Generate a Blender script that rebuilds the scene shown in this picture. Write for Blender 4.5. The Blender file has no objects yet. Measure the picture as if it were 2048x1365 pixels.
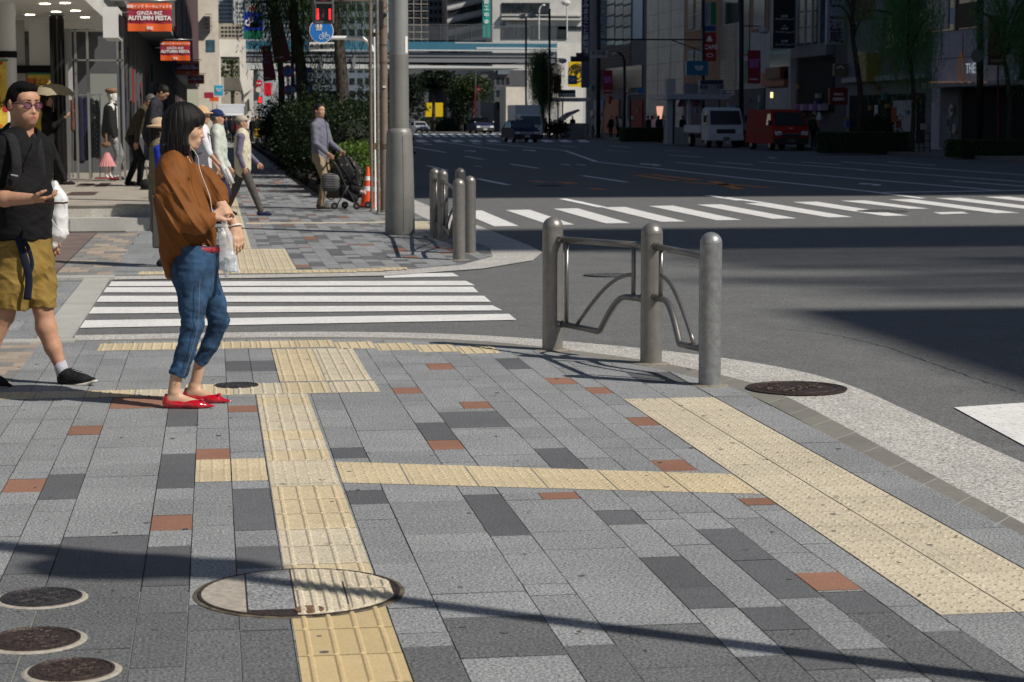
import bpy, math, random
import numpy as np
from mathutils import Vector, Matrix, noise
rnd = random.Random(7)
SC = bpy.context.scene
COL = SC.collection
# ---------------------------------------------------------------- camera, light, exposure
FPX = 3982.0; CAMH = 1.52
PIT = math.atan(444.5/FPX); YAW = math.atan(599/(FPX/math.cos(PIT)))
Fw = Vector((math.sin(YAW)*math.cos(PIT), math.cos(YAW)*math.cos(PIT), -math.sin(PIT)))
Rt = Vector((math.cos(YAW), -math.sin(YAW), 0))
Up = Rt.cross(Fw)
CAMP = Vector((0, 0, CAMH))
cam = bpy.data.cameras.new('camera'); co = bpy.data.objects.new('camera', cam); COL.objects.link(co)
co.matrix_world = Matrix.Translation(CAMP) @ Matrix((Rt, Up, -Fw)).transposed().to_4x4()
cam.sensor_width = 36; cam.lens = 36*FPX/2048; cam.clip_start = .1; cam.clip_end = 3000
cam.dof.use_dof = True; cam.dof.focus_distance = 10.7; cam.dof.aperture_fstop = 9.0
SC.camera = co
SUND = Vector((.804*math.cos(math.radians(44)), -.596*math.cos(math.radians(44)), math.sin(math.radians(44)))).normalized()
w = bpy.data.worlds.new("World"); SC.world = w; w.use_nodes = True
nt = w.node_tree; bg = nt.nodes['Background']
sky = nt.nodes.new('ShaderNodeTexSky'); sky.sky_type = 'NISHITA'; sky.sun_disc = False
sky.sun_elevation = math.asin(SUND.z); sky.sun_rotation = math.atan2(SUND.x, SUND.y); sky.air_density = 1.0; sky.dust_density = .3; sky.ozone_density = 2.2
nt.links.new(sky.outputs[0], bg.inputs[0]); bg.inputs[1].default_value = .055
sl = bpy.data.lights.new('sun', 'SUN'); sl.energy = 4.6; sl.angle = math.radians(.53); sl.color = (1, .93, .84)
so = bpy.data.objects.new('sun', sl); COL.objects.link(so); so.rotation_euler = (-SUND).to_track_quat('-Z', 'Y').to_euler()
SC.view_settings.view_transform = 'Standard'; SC.view_settings.look = 'None'; SC.view_settings.gamma = 1
SC.view_settings.exposure = 0.0

def ray(x, y): return Fw + Rt*((x-1024)/FPX) + Up*((682.5-y)/FPX)
def G(x, y, z=0):                     # photo pixel -> point on the horizontal plane z
    d = ray(x, y); return CAMP + d*((z-CAMH)/d.z)
def V(x, y, v):                       # photo pixel -> point at street distance v
    d = ray(x, y); return CAMP + d*(v/d.y)
def Uu(x, y, u):                      # photo pixel -> point on the facade plane u
    d = ray(x, y); return CAMP + d*(u/d.x)
PXM = lambda v: v/FPX                 # metres per photo pixel at distance v

# ---------------------------------------------------------------- materials
MATS = {}
def mat(name, col, rough=.6, metal=0, ns=0, na=.0, bump=0, bs=None, spec=.5, emit=0, alpha=1, trans=0, coat=0, col2=None, detail=4, obj=False, vor=0):
    if name in MATS: return MATS[name]
    m = bpy.data.materials.new(name); m.use_nodes = True; n = m.node_tree; b = n.nodes['Principled BSDF']
    c4 = (*col, 1)
    b.inputs['Base Color'].default_value = c4; b.inputs['Roughness'].default_value = rough
    b.inputs['Metallic'].default_value = metal; b.inputs['Specular IOR Level'].default_value = spec
    if coat: b.inputs['Coat Weight'].default_value = coat; b.inputs['Coat Roughness'].default_value = .05
    if trans: b.inputs['Transmission Weight'].default_value = trans; b.inputs['IOR'].default_value = 1.3
    if alpha < 1: b.inputs['Alpha'].default_value = alpha
    if emit: b.inputs['Emission Color'].default_value = c4; b.inputs['Emission Strength'].default_value = emit
    if ns:
        tc = n.nodes.new('ShaderNodeTexCoord')
        t = n.nodes.new('ShaderNodeTexNoise'); t.inputs['Scale'].default_value = ns; t.inputs['Detail'].default_value = detail
        t.inputs['Roughness'].default_value = .65
        n.links.new(tc.outputs['Object'], t.inputs['Vector'])
        if na:
            r = n.nodes.new('ShaderNodeValToRGB'); e = r.color_ramp.elements
            e[0].position = .36; e[1].position = .64
            c2 = col2 or tuple(min(1, c*(1+na)) for c in col)
            e[0].color = (*[c*(1-na) for c in col], 1); e[1].color = (*c2, 1)
            n.links.new(t.outputs['Fac'], r.inputs[0]); n.links.new(r.outputs[0], b.inputs['Base Color'])
        if bump:
            bt = n.nodes.new('ShaderNodeTexNoise'); bt.inputs['Scale'].default_value = bs or ns; bt.inputs['Detail'].default_value = 3
            n.links.new(tc.outputs['Object'], bt.inputs['Vector'])
            bp = n.nodes.new('ShaderNodeBump'); bp.inputs['Strength'].default_value = min(1, bump); bp.inputs['Distance'].default_value = .01*max(1, bump)
            n.links.new(bt.outputs['Fac'], bp.inputs['Height']); n.links.new(bp.outputs[0], b.inputs['Normal'])
    MATS[name] = m; return m

def stone(name, col, fine=.35, scale=230, blot=.15, rough=.75, bump=.25, tint=True, dark=0, wear=0):
    """speckled stone or asphalt: fine grain + broad blotches + a per-slab tone read from the 'tone' attribute"""
    if name in MATS: return MATS[name]
    m = bpy.data.materials.new(name); m.use_nodes = True; n = m.node_tree; L = n.links.new; b = n.nodes['Principled BSDF']
    b.inputs['Roughness'].default_value = rough; b.inputs['Specular IOR Level'].default_value = .3
    tc = n.nodes.new('ShaderNodeTexCoord')
    def nz(s, d, r=.6):
        t = n.nodes.new('ShaderNodeTexNoise'); t.inputs['Scale'].default_value = s; t.inputs['Detail'].default_value = d
        t.inputs['Roughness'].default_value = r; L(tc.outputs['Object'], t.inputs['Vector']); return t.outputs['Fac']
    def mr(src, a, c, lo, hi):
        t = n.nodes.new('ShaderNodeMapRange'); L(src, t.inputs[0])
        for i, q in enumerate((a, c, lo, hi)): t.inputs[i+1].default_value = q
        return t.outputs[0]
    def mul(x, y):
        t = n.nodes.new('ShaderNodeMath'); t.operation = 'MULTIPLY'; L(x, t.inputs[0])
        if isinstance(y, float): t.inputs[1].default_value = y
        else: L(y, t.inputs[1])
        return t.outputs[0]
    g = mr(nz(scale, 2, .8), .34, .66, 1-fine, 1+fine)
    g2 = mr(nz(2.3, 5), .3, .7, 1-blot, 1+blot)
    g3 = mr(nz(scale/6, 3), .3, .7, 1-blot*.6, 1+blot*.6)
    k = mul(mul(g, g2), g3)
    if tint:
        at = n.nodes.new('ShaderNodeAttribute'); at.attribute_name = 'tone'; k = mul(k, at.outputs['Fac'])
    if wear: k = mul(k, mr(nz(38, 5, .75), .36, .43, 1-wear, 1))
    if dark:      # worn dark spots: gum, stains
        v = n.nodes.new('ShaderNodeTexVoronoi'); v.inputs['Scale'].default_value = 2.2; L(tc.outputs['Object'], v.inputs['Vector'])
        k = mul(k, mr(v.outputs['Distance'], .03, .06, 1-dark, 1))
    vm = n.nodes.new('ShaderNodeVectorMath'); vm.operation = 'SCALE'; vm.inputs[0].default_value = col; L(k, vm.inputs['Scale'])
    L(vm.outputs[0], b.inputs['Base Color'])
    bp = n.nodes.new('ShaderNodeBump'); bp.inputs['Strength'].default_value = bump; bp.inputs['Distance'].default_value = .004
    L(nz(scale*.7, 2), bp.inputs['Height']); L(bp.outputs[0], b.inputs['Normal'])
    MATS[name] = m; return m

# ---------------------------------------------------------------- mesh helpers
def rotz(a): return Matrix.Rotation(a, 4, 'Z')
class MB:
    def __init__(s): s.v = []; s.f = []; s.m = []; s.t = []
    def add(s, vs, fs, mi=0, M=None, tone=1.0):
        k = len(s.v)
        for p in vs:
            p = Vector(p)
            if M is not None: p = M @ p
            s.v.append(p[:])
        for q in fs: s.f.append([i+k for i in q]); s.m.append(mi); s.t.append(tone)
        return s
    def box(s, x0, x1, y0, y1, z0, z1, mi=0, M=None):
        vs = [(x, y, z) for z in (z0, z1) for y in (y0, y1) for x in (x0, x1)]
        return s.add(vs, [(0, 2, 3, 1), (4, 5, 7, 6), (0, 1, 5, 4), (2, 6, 7, 3), (0, 4, 6, 2), (1, 3, 7, 5)], mi, M)
    def bbox(s, x0, x1, y0, y1, z0, z1, b=.02, mi=0, M=None):    # box with chamfered vertical and top edges
        P = [(x0+b, y0), (x1-b, y0), (x1, y0+b), (x1, y1-b), (x1-b, y1), (x0+b, y1), (x0, y1-b), (x0, y0+b)]
        cx, cy = (x0+x1)/2, (y0+y1)/2
        sx, sy = (x1-x0-2*b)/(x1-x0), (y1-y0-2*b)/(y1-y0)
        Q = [(cx+(x-cx)*sx, cy+(y-cy)*sy) for x, y in P]
        vs = [(x, y, z0+b) for x, y in P]+[(x, y, z1-b) for x, y in P]+[(x, y, z1) for x, y in Q]+[(x, y, z0) for x, y in Q]
        fs = []
        for i in range(8):
            j = (i+1) % 8; fs += [(i, j, 8+j, 8+i), (8+i, 8+j, 16+j, 16+i), (24+i, 24+j, j, i)]
        fs += [tuple(range(16, 24)), tuple(range(31, 23, -1))]
        return s.add(vs, fs, mi, M)
    def quad(s, a, b, c, d, mi=0, tone=1.0): return s.add([a, b, c, d], [(0, 1, 2, 3)], mi, None, tone)
    def plate(s, a, b, c, d, n, t=.02, mi=0):      # quad a,b,c,d with thickness t behind normal n
        n = Vector(n).normalized()*t; q = [Vector(k) for k in (a, b, c, d)]
        return s.add(q+[k-n for k in q], [(0, 1, 2, 3), (7, 6, 5, 4), (0, 4, 5, 1), (1, 5, 6, 2), (2, 6, 7, 3), (3, 7, 4, 0)], mi)
    def prism(s, P, z0, z1, mi=0, M=None):
        n = len(P); vs = [(x, y, z0) for x, y in P]+[(x, y, z1) for x, y in P]
        fs = [tuple(range(n-1, -1, -1)), tuple(range(n, 2*n))]+[(i, (i+1) % n, n+(i+1) % n, n+i) for i in range(n)]
        return s.add(vs, fs, mi, M)
    def lathe(s, prof, c=(0, 0, 0), n=24, mi=0, M=None, axis=None):
        vs = []; fs = []
        for r, z in prof:
            for i in range(n):
                t = 2*math.pi*i/n; vs.append((c[0]+r*math.cos(t), c[1]+r*math.sin(t), c[2]+z))
        for k in range(len(prof)-1):
            for i in range(n):
                j = (i+1) % n; fs.append((k*n+i, k*n+j, (k+1)*n+j, (k+1)*n+i))
        fs.append(tuple(range(n-1, -1, -1))); fs.append(tuple(range((len(prof)-1)*n, len(prof)*n)))
        return s.add(vs, fs, mi, M)
    def tube(s, pts, r, n=10, mi=0, caps=True, flat=1.0, side=None):
        pts = [Vector(p) for p in pts]; N = len(pts)
        R = r if isinstance(r, (list, tuple)) else [r]*N
        vs = []; fs = []; ref = None
        for i, p in enumerate(pts):
            t = (pts[min(i+1, N-1)]-pts[max(i-1, 0)]).normalized()
            if ref is None:
                ref = Vector(side) if side else (Vector((0, 0, 1)) if abs(t.z) < .9 else Vector((1, 0, 0)))
            a = (ref-t*ref.dot(t)).normalized(); b = t.cross(a); ref = a
            for k in range(n):
                h = 2*math.pi*k/n; vs.append(p+a*(math.cos(h)*R[i])+b*(math.sin(h)*R[i]*flat))
        for i in range(N-1):
            for k in range(n):
                j = (k+1) % n; fs.append((i*n+k, i*n+j, (i+1)*n+j, (i+1)*n+k))
        if caps: fs.append(tuple(range(n-1, -1, -1))); fs.append(tuple(range((N-1)*n, N*n)))
        return s.add(vs, fs, mi)
    def sph(s, c, r, n=12, mi=0, M=None):
        r = r if isinstance(r, (list, tuple)) else (r, r, r); m = max(4, n//2); vs = []; fs = []
        for k in range(1, m):
            ph = math.pi*k/m
            for i in range(n):
                t = 2*math.pi*i/n; vs.append((c[0]+r[0]*math.sin(ph)*math.cos(t), c[1]+r[1]*math.sin(ph)*math.sin(t), c[2]-r[2]*math.cos(ph)))
        for k in range(m-2):
            for i in range(n):
                j = (i+1) % n; fs.append((k*n+i, k*n+j, (k+1)*n+j, (k+1)*n+i))
        b = len(vs); vs += [(c[0], c[1], c[2]-r[2]), (c[0], c[1], c[2]+r[2])]
        for i in range(n):
            j = (i+1) % n; fs.append((b, j, i)); fs.append((b+1, (m-2)*n+i, (m-2)*n+j))
        return s.add(vs, fs, mi, M)
    def islands(s):
        par = list(range(len(s.v)))
        def find(i):
            while par[i] != i: par[i] = par[par[i]]; i = par[i]
            return i
        for fc in s.f:
            r = find(fc[0])
            for k in fc[1:]: par[find(k)] = r
        D = {}
        for i, fc in enumerate(s.f): D.setdefault(find(fc[0]), []).append(i)
        out = []
        for fl in D.values():
            b = MB(); mp = {}
            for i in fl:
                for k in s.f[i]:
                    if k not in mp: mp[k] = len(b.v); b.v.append(s.v[k])
                b.f.append([mp[k] for k in s.f[i]]); b.m.append(s.m[i]); b.t.append(s.t[i])
            out.append(b)
        return out
    def build(s, name, mats, parent=None, smooth=False, tone=False, angle=None, sep=False):
        if sep: return [b.build(name, mats, parent, smooth, tone, angle) for b in s.islands()]
        me = bpy.data.meshes.new(name); me.from_pydata(s.v, [], s.f)
        for m in (mats if isinstance(mats, (list, tuple)) else [mats]): me.materials.append(m)
        me.polygons.foreach_set('material_index', s.m)
        if smooth: me.polygons.foreach_set('use_smooth', [True]*len(s.f))
        if tone:
            a = me.attributes.new('tone', 'FLOAT', 'FACE'); a.data.foreach_set('value', s.t)
        me.update()
        if smooth and angle: me.set_sharp_from_angle(angle=math.radians(angle))
        o = bpy.data.objects.new(name, me); COL.objects.link(o)
        if parent: o.parent = parent
        return o
def tag(o, label=None, cat=None, group=None, kind=None):
    if label: o['label'] = label
    if cat: o['category'] = cat
    if group: o['group'] = group
    if kind: o['kind'] = kind
    return o
def empty(name, loc, label, cat, group=None, rz=0):
    o = bpy.data.objects.new(name, None); COL.objects.link(o); o.location = loc; o.rotation_euler = (0, 0, rz); o.empty_display_size = .2
    return tag(o, label, cat, group)
def sub(o):                            # parent matrix inverse helper: world point -> local
    return (Matrix.Translation(o.location) @ o.rotation_euler.to_matrix().to_4x4()).inverted()
def copy_tree(o, parent=None):
    c = o.copy(); COL.objects.link(c)
    if parent: c.parent = parent
    for ch in list(o.children): copy_tree(ch, c)
    return c
def text(s, size, M, m, parent, name='lettering', bold=0.0, depth=.002, sx=1.0, align='CENTER'):
    cu = bpy.data.curves.new('t', 'FONT'); cu.body = s; cu.size = size; cu.align_x = align; cu.align_y = 'CENTER'
    cu.extrude = depth; cu.offset = bold; cu.resolution_u = 3
    t = bpy.data.objects.new('t', cu); COL.objects.link(t)
    bpy.context.view_layer.update()
    me = bpy.data.meshes.new_from_object(t.evaluated_get(bpy.context.evaluated_depsgraph_get()))
    bpy.data.objects.remove(t); me.materials.clear(); me.materials.append(m)
    me.transform(M @ Matrix.Diagonal((sx, 1, 1, 1))); me.name = name
    o = bpy.data.objects.new(name, me); COL.objects.link(o); o.parent = parent
    return o
def faceM(c, right, up):               # matrix placing local xy text on a plane
    r = Vector(right).normalized(); u = Vector(up); u = (u-r*u.dot(r)).normalized(); n = r.cross(u)
    M = Matrix((r, u, n)).transposed().to_4x4(); M.translation = Vector(c); return M
def clip(P, H):                        # convex clip of polygon P by half planes (ax+by<=c)
    for a_, b_, c_ in H:
        Q = []
        for i in range(len(P)):
            p, q = P[i], P[(i+1) % len(P)]
            dp, dq = a_*p[0]+b_*p[1]-c_, a_*q[0]+b_*q[1]-c_
            if dp <= 0: Q.append(p)
            if (dp < 0 < dq) or (dq < 0 < dp):
                t = dp/(dp-dq); Q.append((p[0]+(q[0]-p[0])*t, p[1]+(q[1]-p[1])*t))
        P = Q
        if len(P) < 3: return []
    return P
def hull(P):
    P = sorted(set((round(a_, 4), round(b_, 4)) for a_, b_ in P)); out = []
    for seq in (P, P[::-1]):
        h = []
        for q in seq:
            while len(h) > 1 and (h[-1][0]-h[-2][0])*(q[1]-h[-2][1])-(h[-1][1]-h[-2][1])*(q[0]-h[-2][0]) <= 1e-7: h.pop()
            h.append(q)
        out += h[:-1]
    return out
def halfplanes(poly):                  # counter-clockwise convex polygon
    H = []
    for i in range(len(poly)):
        (x0, y0), (x1, y1) = poly[i], poly[(i+1) % len(poly)]
        H.append((y1-y0, x0-x1, (y1-y0)*x0+(x0-x1)*y0))
    return H
def smoothline(P, n=6):                # Catmull-Rom
    P = [Vector(p[:2]) for p in P]; out = []
    for i in range(len(P)-1):
        a_, b_, c_, d_ = P[max(i-1, 0)], P[i], P[i+1], P[min(i+2, len(P)-1)]
        for k in range(n):
            t = k/n; out.append(.5*((2*b_)+(c_-a_)*t+(2*a_-5*b_+4*c_-d_)*t*t+(3*b_-a_-3*c_+d_)*t**3))
    out.append(P[-1]); return out
# ---------------------------------------------------------------- ground, road, kerbs
asph = stone('asphalt', (.143, .147, .147), fine=.62, scale=110, blot=.10, rough=.85, bump=.35, tint=False)
asph2 = stone('asphalt_side', (.15, .15, .15), fine=.42, scale=160, blot=.12, rough=.85, bump=.35, tint=False)
m = MB(); m.quad((-1500, -400, -.03), (1500, -400, -.03), (1500, 2500, -.03), (-1500, 2500, -.03)); tag(m.build('ground', mat('earth', (.11, .11, .105), .9)), kind='structure')
m = MB(); m.quad((-60, -60, -.014), (28.6, -60, -.014), (28.6, 700, -.014), (-60, 700, -.014)); m.quad((28.6, 176, -.014), (120, 176, -.014), (120, 700, -.014), (28.6, 700, -.014))
tag(m.build('road', asph), kind='structure')
paint = stone('road_paint', (.76, .76, .74), fine=.10, scale=60, blot=.08, rough=.6, bump=.1, tint=False, dark=.12, wear=.5)
paintw = stone('road_paint_worn', (.82, .83, .84), fine=.12, scale=40, blot=.12, rough=.7, bump=.1, tint=False, wear=.6)
orange = mat('road_paint_orange', (.66, .24, .06), .7, ns=8, na=.25)
ZR = -.008
def ground_poly(mb, px, z=ZR, mi=0):
    P = [G(x, y, z) for x, y in px]; mb.add(P, [tuple(range(len(P)))], mi)
def orient(mb):
    for i, fc in enumerate(mb.f):
        P = [Vector(mb.v[k]) for k in fc]; n = sum(((P[j]-P[0]).cross(P[j+1]-P[0]) for j in range(1, len(P)-1)), Vector())
        if n.z < 0: mb.f[i] = fc[::-1]
# side street zebra
m = MB()
for st in ([(160, 656), (170, 641), (1018, 628), (1033, 640)], [(177, 627.5), (187, 614.5), (985, 611), (1005, 621)],
           [(192.6, 604), (202, 592), (968, 592), (982, 604)], [(206.5, 585), (213, 575), (946, 574), (957, 585)],
           [(217, 572.7), (223, 563.5), (932, 562), (950, 571)], [(768, 556), (768, 548), (905, 546), (918, 553)]): ground_poly(m, st)
orient(m); tag(m.build('side_street_crosswalk', paint), kind='structure')
# main road zebra
m = MB()
for i in range(-1, 15):
    xl = 1011+95.7*i; yt = 420.5-2.75*i+.012*i*i
    xb = 1149+111.3*i; yb = 449.7-3.25*i+.04*i*i
    if i == -1: yt, yb = 422, 452.5
    if i == 7: ground_poly(m, [(xl, yt), (xl+48, yt-.8), (xb-68, yb-11), (xb-110, yb-11)]); ground_poly(m, [(xb-46, yb), (xb-62, yb-4), (xb-4, yb-5), (xb+10, yb-1.5)]); continue
    ground_poly(m, [(xl, yt), (xl+48, yt-.8), (xb, yb), (xb-49, yb+.6)])
ground_poly(m, [(1908, 815), (2070, 804), (2180, 930), (2120, 930)])
orient(m); tag(m.build('main_road_crosswalk', paint), kind='structure')
def gline(mb, x0, y0, x1, y1, w=.15, z=ZR, mi=0):
    a_, b_ = G(x0, y0, z), G(x1, y1, z); d = (b_-a_).normalized(); n = Vector((-d.y, d.x, 0))*w/2
    mb.add([a_-n, b_-n, b_+n, a_+n], [(0, 1, 2, 3)], mi)
m = MB()
for l in ((824, 293.5, 891, 305.4), (886, 284, 1012, 302), (970, 286.6, 1129, 301.3), (1129, 301.3, 1193.5, 324), (1193.5, 324, 1480, 356), (1480, 356, 1737, 383), (1737, 383, 1845, 397),
          (930, 313, 966, 319), (855, 332, 894.5, 341), (953.6, 357.4, 1016.5, 370.4), (1021.6, 328.7, 1076.6, 337), (1164.5, 351.6, 1252.7, 364.6), (1121, 291.7, 1155, 294.7),
          (1212, 301, 1259, 303.7), (1221, 291.7, 1262, 295.3), (1328.5, 301.3, 1378, 303), (1339.5, 310.5, 1405.4, 315), (1352, 325, 1513, 340), (1513, 340, 1999, 381.5),
          (1434, 324.3, 1506, 330), (1520, 324, 1728, 340), (1716, 340, 2090, 367), (1536, 315, 1552, 317), (1603, 324.5, 1683, 330), (1683, 324, 1871, 338), (1871, 338, 2090, 353),
          (1776, 324, 1871, 331), (1903, 362, 2090, 376), (1448, 395, 1528, 406), (1125, 397.7, 1205.5, 414.8), (1414, 391, 1480, 401), (874, 256, 930, 262), (980, 265, 1000, 268)): gline(m, *l, w=.17)
gline(m, 1756, 385.5, 2090, 380.5, w=.3)
for x in range(828, 1320, 17):      # far crossing in the gap of light
    if x < 1200: ground_poly(m, [(x, 268.5), (x+9, 268.5), (x+19, 274.5), (x+9, 274.5)])
for x in range(828, 1180, 36): ground_poly(m, [(x, 281), (x+16, 280), (x+30, 284), (x+10, 285)])
for (x, y, s) in ((940, 302.5, 1), (1059, 301, 1.1), (1300, 329.5, 1.7), (1131, 329.5, .8), (1161, 330, .8), (956, 333, .7), (1740, 369, 1.8), (855, 289, .8), (953, 288, .8)):   # lane arrows
    ground_poly(m, [(x-12*s, y-1.2*s), (x-2*s, y-1.0*s), (x+12*s, y+.3*s), (x+12*s, y+1.4*s), (x+2*s, y+1.2*s), (x+4*s, y+.3*s), (x-12*s, y-.2*s)])
orient(m); tag(m.build('lane_markings', paintw), kind='structure')
m = MB()
for l in ((1274, 351, 1303, 349.5), (1303, 349.5, 1395, 360), (1274, 351.5, 1355, 362), (1395, 360, 1372, 361), (1372, 365, 1460, 371), (1425, 363, 1480, 379), (1448, 368, 1538, 376), (1062, 362, 1090, 365), (1115, 364, 1150, 366), (1184, 377, 1207, 380), (1132, 366, 1145, 368)): gline(m, *l, w=.28)
orient(m); tag(m.build('orange_road_marking', orange), kind='structure')

crack = mat('tar_seam', (.03, .03, .032), .9)
def seam(mb, P, w, seed):
    r_ = random.Random(seed); Q = smoothline([G(x, y, ZR) for x, y in P], 14); L = []; R_ = []
    for i, q in enumerate(Q):
        d = (Q[min(i+1, len(Q)-1)]-Q[max(i-1, 0)]).normalized(); n = Vector((-d.y, d.x)); j = n*r_.uniform(-.012, .012); k = w*r_.uniform(.4, 1.2); L.append(q+j-n*k); R_.append(q+j+n*k)
    for i in range(len(Q)-1): mb.add([(*L[i], -.0105), (*L[i+1], -.0105), (*R_[i+1], -.0105), (*R_[i], -.0105)], [(0, 1, 2, 3)])
m = MB()
for i, P in enumerate(([(1500, 655), (1640, 665), (1760, 690), (1860, 725), (1980, 765), (2100, 800)], [(1060, 530), (1250, 522), (1500, 540), (1800, 530), (2060, 540)], [(1150, 430), (1400, 425), (1700, 418), (2060, 408)])): seam(m, P, .004, i)
orient(m); tag(m.build('road_cracks', crack), kind='structure')
patchm = stone('asphalt_patch', (.125, .128, .130), fine=.5, scale=110, blot=.1, rough=.85, bump=.35, tint=False)
m = MB(); ground_poly(m, [(1180, 470), (1330, 466), (1350, 500), (1195, 505)], -.012)
orient(m); tag(m.build('road_patches', patchm), kind='structure')
grav = stone('washed_aggregate', (.44, .43, .405), fine=.62, scale=75, blot=.10, rough=.85, bump=.8, tint=False)
kerbm = stone('kerb_stone', (.205, .20, .18), fine=.16, scale=120, blot=.10, rough=.8, tint=True)
kerbl = stone('light_kerb', (.42, .42, .39), fine=.10, scale=120, blot=.10, rough=.8, tint=True)
def strip(mb, A, B, z=-.002, mi=0, tone=False):
    for i in range(len(A)-1):
        mb.add([(*A[i][:2], z), (*A[i+1][:2], z), (*B[i+1][:2], z), (*B[i][:2], z)], [(0, 1, 2, 3)], mi, None, rnd.uniform(.93, 1.07))
def resample(P, n):
    L = [0]
    for i in range(1, len(P)): L.append(L[-1]+(P[i]-P[i-1]).length)
    out = []
    for k in range(n):
        t = L[-1]*k/(n-1); i = max(j for j in range(len(L)) if L[j] <= t+1e-9); i = min(i, len(P)-2)
        out.append(P[i].lerp(P[i+1], (t-L[i])/(L[i+1]-L[i]+1e-12)))
    return out
gout = [(-.99, 14.33), (.6, 14.33), (1.65, 14.02), (2.4, 13.42), (3.05, 12.62), (3.45, 11.8), (3.6, 11.0), (3.59, 10.0), (3.56, 8.9), (3.55, 7.5), (3.55, 6), (3.55, 2), (3.55, -8)]
gmid = [(-.97, 13.98), (.58, 13.96), (1.6, 13.66), (2.2, 13.06), (2.72, 12.2), (3.03, 11.3), (3.10, 10.6), (3.09, 9.6), (3.06, 8.7), (3.02, 7.5), (3.0, 6), (3.0, 2), (3.0, -8)]
gin = [(-.96, 13.86), (.57, 13.83), (1.5, 13.52), (2.05, 12.95), (2.55, 12.1), (2.84, 11.2), (2.92, 10.6), (2.925, 9.6), (2.90, 8.7), (2.88, 7.5), (2.87, 6), (2.87, 2), (2.87, -8)]
N = 120
go, gm, gi = [resample(smoothline(q), N) for q in (gout, gmid, gin)]
m = MB(); strip(m, go, gm, -.004); orient(m); tag(m.build('gutter', grav), kind='structure')
m = MB()
for i in range(N-1): m.add([(*gm[i][:2], -.001), (*gm[i+1][:2], -.001), (*gi[i+1][:2], -.001), (*gi[i][:2], -.001)], [(0, 1, 2, 3)], 0, None, 1+.06*math.sin(i//3*2.4))
orient(m)
for i in range(0, N-1, 2):
    a_, b_ = gm[i], gi[i]
    if a_.y < 1: break
    m.add([(a_.x, a_.y-.004, 0), (b_.x, b_.y-.004, 0), (b_.x, b_.y+.004, 0), (a_.x, a_.y+.004, 0)], [(0, 1, 2, 3)], 1)
tag(m.build('kerb', [kerbm, kerbl], tone=True), kind='structure')

# ---------------------------------------------------------------- paving slabs
gl = stone('paving_light', (.250, .261, .268), fine=.72, scale=100, blot=.10, dark=.35)
gd = stone('paving_dark', (.115, .120, .128), fine=.45, scale=110, blot=.10)
gr = stone('paving_red', (.27, .14, .095), fine=.25, scale=150, blot=.10)
gg = mat('grout', (.045, .043, .04), .9)
gt = stone('tactile_yellow', (.56, .47, .31), fine=.30, scale=110, blot=.09, rough=.8, dark=.3)
gt2 = stone('tactile_cream', (.55, .49, .37), fine=.36, scale=110, blot=.08, rough=.8, dark=.3)
gtn = stone('tactile_fresh', (.54, .42, .23), fine=.10, scale=110, blot=.05, rough=.7)
lj = mat('joint_mortar', (.34, .33, .30), .9)
near_poly = hull([(-30, -8), (2.87, -8)]+[(p.x, p.y) for p in gi]+[(-30, 13.87)])
HN = halfplanes(near_poly)
def patches(L):
    out = []
    for (x, y0, y1, c, wd) in L:
        p = G(x, (y0+y1)/2); out.append((p.x, G(x, y1).y, G(x, y0).y, c, wd))
    return out
PN = patches([(176, 852, 869.5, 'r', 1), (43, 958.7, 985, 'r', 1), (121, 949, 999, 'd', 1), (340, 1030.5, 1061, 'r', 1), (429, 898, 919.5, 'r', 1), (357, 908, 976.5, 'd', 1), (507, 978, 1061, 'd', 1),
    (371, 816, 853, 'd', 1), (280, 792, 817, 'r', 2), (487, 811.5, 824.5, 'r', 1), (205, 1073, 1145, 'd', 2), (334, 1093, 1172, 'd', 1), (58, 1091, 1148, 'd', 1), (517, 1093, 1137, 'd', 1),
    (505, 722, 743, 'd', 2), (792, 776, 788, 'r', 1), (900, 727, 739, 'r', 1), (1011, 717, 739, 'd', 2), (1120, 756, 769, 'r', 1), (1195, 775, 788, 'r', 1), (972, 803, 817, 'r', 1), (917, 824, 856, 'd', 2),
    (851, 845.5, 881, 'd', 1), (872, 881, 900, 'r', 1), (695, 896, 917, 'd', 1), (1140, 896, 939, 'd', 1), (734, 981, 1008, 'd', 1), (982, 989, 1072, 'd', 1), (1204, 1022, 1051, 'd', 1),
    (1461, 1057, 1120, 'd', 2), (1527, 1120, 1197, 'd', 2), (1325, 1114, 1190, 'd', 1), (1439, 1173, 1216, 'd', 1), (1505, 1216, 1263, 'd', 1), (1641, 1145, 1182, 'r', 1), (1153, 984, 996, 'r', 1),
    (1500, 997, 1011, 'r', 1), (1281, 835, 852, 'r', 1), (1342, 920, 943, 'r', 1), (1597, 1296, 1342, 'd', 1), (1740, 1182, 1226, 'd', 1), (1300, 745, 768, 'd', 2)])
TACT = []          # (poly half planes) zones left out of the slab field
def rect(x0, x1, y0, y1): return [(x0, y0), (x1, y0), (x1, y1), (x0, y1)]
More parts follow.
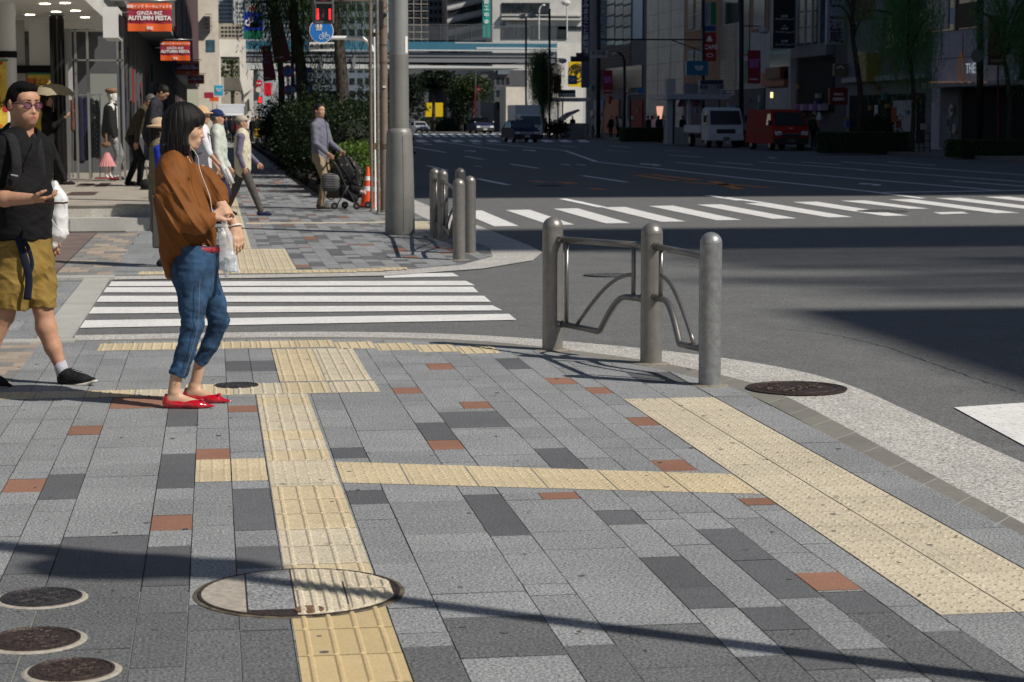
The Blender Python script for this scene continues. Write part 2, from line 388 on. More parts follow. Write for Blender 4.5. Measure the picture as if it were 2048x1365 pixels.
def slabfield(mb, cols, v0, v1, H, patch, special=None, dens=.12, rows=.31, skip=None, gap=.0035):
    for ci in range(len(cols)-1):
        c0, c1 = cols[ci], cols[ci+1]; cx = (c0+c1)/2
        cuts = []
        for (u, a_, b_, c, wd) in patch:
            tol = 0.0 if wd == 1 else .02
            if c0-tol <= u <= c1+tol: cuts.append((a_, b_, c, wd, u))
        cuts.sort(); v = v0-rnd.random()*rows
        while v < v1:
            L = rows*rnd.choice((.5, 1, 1, 1, 2, 2)) if c1-c0 < .25 else rows*rnd.choice((1, 1.5, 2, 2))
            e = v+L; col = 'l'
            nx = [q for q in cuts if q[1] > v+.02]
            if nx:
                if nx[0][0] <= v+.02: e = nx[0][1]; col = nx[0][2]
                elif nx[0][0] < e: e = nx[0][0]
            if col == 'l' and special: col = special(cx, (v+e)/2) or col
            if not (skip and skip(cx, (v+e)/2)):
                parts = [(c0, c1, col)]
                if col in 'dr' and c1-c0 > .25 and nx[0][3] == 1:
                    mid = (c0+c1)/2; parts = [(c0, mid, col), (mid, c1, 'l')] if nx[0][4] < mid else [(c0, mid, 'l'), (mid, c1, col)]
                for k0, k1, col in parts:
                  P = clip([(x_+rnd.uniform(-.0008, .0008), y_+rnd.uniform(-.0012, .0012)) for x_, y_ in rect(k0+gap/2, k1-gap/2, v+gap/2, e-gap/2)], H)
                  if P:
                    tn = rnd.uniform(.90, 1.10)
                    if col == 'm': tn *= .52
                    z = rnd.uniform(-.0006, .0006)
                    mb.add([(x, y, z) for x, y in P], [tuple(range(len(P)))], {'l': 0, 'm': 0, 'd': 1, 'r': 2}[col], None, tn)
            v = e
def zones(rects): return lambda u, v: any(a_ <= u <= b_ and c_ <= v <= d_ for a_, b_, c_, d_ in rects)
m = MB()
left = [.21, .055, -.10, -.255, -.565, -.72, -.88, -1.035, -1.345, -1.5, -1.81, -1.965, -2.275, -2.6][::-1]
right = [.515, .67, .98, 1.135, 1.445, 1.6, 1.755, 1.91, 2.065, 2.19]
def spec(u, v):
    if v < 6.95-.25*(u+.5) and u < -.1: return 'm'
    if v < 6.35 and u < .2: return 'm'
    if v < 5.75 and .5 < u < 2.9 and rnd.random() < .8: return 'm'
bandn = zones([])
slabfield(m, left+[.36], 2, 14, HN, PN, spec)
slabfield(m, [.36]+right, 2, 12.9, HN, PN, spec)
slabfield(m, [2.19, 2.44, 2.70], 2, 14, HN, PN)
slabfield(m, [2.706, 2.92], 2, 14, HN, [], rows=.8, dens=0)
slabfield(m, [.36]+right, 12.9, 14, HN, [])
near = m.build('sidewalk', [gl, gd, gr], tone=True); tag(near, kind='structure')
m = MB(); P = near_poly; m.add([(x, y, -.0045) for x, y in P], [tuple(range(len(P)))]); orient(m); tag(m.build('sidewalk_bed', gg), kind='structure')
m = MB(); m.quad((-3, 3, -.0035), (.205, 3, -.0035), (.205, 6.35, -.0035), (-3, 6.9, -.0035)); tag(m.build('joint_mortar', lj), kind='structure')

# tactile paving: flat tiles plus real raised bars and dots
def bar(mb, x0, x1, y0, y1, z0, h, mi, b=.006):
    vs = [(x0, y0, z0), (x1, y0, z0), (x1, y1, z0), (x0, y1, z0), (x0+b, y0+b, z0+h), (x1-b, y0+b, z0+h), (x1-b, y1-b, z0+h), (x0+b, y1-b, z0+h)]
    mb.add(vs, [(4, 5, 6, 7), (0, 1, 5, 4), (1, 2, 6, 5), (2, 3, 7, 6), (3, 0, 4, 7)], mi, None, 1.0)
def dot(mb, x, y, z0, r, h, mi):
    vs = [(x+r*math.cos(k*math.pi/4), y+r*math.sin(k*math.pi/4), z0) for k in range(8)]+[(x+r*.6*math.cos(k*math.pi/4), y+r*.6*math.sin(k*math.pi/4), z0+h) for k in range(8)]
    mb.add(vs, [(k, (k+1) % 8, 8+(k+1) % 8, 8+k) for k in range(8)]+[tuple(range(8, 16))], mi, None, .88)
def tac(mb, x0, x1, y0, y1, kind, mi, H=None, n=4, z=0.0016, sh=0.0):
    g = .0028; g2 = .0028 if kind != 'd' else .0012; P = rect(x0+g, x1-g, y0+g2, y1-g2)
    if sh: P = [(x, y+sh*(x-x0)) for x, y in P]
    if H: P = clip(P, H)
    if not P: return
    mb.add([(x, y, z) for x, y in P], [tuple(range(len(P)))], mi, None, rnd.uniform(.94, 1.06))
    if kind == 'bv':
        for k in range(n):
            c = x0+(x1-x0)*(k+.5)/n; bar(mb, c-.010, c+.010, y0+.005, y1-.005, z, .0038, mi)
    elif kind == 'bh':
        for k in range(n):
            c = y0+(y1-y0)*(k+.5)/n; bar(mb, x0+.012, x1-.012, c-.011, c+.011, z, .005, mi)
    elif kind == 'd':
        nx, ny = max(1, round((x1-x0)/.05)), max(1, round((y1-y0)/.05))
        for i in range(nx):
            for j in range(ny):
                x, y = x0+(x1-x0)*(i+.5)/nx, y0+(y1-y0)*(j+.5)/ny+sh*(x1-x0)*(i+.5)/nx
                if H and any(a_*x+b_*y-c_ > -.01 for a_, b_, c_ in H): continue
                dot(mb, x, y, z, .0095, .0032, mi)
m = MB()
v = 2.6
while v < 11.0:
    dots = 8.25 < v+.15 < 8.85
    m_i = 2 if v < 5.85 else (1 if dots or rnd.random() < .35 else 0)
    e = v+.295
    if 8.0 < v < 8.25: e = 8.27
    elif dots: e = 8.83
    e = min(e, 11.02)
    if not (6.02 < v < 6.4): tac(m, .213, .513-.003*(v-6), v, e, 'd' if dots else 'bv', m_i)
    v = e
x = .513
for i in range(6):                                 # cross row, slightly skewed
    tac(m, x, x+.279, 8.26-.085*i*1.0, 8.78-.095*i, 'd', 0, sh=-.31); x += .279
v = 5.74
while v < 10.5:
    e = min(v+.27, 10.55)
    tac(m, 2.19, 2.44, v, e, 'd', 1); tac(m, 2.44, 2.70, v, e, 'd', 1); v = e
for i in range(2):
    for j in range(8): tac(m, -.10+.155*i, .055+.155*i, 8.36+.28*j, 8.64+.28*j, 'd', 0) if j < 2 else None
for i in range(2):                                 # wide block towards the crossing
    v = 11.55
    while v < 13.2: tac(m, .36+.27*i, .63+.27*i, v, min(v+.275, 13.25), 'bv', i); v += .275
for i in range(14): tac(m, -2.9+.272*i, -2.628+.272*i, 11.03+(.0 if i < 13 else 0), 11.5 if i > 9 else 11.32, 'bv' if i > 9 else 'd', i % 2)
for i in range(10):
    x0 = -.78+.262*i; yy = 13.28 if i < 6 else 13.28-.13*(i-5)
    tac(m, x0, x0+.262, yy, yy+.43, 'bv', 0, H=HN)
tag(m.build('tactile_paving', [gt, gt2, gtn], tone=True), kind='structure')

m = MB(); rl = random.Random(11)
for _ in range(90):
    x, y = rl.choice([(rl.uniform(2.2, 2.7), rl.uniform(5.8, 10.5)), (rl.uniform(-1.2, 3.6), rl.uniform(5.6, 13.5))]); r = rl.uniform(.004, .014); a_ = rl.random()*6
    m.add([(x+r*math.cos(a_), y+r*math.sin(a_), .006), (x+r*.4*math.cos(a_+1.6), y+r*.4*math.sin(a_+1.6), .009), (x-r*math.cos(a_), y-r*math.sin(a_), .006), (x-r*.4*math.cos(a_+1.6), y-r*.4*math.sin(a_+1.6), .007)], [(0, 1, 2, 3)])
orient(m); tag(m.build('fallen_leaves', mat('dry_leaf', (.07, .05, .03), .9)), kind='stuff')
gum = mat('gum_spot', (.10, .10, .10), .9); m = MB()
for _ in range(120):
    x, y = rl.uniform(-1.6, 2.9), rl.uniform(5.4, 13.2); r = rl.uniform(.006, .016)
    m.add([(x+r*math.cos(k*.9), y+r*rl.uniform(.8, 1.1)*math.sin(k*.9), .0022) for k in range(7)], [tuple(range(7))])
orient(m); tag(m.build('pavement_spots', gum), kind='stuff')
# far corner pavement
fo = [(-.96, 19.3), (.8, 19.3), (1.8, 19.45), (2.4, 19.85), (3.0, 20.55), (3.5, 21.5), (3.72, 22.5), (3.78, 24.4), (3.75, 26), (3.75, 29), (3.75, 40), (3.75, 120)]
fi = [(-.96, 19.75), (.8, 19.75), (1.7, 19.9), (2.2, 20.3), (2.72, 21.0), (3.05, 21.9), (3.2, 22.9), (3.22, 24.6), (3.2, 26), (3.2, 29), (3.2, 40), (3.2, 120)]
fo, fi = [resample(smoothline(q), 80) for q in (fo, fi)]
m = MB(); strip(m, fo, fi, -.004); orient(m); tag(m.build('far_gutter', grav), kind='structure')
fpoly = hull([(-1.6, 19.75), (.8, 19.76)]+[(p.x, p.y) for p in fi if p.x > .9 and p.y < 28]+[(3.2, 300), (-1.6, 300)])
HF = halfplanes(fpoly)
m = MB()
cols = [-1.19+.155*k for k in range(30)]
def specf(u, v):
    r = rnd.random()
    if v < 60 and (u > .6 or v > 24): return 'r' if r < .05 else ('d' if r < .14 else ('m' if r < .34 else 'l'))
    return 'd' if r < .04 else 'l'
fa = [c for c in cols if c <= .22]; fb = [c for c in cols if c >= .83]
fc = cols
def sf(v0, v1, cs, rows): slabfield(m, cs, v0, v1, HF, [], specf, rows=rows)
sf(19.7, 29.4, cols, .31); sf(29.4, 60, cols, .5)
v = 60
while v < 134:
    for k in range(14):
        mi = 1 if rnd.random() < .1 else 0
        P = clip(rect(-1.2+.33*k+.004, -1.2+.33*(k+1)-.004, v+.004, v+.9-.004), HF)
        if P: m.add([(x, y, 0) for x, y in P], [tuple(range(len(P)))], mi, None, rnd.uniform(.85, 1.1))
    v += .9
tag(m.build('far_sidewalk', [gl, gd, gr], tone=True), kind='structure')
m = MB(); m.add([(x, y, -.0045) for x, y in fpoly], [tuple(range(len(fpoly)))]); orient(m); tag(m.build('far_sidewalk_bed', gg), kind='structure')
m = MB()
for i in range(10): tac(m, -.75+.27*i, -.48+.27*i, 19.80+(.0 if i < 8 else .1*(i-7)), 20.2+(0 if i < 8 else .1*(i-7)), 'bv', 0, H=HF)
for i in range(2):
    for j in range(11): tac(m, .12+.3*i+.1, .42+.3*i+.1, 20.22+.3*j, 20.52+.3*j, 'bv', (i+j) % 2)
for j in range(40): tac(m, .13, .43, 23.6+.3*j if j < 19 else 23.6+.3*j, 23.9+.3*j, 'bv', 1 if j % 3 else 0, n=4)
for j in range(40): tac(m, .13, .43, 35.6+.6*j, 36.2+.6*j, 'bv', 0, n=4)
for i in range(9): tac(m, .46+.3*i, .76+.3*i, 29.2, 29.55, 'd', 1)
for j in range(6): tac(m, 2.5, 2.8, 27.4+.3*j, 27.7+.3*j, 'bv', 1); tac(m, 2.8, 3.1, 27.4+.3*j, 27.7+.3*j, 'bv', 1)
tag(m.build('far_tactile_paving', [gt, gt2, gtn], tone=True), kind='structure')

# left of the zebra: raised apron of worn pavers, its light kerb, and the mixed brick bands
bk = stone('brick_beige', (.37, .31, .25), fine=.12, scale=90, blot=.12); bk2 = stone('brick_grey', (.24, .235, .225), fine=.12, scale=90, blot=.12)
bk3 = stone('brick_brown', (.19, .145, .13), fine=.12, scale=90, blot=.12)
m = MB()
def bricks(mb, x0, x1, y0, y1, w_, l_, ch, z=.002, skew=0):
    y = y0; r = 0
    while y < y1-.01:
        x = x0-(r % 2)*w_*.5
        while x < x1:
            a_, b_ = max(x, x0), min(x+w_, x1)
            if b_-a_ > .02: P = [(a_+.002, y+.002), (b_-.002, y+.002), (b_-.002, y+l_-.002), (a_+.002, y+l_-.002)]; mb.add([(p_, q_, z) for p_, q_ in P], [(0, 1, 2, 3)], rnd.choice(ch), None, rnd.uniform(.85, 1.15))
            x += w_
        y += l_; r += 1
bricks(m, -1.75, -1.18, 11.5, 13.75, .2, .2, [0, 0, 1], .003); bricks(m, -1.55, -1.0, 19.85, 27.2, .2, .35, [0, 1, 1]); bricks(m, -3.5, -1.56, 19.85, 27.2, .5, .2, [2])
bricks(m, -.98, -.42, 20.2, 27.2, .31, .9, [3], .003)
tag(m.build('brick_bands', [bk, bk2, bk3, gl], tone=True), kind='structure')
m = MB(); bricks(m, -6, -1.24, 14.05, 19.0, .34, .62, [0], .004); tag(m.build('side_apron', [gl], tone=True), kind='structure')
m = MB()
for i in range(6):
    y0 = 14.02+(19.3-14.02)*i/6; y1 = 14.02+(19.3-14.02)*(i+1)/6
    m.box(-1.23, -1.0, y0+.004, y1-.004, -.02, .012)
for i in range(12): m.box(-6+.42*i, -5.584+.42*i, 13.82, 14.0, -.02, .012)
for i in range(12): m.box(-6+.42*i, -5.584+.42*i, 19.36, 19.7, -.02, .012)
tag(m.build('apron_kerb', [kerbl], tone=True), kind='structure')

# right pavement across the road
m = MB(); m.box(28.6, 28.8, 20, 176, -.01, .13); m.box(28.8, 33.6, 20, 176, -.01, .12)
tag(m.build('right_sidewalk', stone('paving_far', (.2, .2, .2), fine=.2, scale=30, tint=False)), kind='structure')
# ---------------------------------------------------------------- implicit surface tools (people, clothes, soft goods)
def sdf(prims, vox, noisef=None, box=None):
    """smooth union of rounded cones / ellipsoids, meshed with surface nets.
    prim: ('c', p0, p1, r0, r1, k[, flatdir, flat])  ('e', centre, (rx,ry,rz), k[, rot Matrix])  prefix '-' subtracts"""
    B = []
    for q in prims:
        if q[0].lstrip('-') == 'c': r = max(q[3], q[4]); P = np.array([q[1][:], q[2][:]]); lo, hi = P.min(0)-r, P.max(0)+r
        else: r = max(q[2]); c = np.array(q[1][:]); lo, hi = c-r, c+r
        B.append((lo, hi))
    lo = np.min([b[0] for b, q in zip(B, prims) if q[0][0] != '-'], 0)-3*vox-.01; hi = np.max([b[1] for b, q in zip(B, prims) if q[0][0] != '-'], 0)+3*vox+.01
    n = np.ceil((hi-lo)/vox).astype(int)+1
    ax = [lo[i]+vox*np.arange(n[i]) for i in range(3)]
    D = np.full(tuple(n), 1.0, np.float32)
    for (bl, bh), q in zip(B, prims):
        neg = q[0][0] == '-'; ty = q[0].lstrip('-')
        k = (q[5] if ty == 'c' else q[3]) or 1e-4
        pad = k*1.2+3*vox+.012
        i0 = np.maximum(0, np.floor((bl-pad-lo)/vox).astype(int)); i1 = np.minimum(n, np.ceil((bh+pad-lo)/vox).astype(int)+1)
        if np.any(i1 <= i0): continue
        S = tuple(slice(a_, b_) for a_, b_ in zip(i0, i1))
        X = ax[0][S[0]][:, None, None]; Y = ax[1][S[1]][None, :, None]; Z = ax[2][S[2]][None, None, :]
        if ty == 'c':
            p0 = np.array(q[1][:], float); d = np.array(q[2][:], float)-p0; L2 = max(1e-9, float(d@d))
            x, y, z = X-p0[0], Y-p0[1], Z-p0[2]
            t = np.clip((x*d[0]+y*d[1]+z*d[2])/L2, 0, 1)
            x, y, z = x-t*d[0], y-t*d[1], z-t*d[2]
            if len(q) > 6:
                fd = np.array(Vector(q[6]).normalized()[:]); s = x*fd[0]+y*fd[1]+z*fd[2]; g = s*(1/q[7]-1)
                x, y, z = x+g*fd[0], y+g*fd[1], z+g*fd[2]
                r = np.sqrt(x*x+y*y+z*z)-(q[3]+(q[4]-q[3])*t); d_ = r*(.5+.5*q[7])
            else: d_ = np.sqrt(x*x+y*y+z*z)-(q[3]+(q[4]-q[3])*t)
        else:
            c = q[1]; x, y, z = X-c[0], Y-c[1], Z-c[2]
            if len(q) > 4:
                M = q[4].transposed(); x, y, z = (M[0][0]*x+M[0][1]*y+M[0][2]*z, M[1][0]*x+M[1][1]*y+M[1][2]*z, M[2][0]*x+M[2][1]*y+M[2][2]*z)
            a_, b_, c_ = q[2]; k0 = np.sqrt((x/a_)**2+(y/b_)**2+(z/c_)**2); k1 = np.sqrt((x/a_**2)**2+(y/b_**2)**2+(z/c_**2)**2)+1e-9
            d_ = k0*(k0-1)/k1
        E = D[S]
        if neg:
            h = np.clip(.5-.5*(E+d_)/k, 0, 1); D[S] = E*(1-h)-d_*h+k*h*(1-h)
        else:
            h = np.clip(.5+.5*(d_-E)/k, 0, 1); D[S] = d_*(1-h)+E*h-k*h*(1-h)
    if noisef is not None:
        D = D+noisef(ax[0][:, None, None], ax[1][None, :, None], ax[2][None, None, :]).astype(np.float32)
    return nets(D, lo, vox)
def nets(D, lo, vox):
    s = D < 0; nx, ny, nz = D.shape
    cs = s[:-1, :-1, :-1].astype(np.int8)*0
    c = [s[i:nx-1+i, j:ny-1+j, k:nz-1+k] for i in (0, 1) for j in (0, 1) for k in (0, 1)]
    t = sum(x.astype(np.int8) for x in c); act = (t > 0) & (t < 8)
    idx = np.full(act.shape, -1, np.int64); A = np.argwhere(act); idx[tuple(A.T)] = np.arange(len(A))
    acc = np.zeros((len(A), 3)); cnt = np.zeros(len(A))
    corner = lambda i, j, k: D[A[:, 0]+i, A[:, 1]+j, A[:, 2]+k]
    for (a_, b_) in [((0,0,0),(1,0,0)),((0,1,0),(1,1,0)),((0,0,1),(1,0,1)),((0,1,1),(1,1,1)),((0,0,0),(0,1,0)),((1,0,0),(1,1,0)),((0,0,1),(0,1,1)),((1,0,1),(1,1,1)),((0,0,0),(0,0,1)),((1,0,0),(1,0,1)),((0,1,0),(0,1,1)),((1,1,0),(1,1,1))]:
        d0, d1 = corner(*a_), corner(*b_); mk = (d0 < 0) != (d1 < 0)
        tt = np.where(mk, d0/np.where(mk, d0-d1, 1), 0)[:, None]
        p = np.array(a_)+(np.array(b_)-np.array(a_))*tt
        acc[mk] += p[mk]; cnt[mk] += 1
    Vt = (A+acc/np.maximum(cnt, 1)[:, None])*vox+lo
    F = []
    for axn in range(3):
        o1, o2 = [(1, 2), (2, 0), (0, 1)][axn]
        sl0 = [slice(None)]*3; sl1 = [slice(None)]*3; sl0[axn] = slice(0, -1); sl1[axn] = slice(1, None)
        ch = s[tuple(sl0)] != s[tuple(sl1)]; E = np.argwhere(ch)
        E = E[(E[:, o1] > 0) & (E[:, o2] > 0) & (E[:, o1] < D.shape[o1]-1) & (E[:, o2] < D.shape[o2]-1)]
        def g(d1, d2):
            q = E.copy(); q[:, o1] -= d1; q[:, o2] -= d2; return idx[tuple(q.T)]
        Q = np.stack([g(1, 1), g(0, 1), g(0, 0), g(1, 0)], 1)
        fl = ~s[tuple(E.T)]; Q[fl] = Q[fl][:, ::-1]; F.append(Q)
    F = np.concatenate(F); F = F[(F >= 0).all(1)]
    return Vt, F
def mk(name, VF, mats, parent, smooth=True, matf=None, relax=1):
    Vt, F = VF
    if relax:                                        # light Laplacian relax takes the voxel steps out
        for _ in range(relax):
            S = np.zeros_like(Vt); C = np.zeros(len(Vt))
            for i in range(4):
                a_, b_ = F[:, i], F[:, (i+1) % 4]
                np.add.at(S, a_, Vt[b_]); np.add.at(C, a_, 1); np.add.at(S, b_, Vt[a_]); np.add.at(C, b_, 1)
            Vt = .5*Vt+.5*S/np.maximum(C, 1)[:, None]
    me = bpy.data.meshes.new(name)
    me.vertices.add(len(Vt)); me.vertices.foreach_set('co', Vt.astype(np.float32).ravel())
    me.loops.add(len(F)*4); me.loops.foreach_set('vertex_index', F.astype(np.int32).ravel())
    me.polygons.add(len(F)); me.polygons.foreach_set('loop_start', np.arange(0, len(F)*4, 4, dtype=np.int32))
    me.update(calc_edges=True)
    me.polygons.foreach_set('use_smooth', np.ones(len(F), bool))
    for m_ in (mats if isinstance(mats, (list, tuple)) else [mats]): me.materials.append(m_)
    if matf is not None:
        c = Vt[F].mean(1); me.polygons.foreach_set('material_index', matf(c).astype(np.int32))
    me.validate(); me.update()
    o = bpy.data.objects.new(name, me); COL.objects.link(o)
    if parent: o.parent = parent
    return o
def wrinkle(amp, freq, dirv=(0, 0, 1), stretch=.35, seed=0.0, sharp=2.0):
    """folds: warped ridges that run across dirv"""
    d = Vector(dirv).normalized(); e = d.orthogonal().normalized(); g = d.cross(e)
    def fn(X, Y, Z):
        a_ = (X*d.x+Y*d.y+Z*d.z)*freq; b_ = (X*e.x+Y*e.y+Z*e.z)*freq*stretch; c_ = (X*g.x+Y*g.y+Z*g.z)*freq*stretch
        w1 = np.sin(b_*1.7+seed)+np.sin(c_*2.1+1.3*seed)+.6*np.sin(b_*3.9-c_*2.7+seed)
        w2 = np.sin(a_*2.0+w1*1.6+seed*.7)+.55*np.sin(a_*3.7-w1*2.1+c_*3+seed*2)+.3*np.sin(a_*7.1+w1*2.6+b_*4)
        r = 1-np.abs(w2)/1.85
        return -amp*(np.sign(r)*np.abs(r)**sharp-.4)
    return fn

SK = {}
def skin(col, name):
    if name not in SK:
        m = mat(name, col, .5, ns=35, na=.07, bump=.12, bs=260, spec=.35)
        b = m.node_tree.nodes['Principled BSDF']; b.inputs['Subsurface Weight'].default_value = .12
        b.inputs['Subsurface Radius'].default_value = (.02, .008, .004); b.inputs['Subsurface Scale'].default_value = .5
        SK[name] = m
    return SK[name]
def cloth(name, col, na=.10, ns=60, rough=.85, bump=.25, bs=500, **k): return mat(name, col, rough, ns=ns, na=na, bump=bump, bs=bs, spec=.25, **k)
hairm = mat('hair_black', (.0050, .0040, .0036), .5, ns=90, na=.3, bump=.4, bs=300, spec=.30)
hairc_ = mat('hair_cropped', (.010, .009, .009), .85, ns=220, na=.7, bump=1, bs=420, spec=.1)
hairg = mat('hair_grey', (.09, .088, .085), .6, ns=150, na=.6)

def hand_prims(wr, d, palm_n, sz=1.0, curl=.5, k=.006, spread=1.0, thumb_side=1):
    """palm, five bent fingers of unequal length; d = direction of the fingers, palm_n = palm normal"""
    d = Vector(d).normalized(); n = Vector(palm_n); n = (n-d*n.dot(d)).normalized(); s = d.cross(n)*thumb_side
    P = []; wr = Vector(wr)
    kn = wr+d*.085*sz
    P.append(('c', wr, wr+d*.03*sz, .024*sz, .027*sz, .012, n, .72))
    for i in (-1.5, -.5, .5, 1.5): P.append(('c', wr+d*.02*sz+s*.009*i*sz, kn+s*.0195*i*sz-d*.004*abs(i-.5)*sz, .0165*sz, .0135*sz, .012, n, .85))
    Ls = [.068, .080, .086, .078]
    for j, i in enumerate((-1.5, -.5, .5, 1.5)):
        b = kn+s*.0195*i*sz-d*.004*abs(i-.5)*sz; L = Ls[j]*sz; ang = curl*(.55+.12*(3-j)); dd = d+s*.04*i*spread; dd.normalize()
        for q, (fr, r) in enumerate(((.45, .0092), (.30, .0083), (.25, .0074))):
            a_ = ang*(q+.7); v = dd*math.cos(a_)+n*math.sin(a_); e = b+v*L*fr
            P.append(('c', b, e, r*sz, (r-.0007)*sz, k if q else .008)); b = e
    t0 = wr+d*.022*sz+s*.020*sz; t1 = t0+(d*.6+s*.62+n*.35).normalized()*.042*sz; t2 = t1+(d*.85+s*.2+n*.45).normalized()*.030*sz; t3 = t2+(d*.95+n*.45-s*.05).normalized()*.022*sz
    P += [('c', t0, t1, .0155*sz, .0115*sz, .012), ('c', t1, t2, .0108*sz, .0092*sz, k), ('c', t2, t3, .009*sz, .0075*sz, k)]
    return P
def head_prims(c, face, up=(0, 0, 1), s=1.0, detail=True, fem=False):
    """c = centre of skull; face = looking direction; head height about .235*s"""
    f_ = Vector(face).normalized(); u = Vector(up); u = (u-f_*u.dot(f_)).normalized(); r = f_.cross(u)
    M = Matrix((f_, -r, u)).transposed(); c = Vector(c)
    L = lambda x, y, z: c+f_*(x*s)-r*(y*s)+u*(z*s)
    P = [('e', L(-.012, 0, .022), (.094*s, .074*s, .090*s), .01, M), ('e', L(.022, 0, -.035), (.066*s, .060*s, .078*s), .035, M),
         ('e', L(.060, 0, -.094), (.026*s, .028*s, .022*s), .03, M), ('e', L(.052, 0, .034), (.034*s, .055*s, .034*s), .03, M)]
    for y in (-1, 1):
        P += [('e', L(.046, y*.038, -.025), (.030*s, .024*s, .026*s), .02, M), ('c', L(.01, y*.052, -.055), L(.045, y*.022, -.098), .020*s, .016*s, .02),
              ('e', L(-.010, y*.079, -.010), (.018*s, .010*s, .032*s), .006, M)]
    if detail:
        for y in (-1, 1):
            P += [('-e', L(.090, y*.031, .000), (.020*s, .019*s, .012*s), .012, M), ('e', L(.066, y*.031, -.001), (.0150*s, .0165*s, .0125*s), .003, M),
                  ('c', L(.077, y*.016, .019), L(.070, y*.045, .020), .007*s, .006*s, .012), ('c', L(.080, y*.018, .0065), L(.074, y*.044, .004), .0032*s, .003*s, .004),
                  ('e', L(.090, y*.011, -.040), (.009*s, .008*s, .007*s), .006, M)]
        P += [('c', L(.082, 0, .008), L(.100, 0, -.034), .0075*s, .0095*s, .010), ('e', L(.101, 0, -.038), (.0105*s, .0095*s, .008*s), .006, M),
              ('c', L(.088, -.014, -.0635), L(.088, .014, -.0635), .0058*s, .0058*s, .007), ('c', L(.086, -.013, -.0725), L(.086, .013, -.0725), .0068*s, .0068*s, .006),
              ('e', L(.078, 0, -.066), (.014*s, .026*s, .02*s), .015, M), ('-c', L(.100, -.020, -.068), L(.100, .020, -.068), .0030*s, .0030*s, .004)]
    else: P += [('c', L(.078, 0, .008), L(.098, 0, -.034), .010*s, .012*s, .012), ('c', L(.083, -.012, -.066), L(.083, .012, -.066), .009*s, .009*s, .01)]
    return P, L, M
def face_matf(L, s, c, face, up):
    """0 skin, 1 lips, 2 brow/lash"""
    f_ = Vector(face).normalized(); u = Vector(up); u = (u-f_*u.dot(f_)).normalized(); r = f_.cross(u); c = Vector(c)
    f_, u, r, cc = [np.array(q[:]) for q in (f_, u, r, c)]
    def fn(P):
        q = P-cc; x = q@f_/s; y = -(q@r)/s; z = q@u/s; out = np.zeros(len(P), int)
        ya = np.abs(y)
        lip = (x > .075) & (((z+.068)/.0090)**2+(y/.020)**2 < 1); out[lip] = 1
        br = (x > .045) & (ya > .012) & (ya < .050) & (np.abs(z-.0235-.05*(ya-.012)+1.2*np.maximum(0, ya-.035)**1.5) < .0030); out[br] = 2
        ey = (x > .06) & (((ya-.031)/.0135)**2+((z-.0005)/.0042)**2 < 1); out[ey] = 3
        ir = (x > .06) & (((ya-.031)/.0058)**2+((z-.0005)/.0046)**2 < 1); out[ir] = 2
        ls = (x > .06) & (ya > .017) & (ya < .047) & (np.abs(z-.0052+.35*np.abs(ya-.031)**1.2) < .0016); out[ls] = 2
        return out
    return fn
lipm = mat('lips', (.36, .12, .10), .45); eyew = mat('eye_white', (.55, .52, .5), .25)
# ---------------------------------------------------------------- buildings beyond the frame, and added unseen decks, that throw the shade on the road
conc = mat('concrete', (.36, .35, .33), .85, ns=.6, na=.12, bump=.2, bs=20)
offw = mat('off_frame_cladding', (.42, .41, .39), .8, ns=.3, na=.1); winf = mat('window_dark', (.03, .035, .04), .12, spec=.8)
def block(name, u0, u1, v0, v1, h, label, z0=0):
    e = empty(name, ((u0+u1)/2, (v0+v1)/2, 0), label, 'building'); Mi = sub(e)
    m = MB(); m.box(u0, u1, v0, v1, z0, h, 0, Mi); m.build('wall', offw, e)
    m = MB()
    z = max(4, z0+1)
    while z < h-2.5:
        m.box(u0-.03, u0, v0+1, v1-1, z, z+1.6, 0, Mi); z += 3.4
    if m.v: m.build('window_band', winf, e)
    return e
shade_off = False
block('office_building', 33, 62, -90, -5.6, 34.2, 'pale office block standing behind the photographer across the road')
block('office_building', 33, 60, 31.5, 79, 47, 'tall pale office block across the road just outside the right edge')
block('office_building', -34, -9.5, -70, 6, 24, 'pale building to the left behind the photographer')
def deck(name, P, z0, z1, label, legs):
    e = empty(name, (P[0][0], P[0][1], 0), label, 'elevated structure'); Mi = sub(e)
    m = MB(); m.prism(P, z0, z1, 0, Mi); m.build('deck', offw, e)
    for x, y in legs: m = MB(); m.box(x-.8, x+.8, y-.8, y+.8, 0, z0-.003, 0, Mi); m.build('column', conc, e)
def occl(u0, u1, v0, v1, H):           # plan rectangle at height H whose shadow is the given ground rectangle
    k = H/SUND.z; return [(u0+k*SUND.x, v0+k*SUND.y), (u1+k*SUND.x, v0+k*SUND.y), (u1+k*SUND.x, v1+k*SUND.y), (u0+k*SUND.x, v1+k*SUND.y)]
q = occl(3.4, 40, 38.4, 60, 60); deck('shade_deck', q, 60, 60.5, 'unseen high deck on columns added to shade the far road', [(q[1][0]-2, q[0][1]+2), (q[1][0]-2, q[2][1]-2)])  # added overhead out of view, only to shade the road beyond the zebra
q = occl(2.8, 40, 22.7, 27.2, 58); deck('shade_beam', q, 58, 58.4, 'unseen long slab added to cast the dark band on the road', [(q[1][0]-2, (q[0][1]+q[2][1])/2)])  # added slab out of view, shaped to cast the dark band across the road
for i, (v0, wd, u0) in enumerate(((21.75, .55, 5.0), (20.8, .50, 4.8), (19.7, .60, 5.2), (18.9, .3, 6.5), (18.0, .50, 4.4), (17.1, .42, 5.5), (16.35, .35, 5.5), (20.3, .25, 8.0), (19.25, .2, 9.0), (18.5, .25, 8.5), (17.6, .2, 8.0))):
    q = occl(u0+.3, 40, v0, v0+wd, 74+i); deck('shade_slat', q, 74+i, 74.3+i, 'unseen thin slat added to cast a soft shadow stripe', [])  # added strips out of view that cast the soft striped shadows
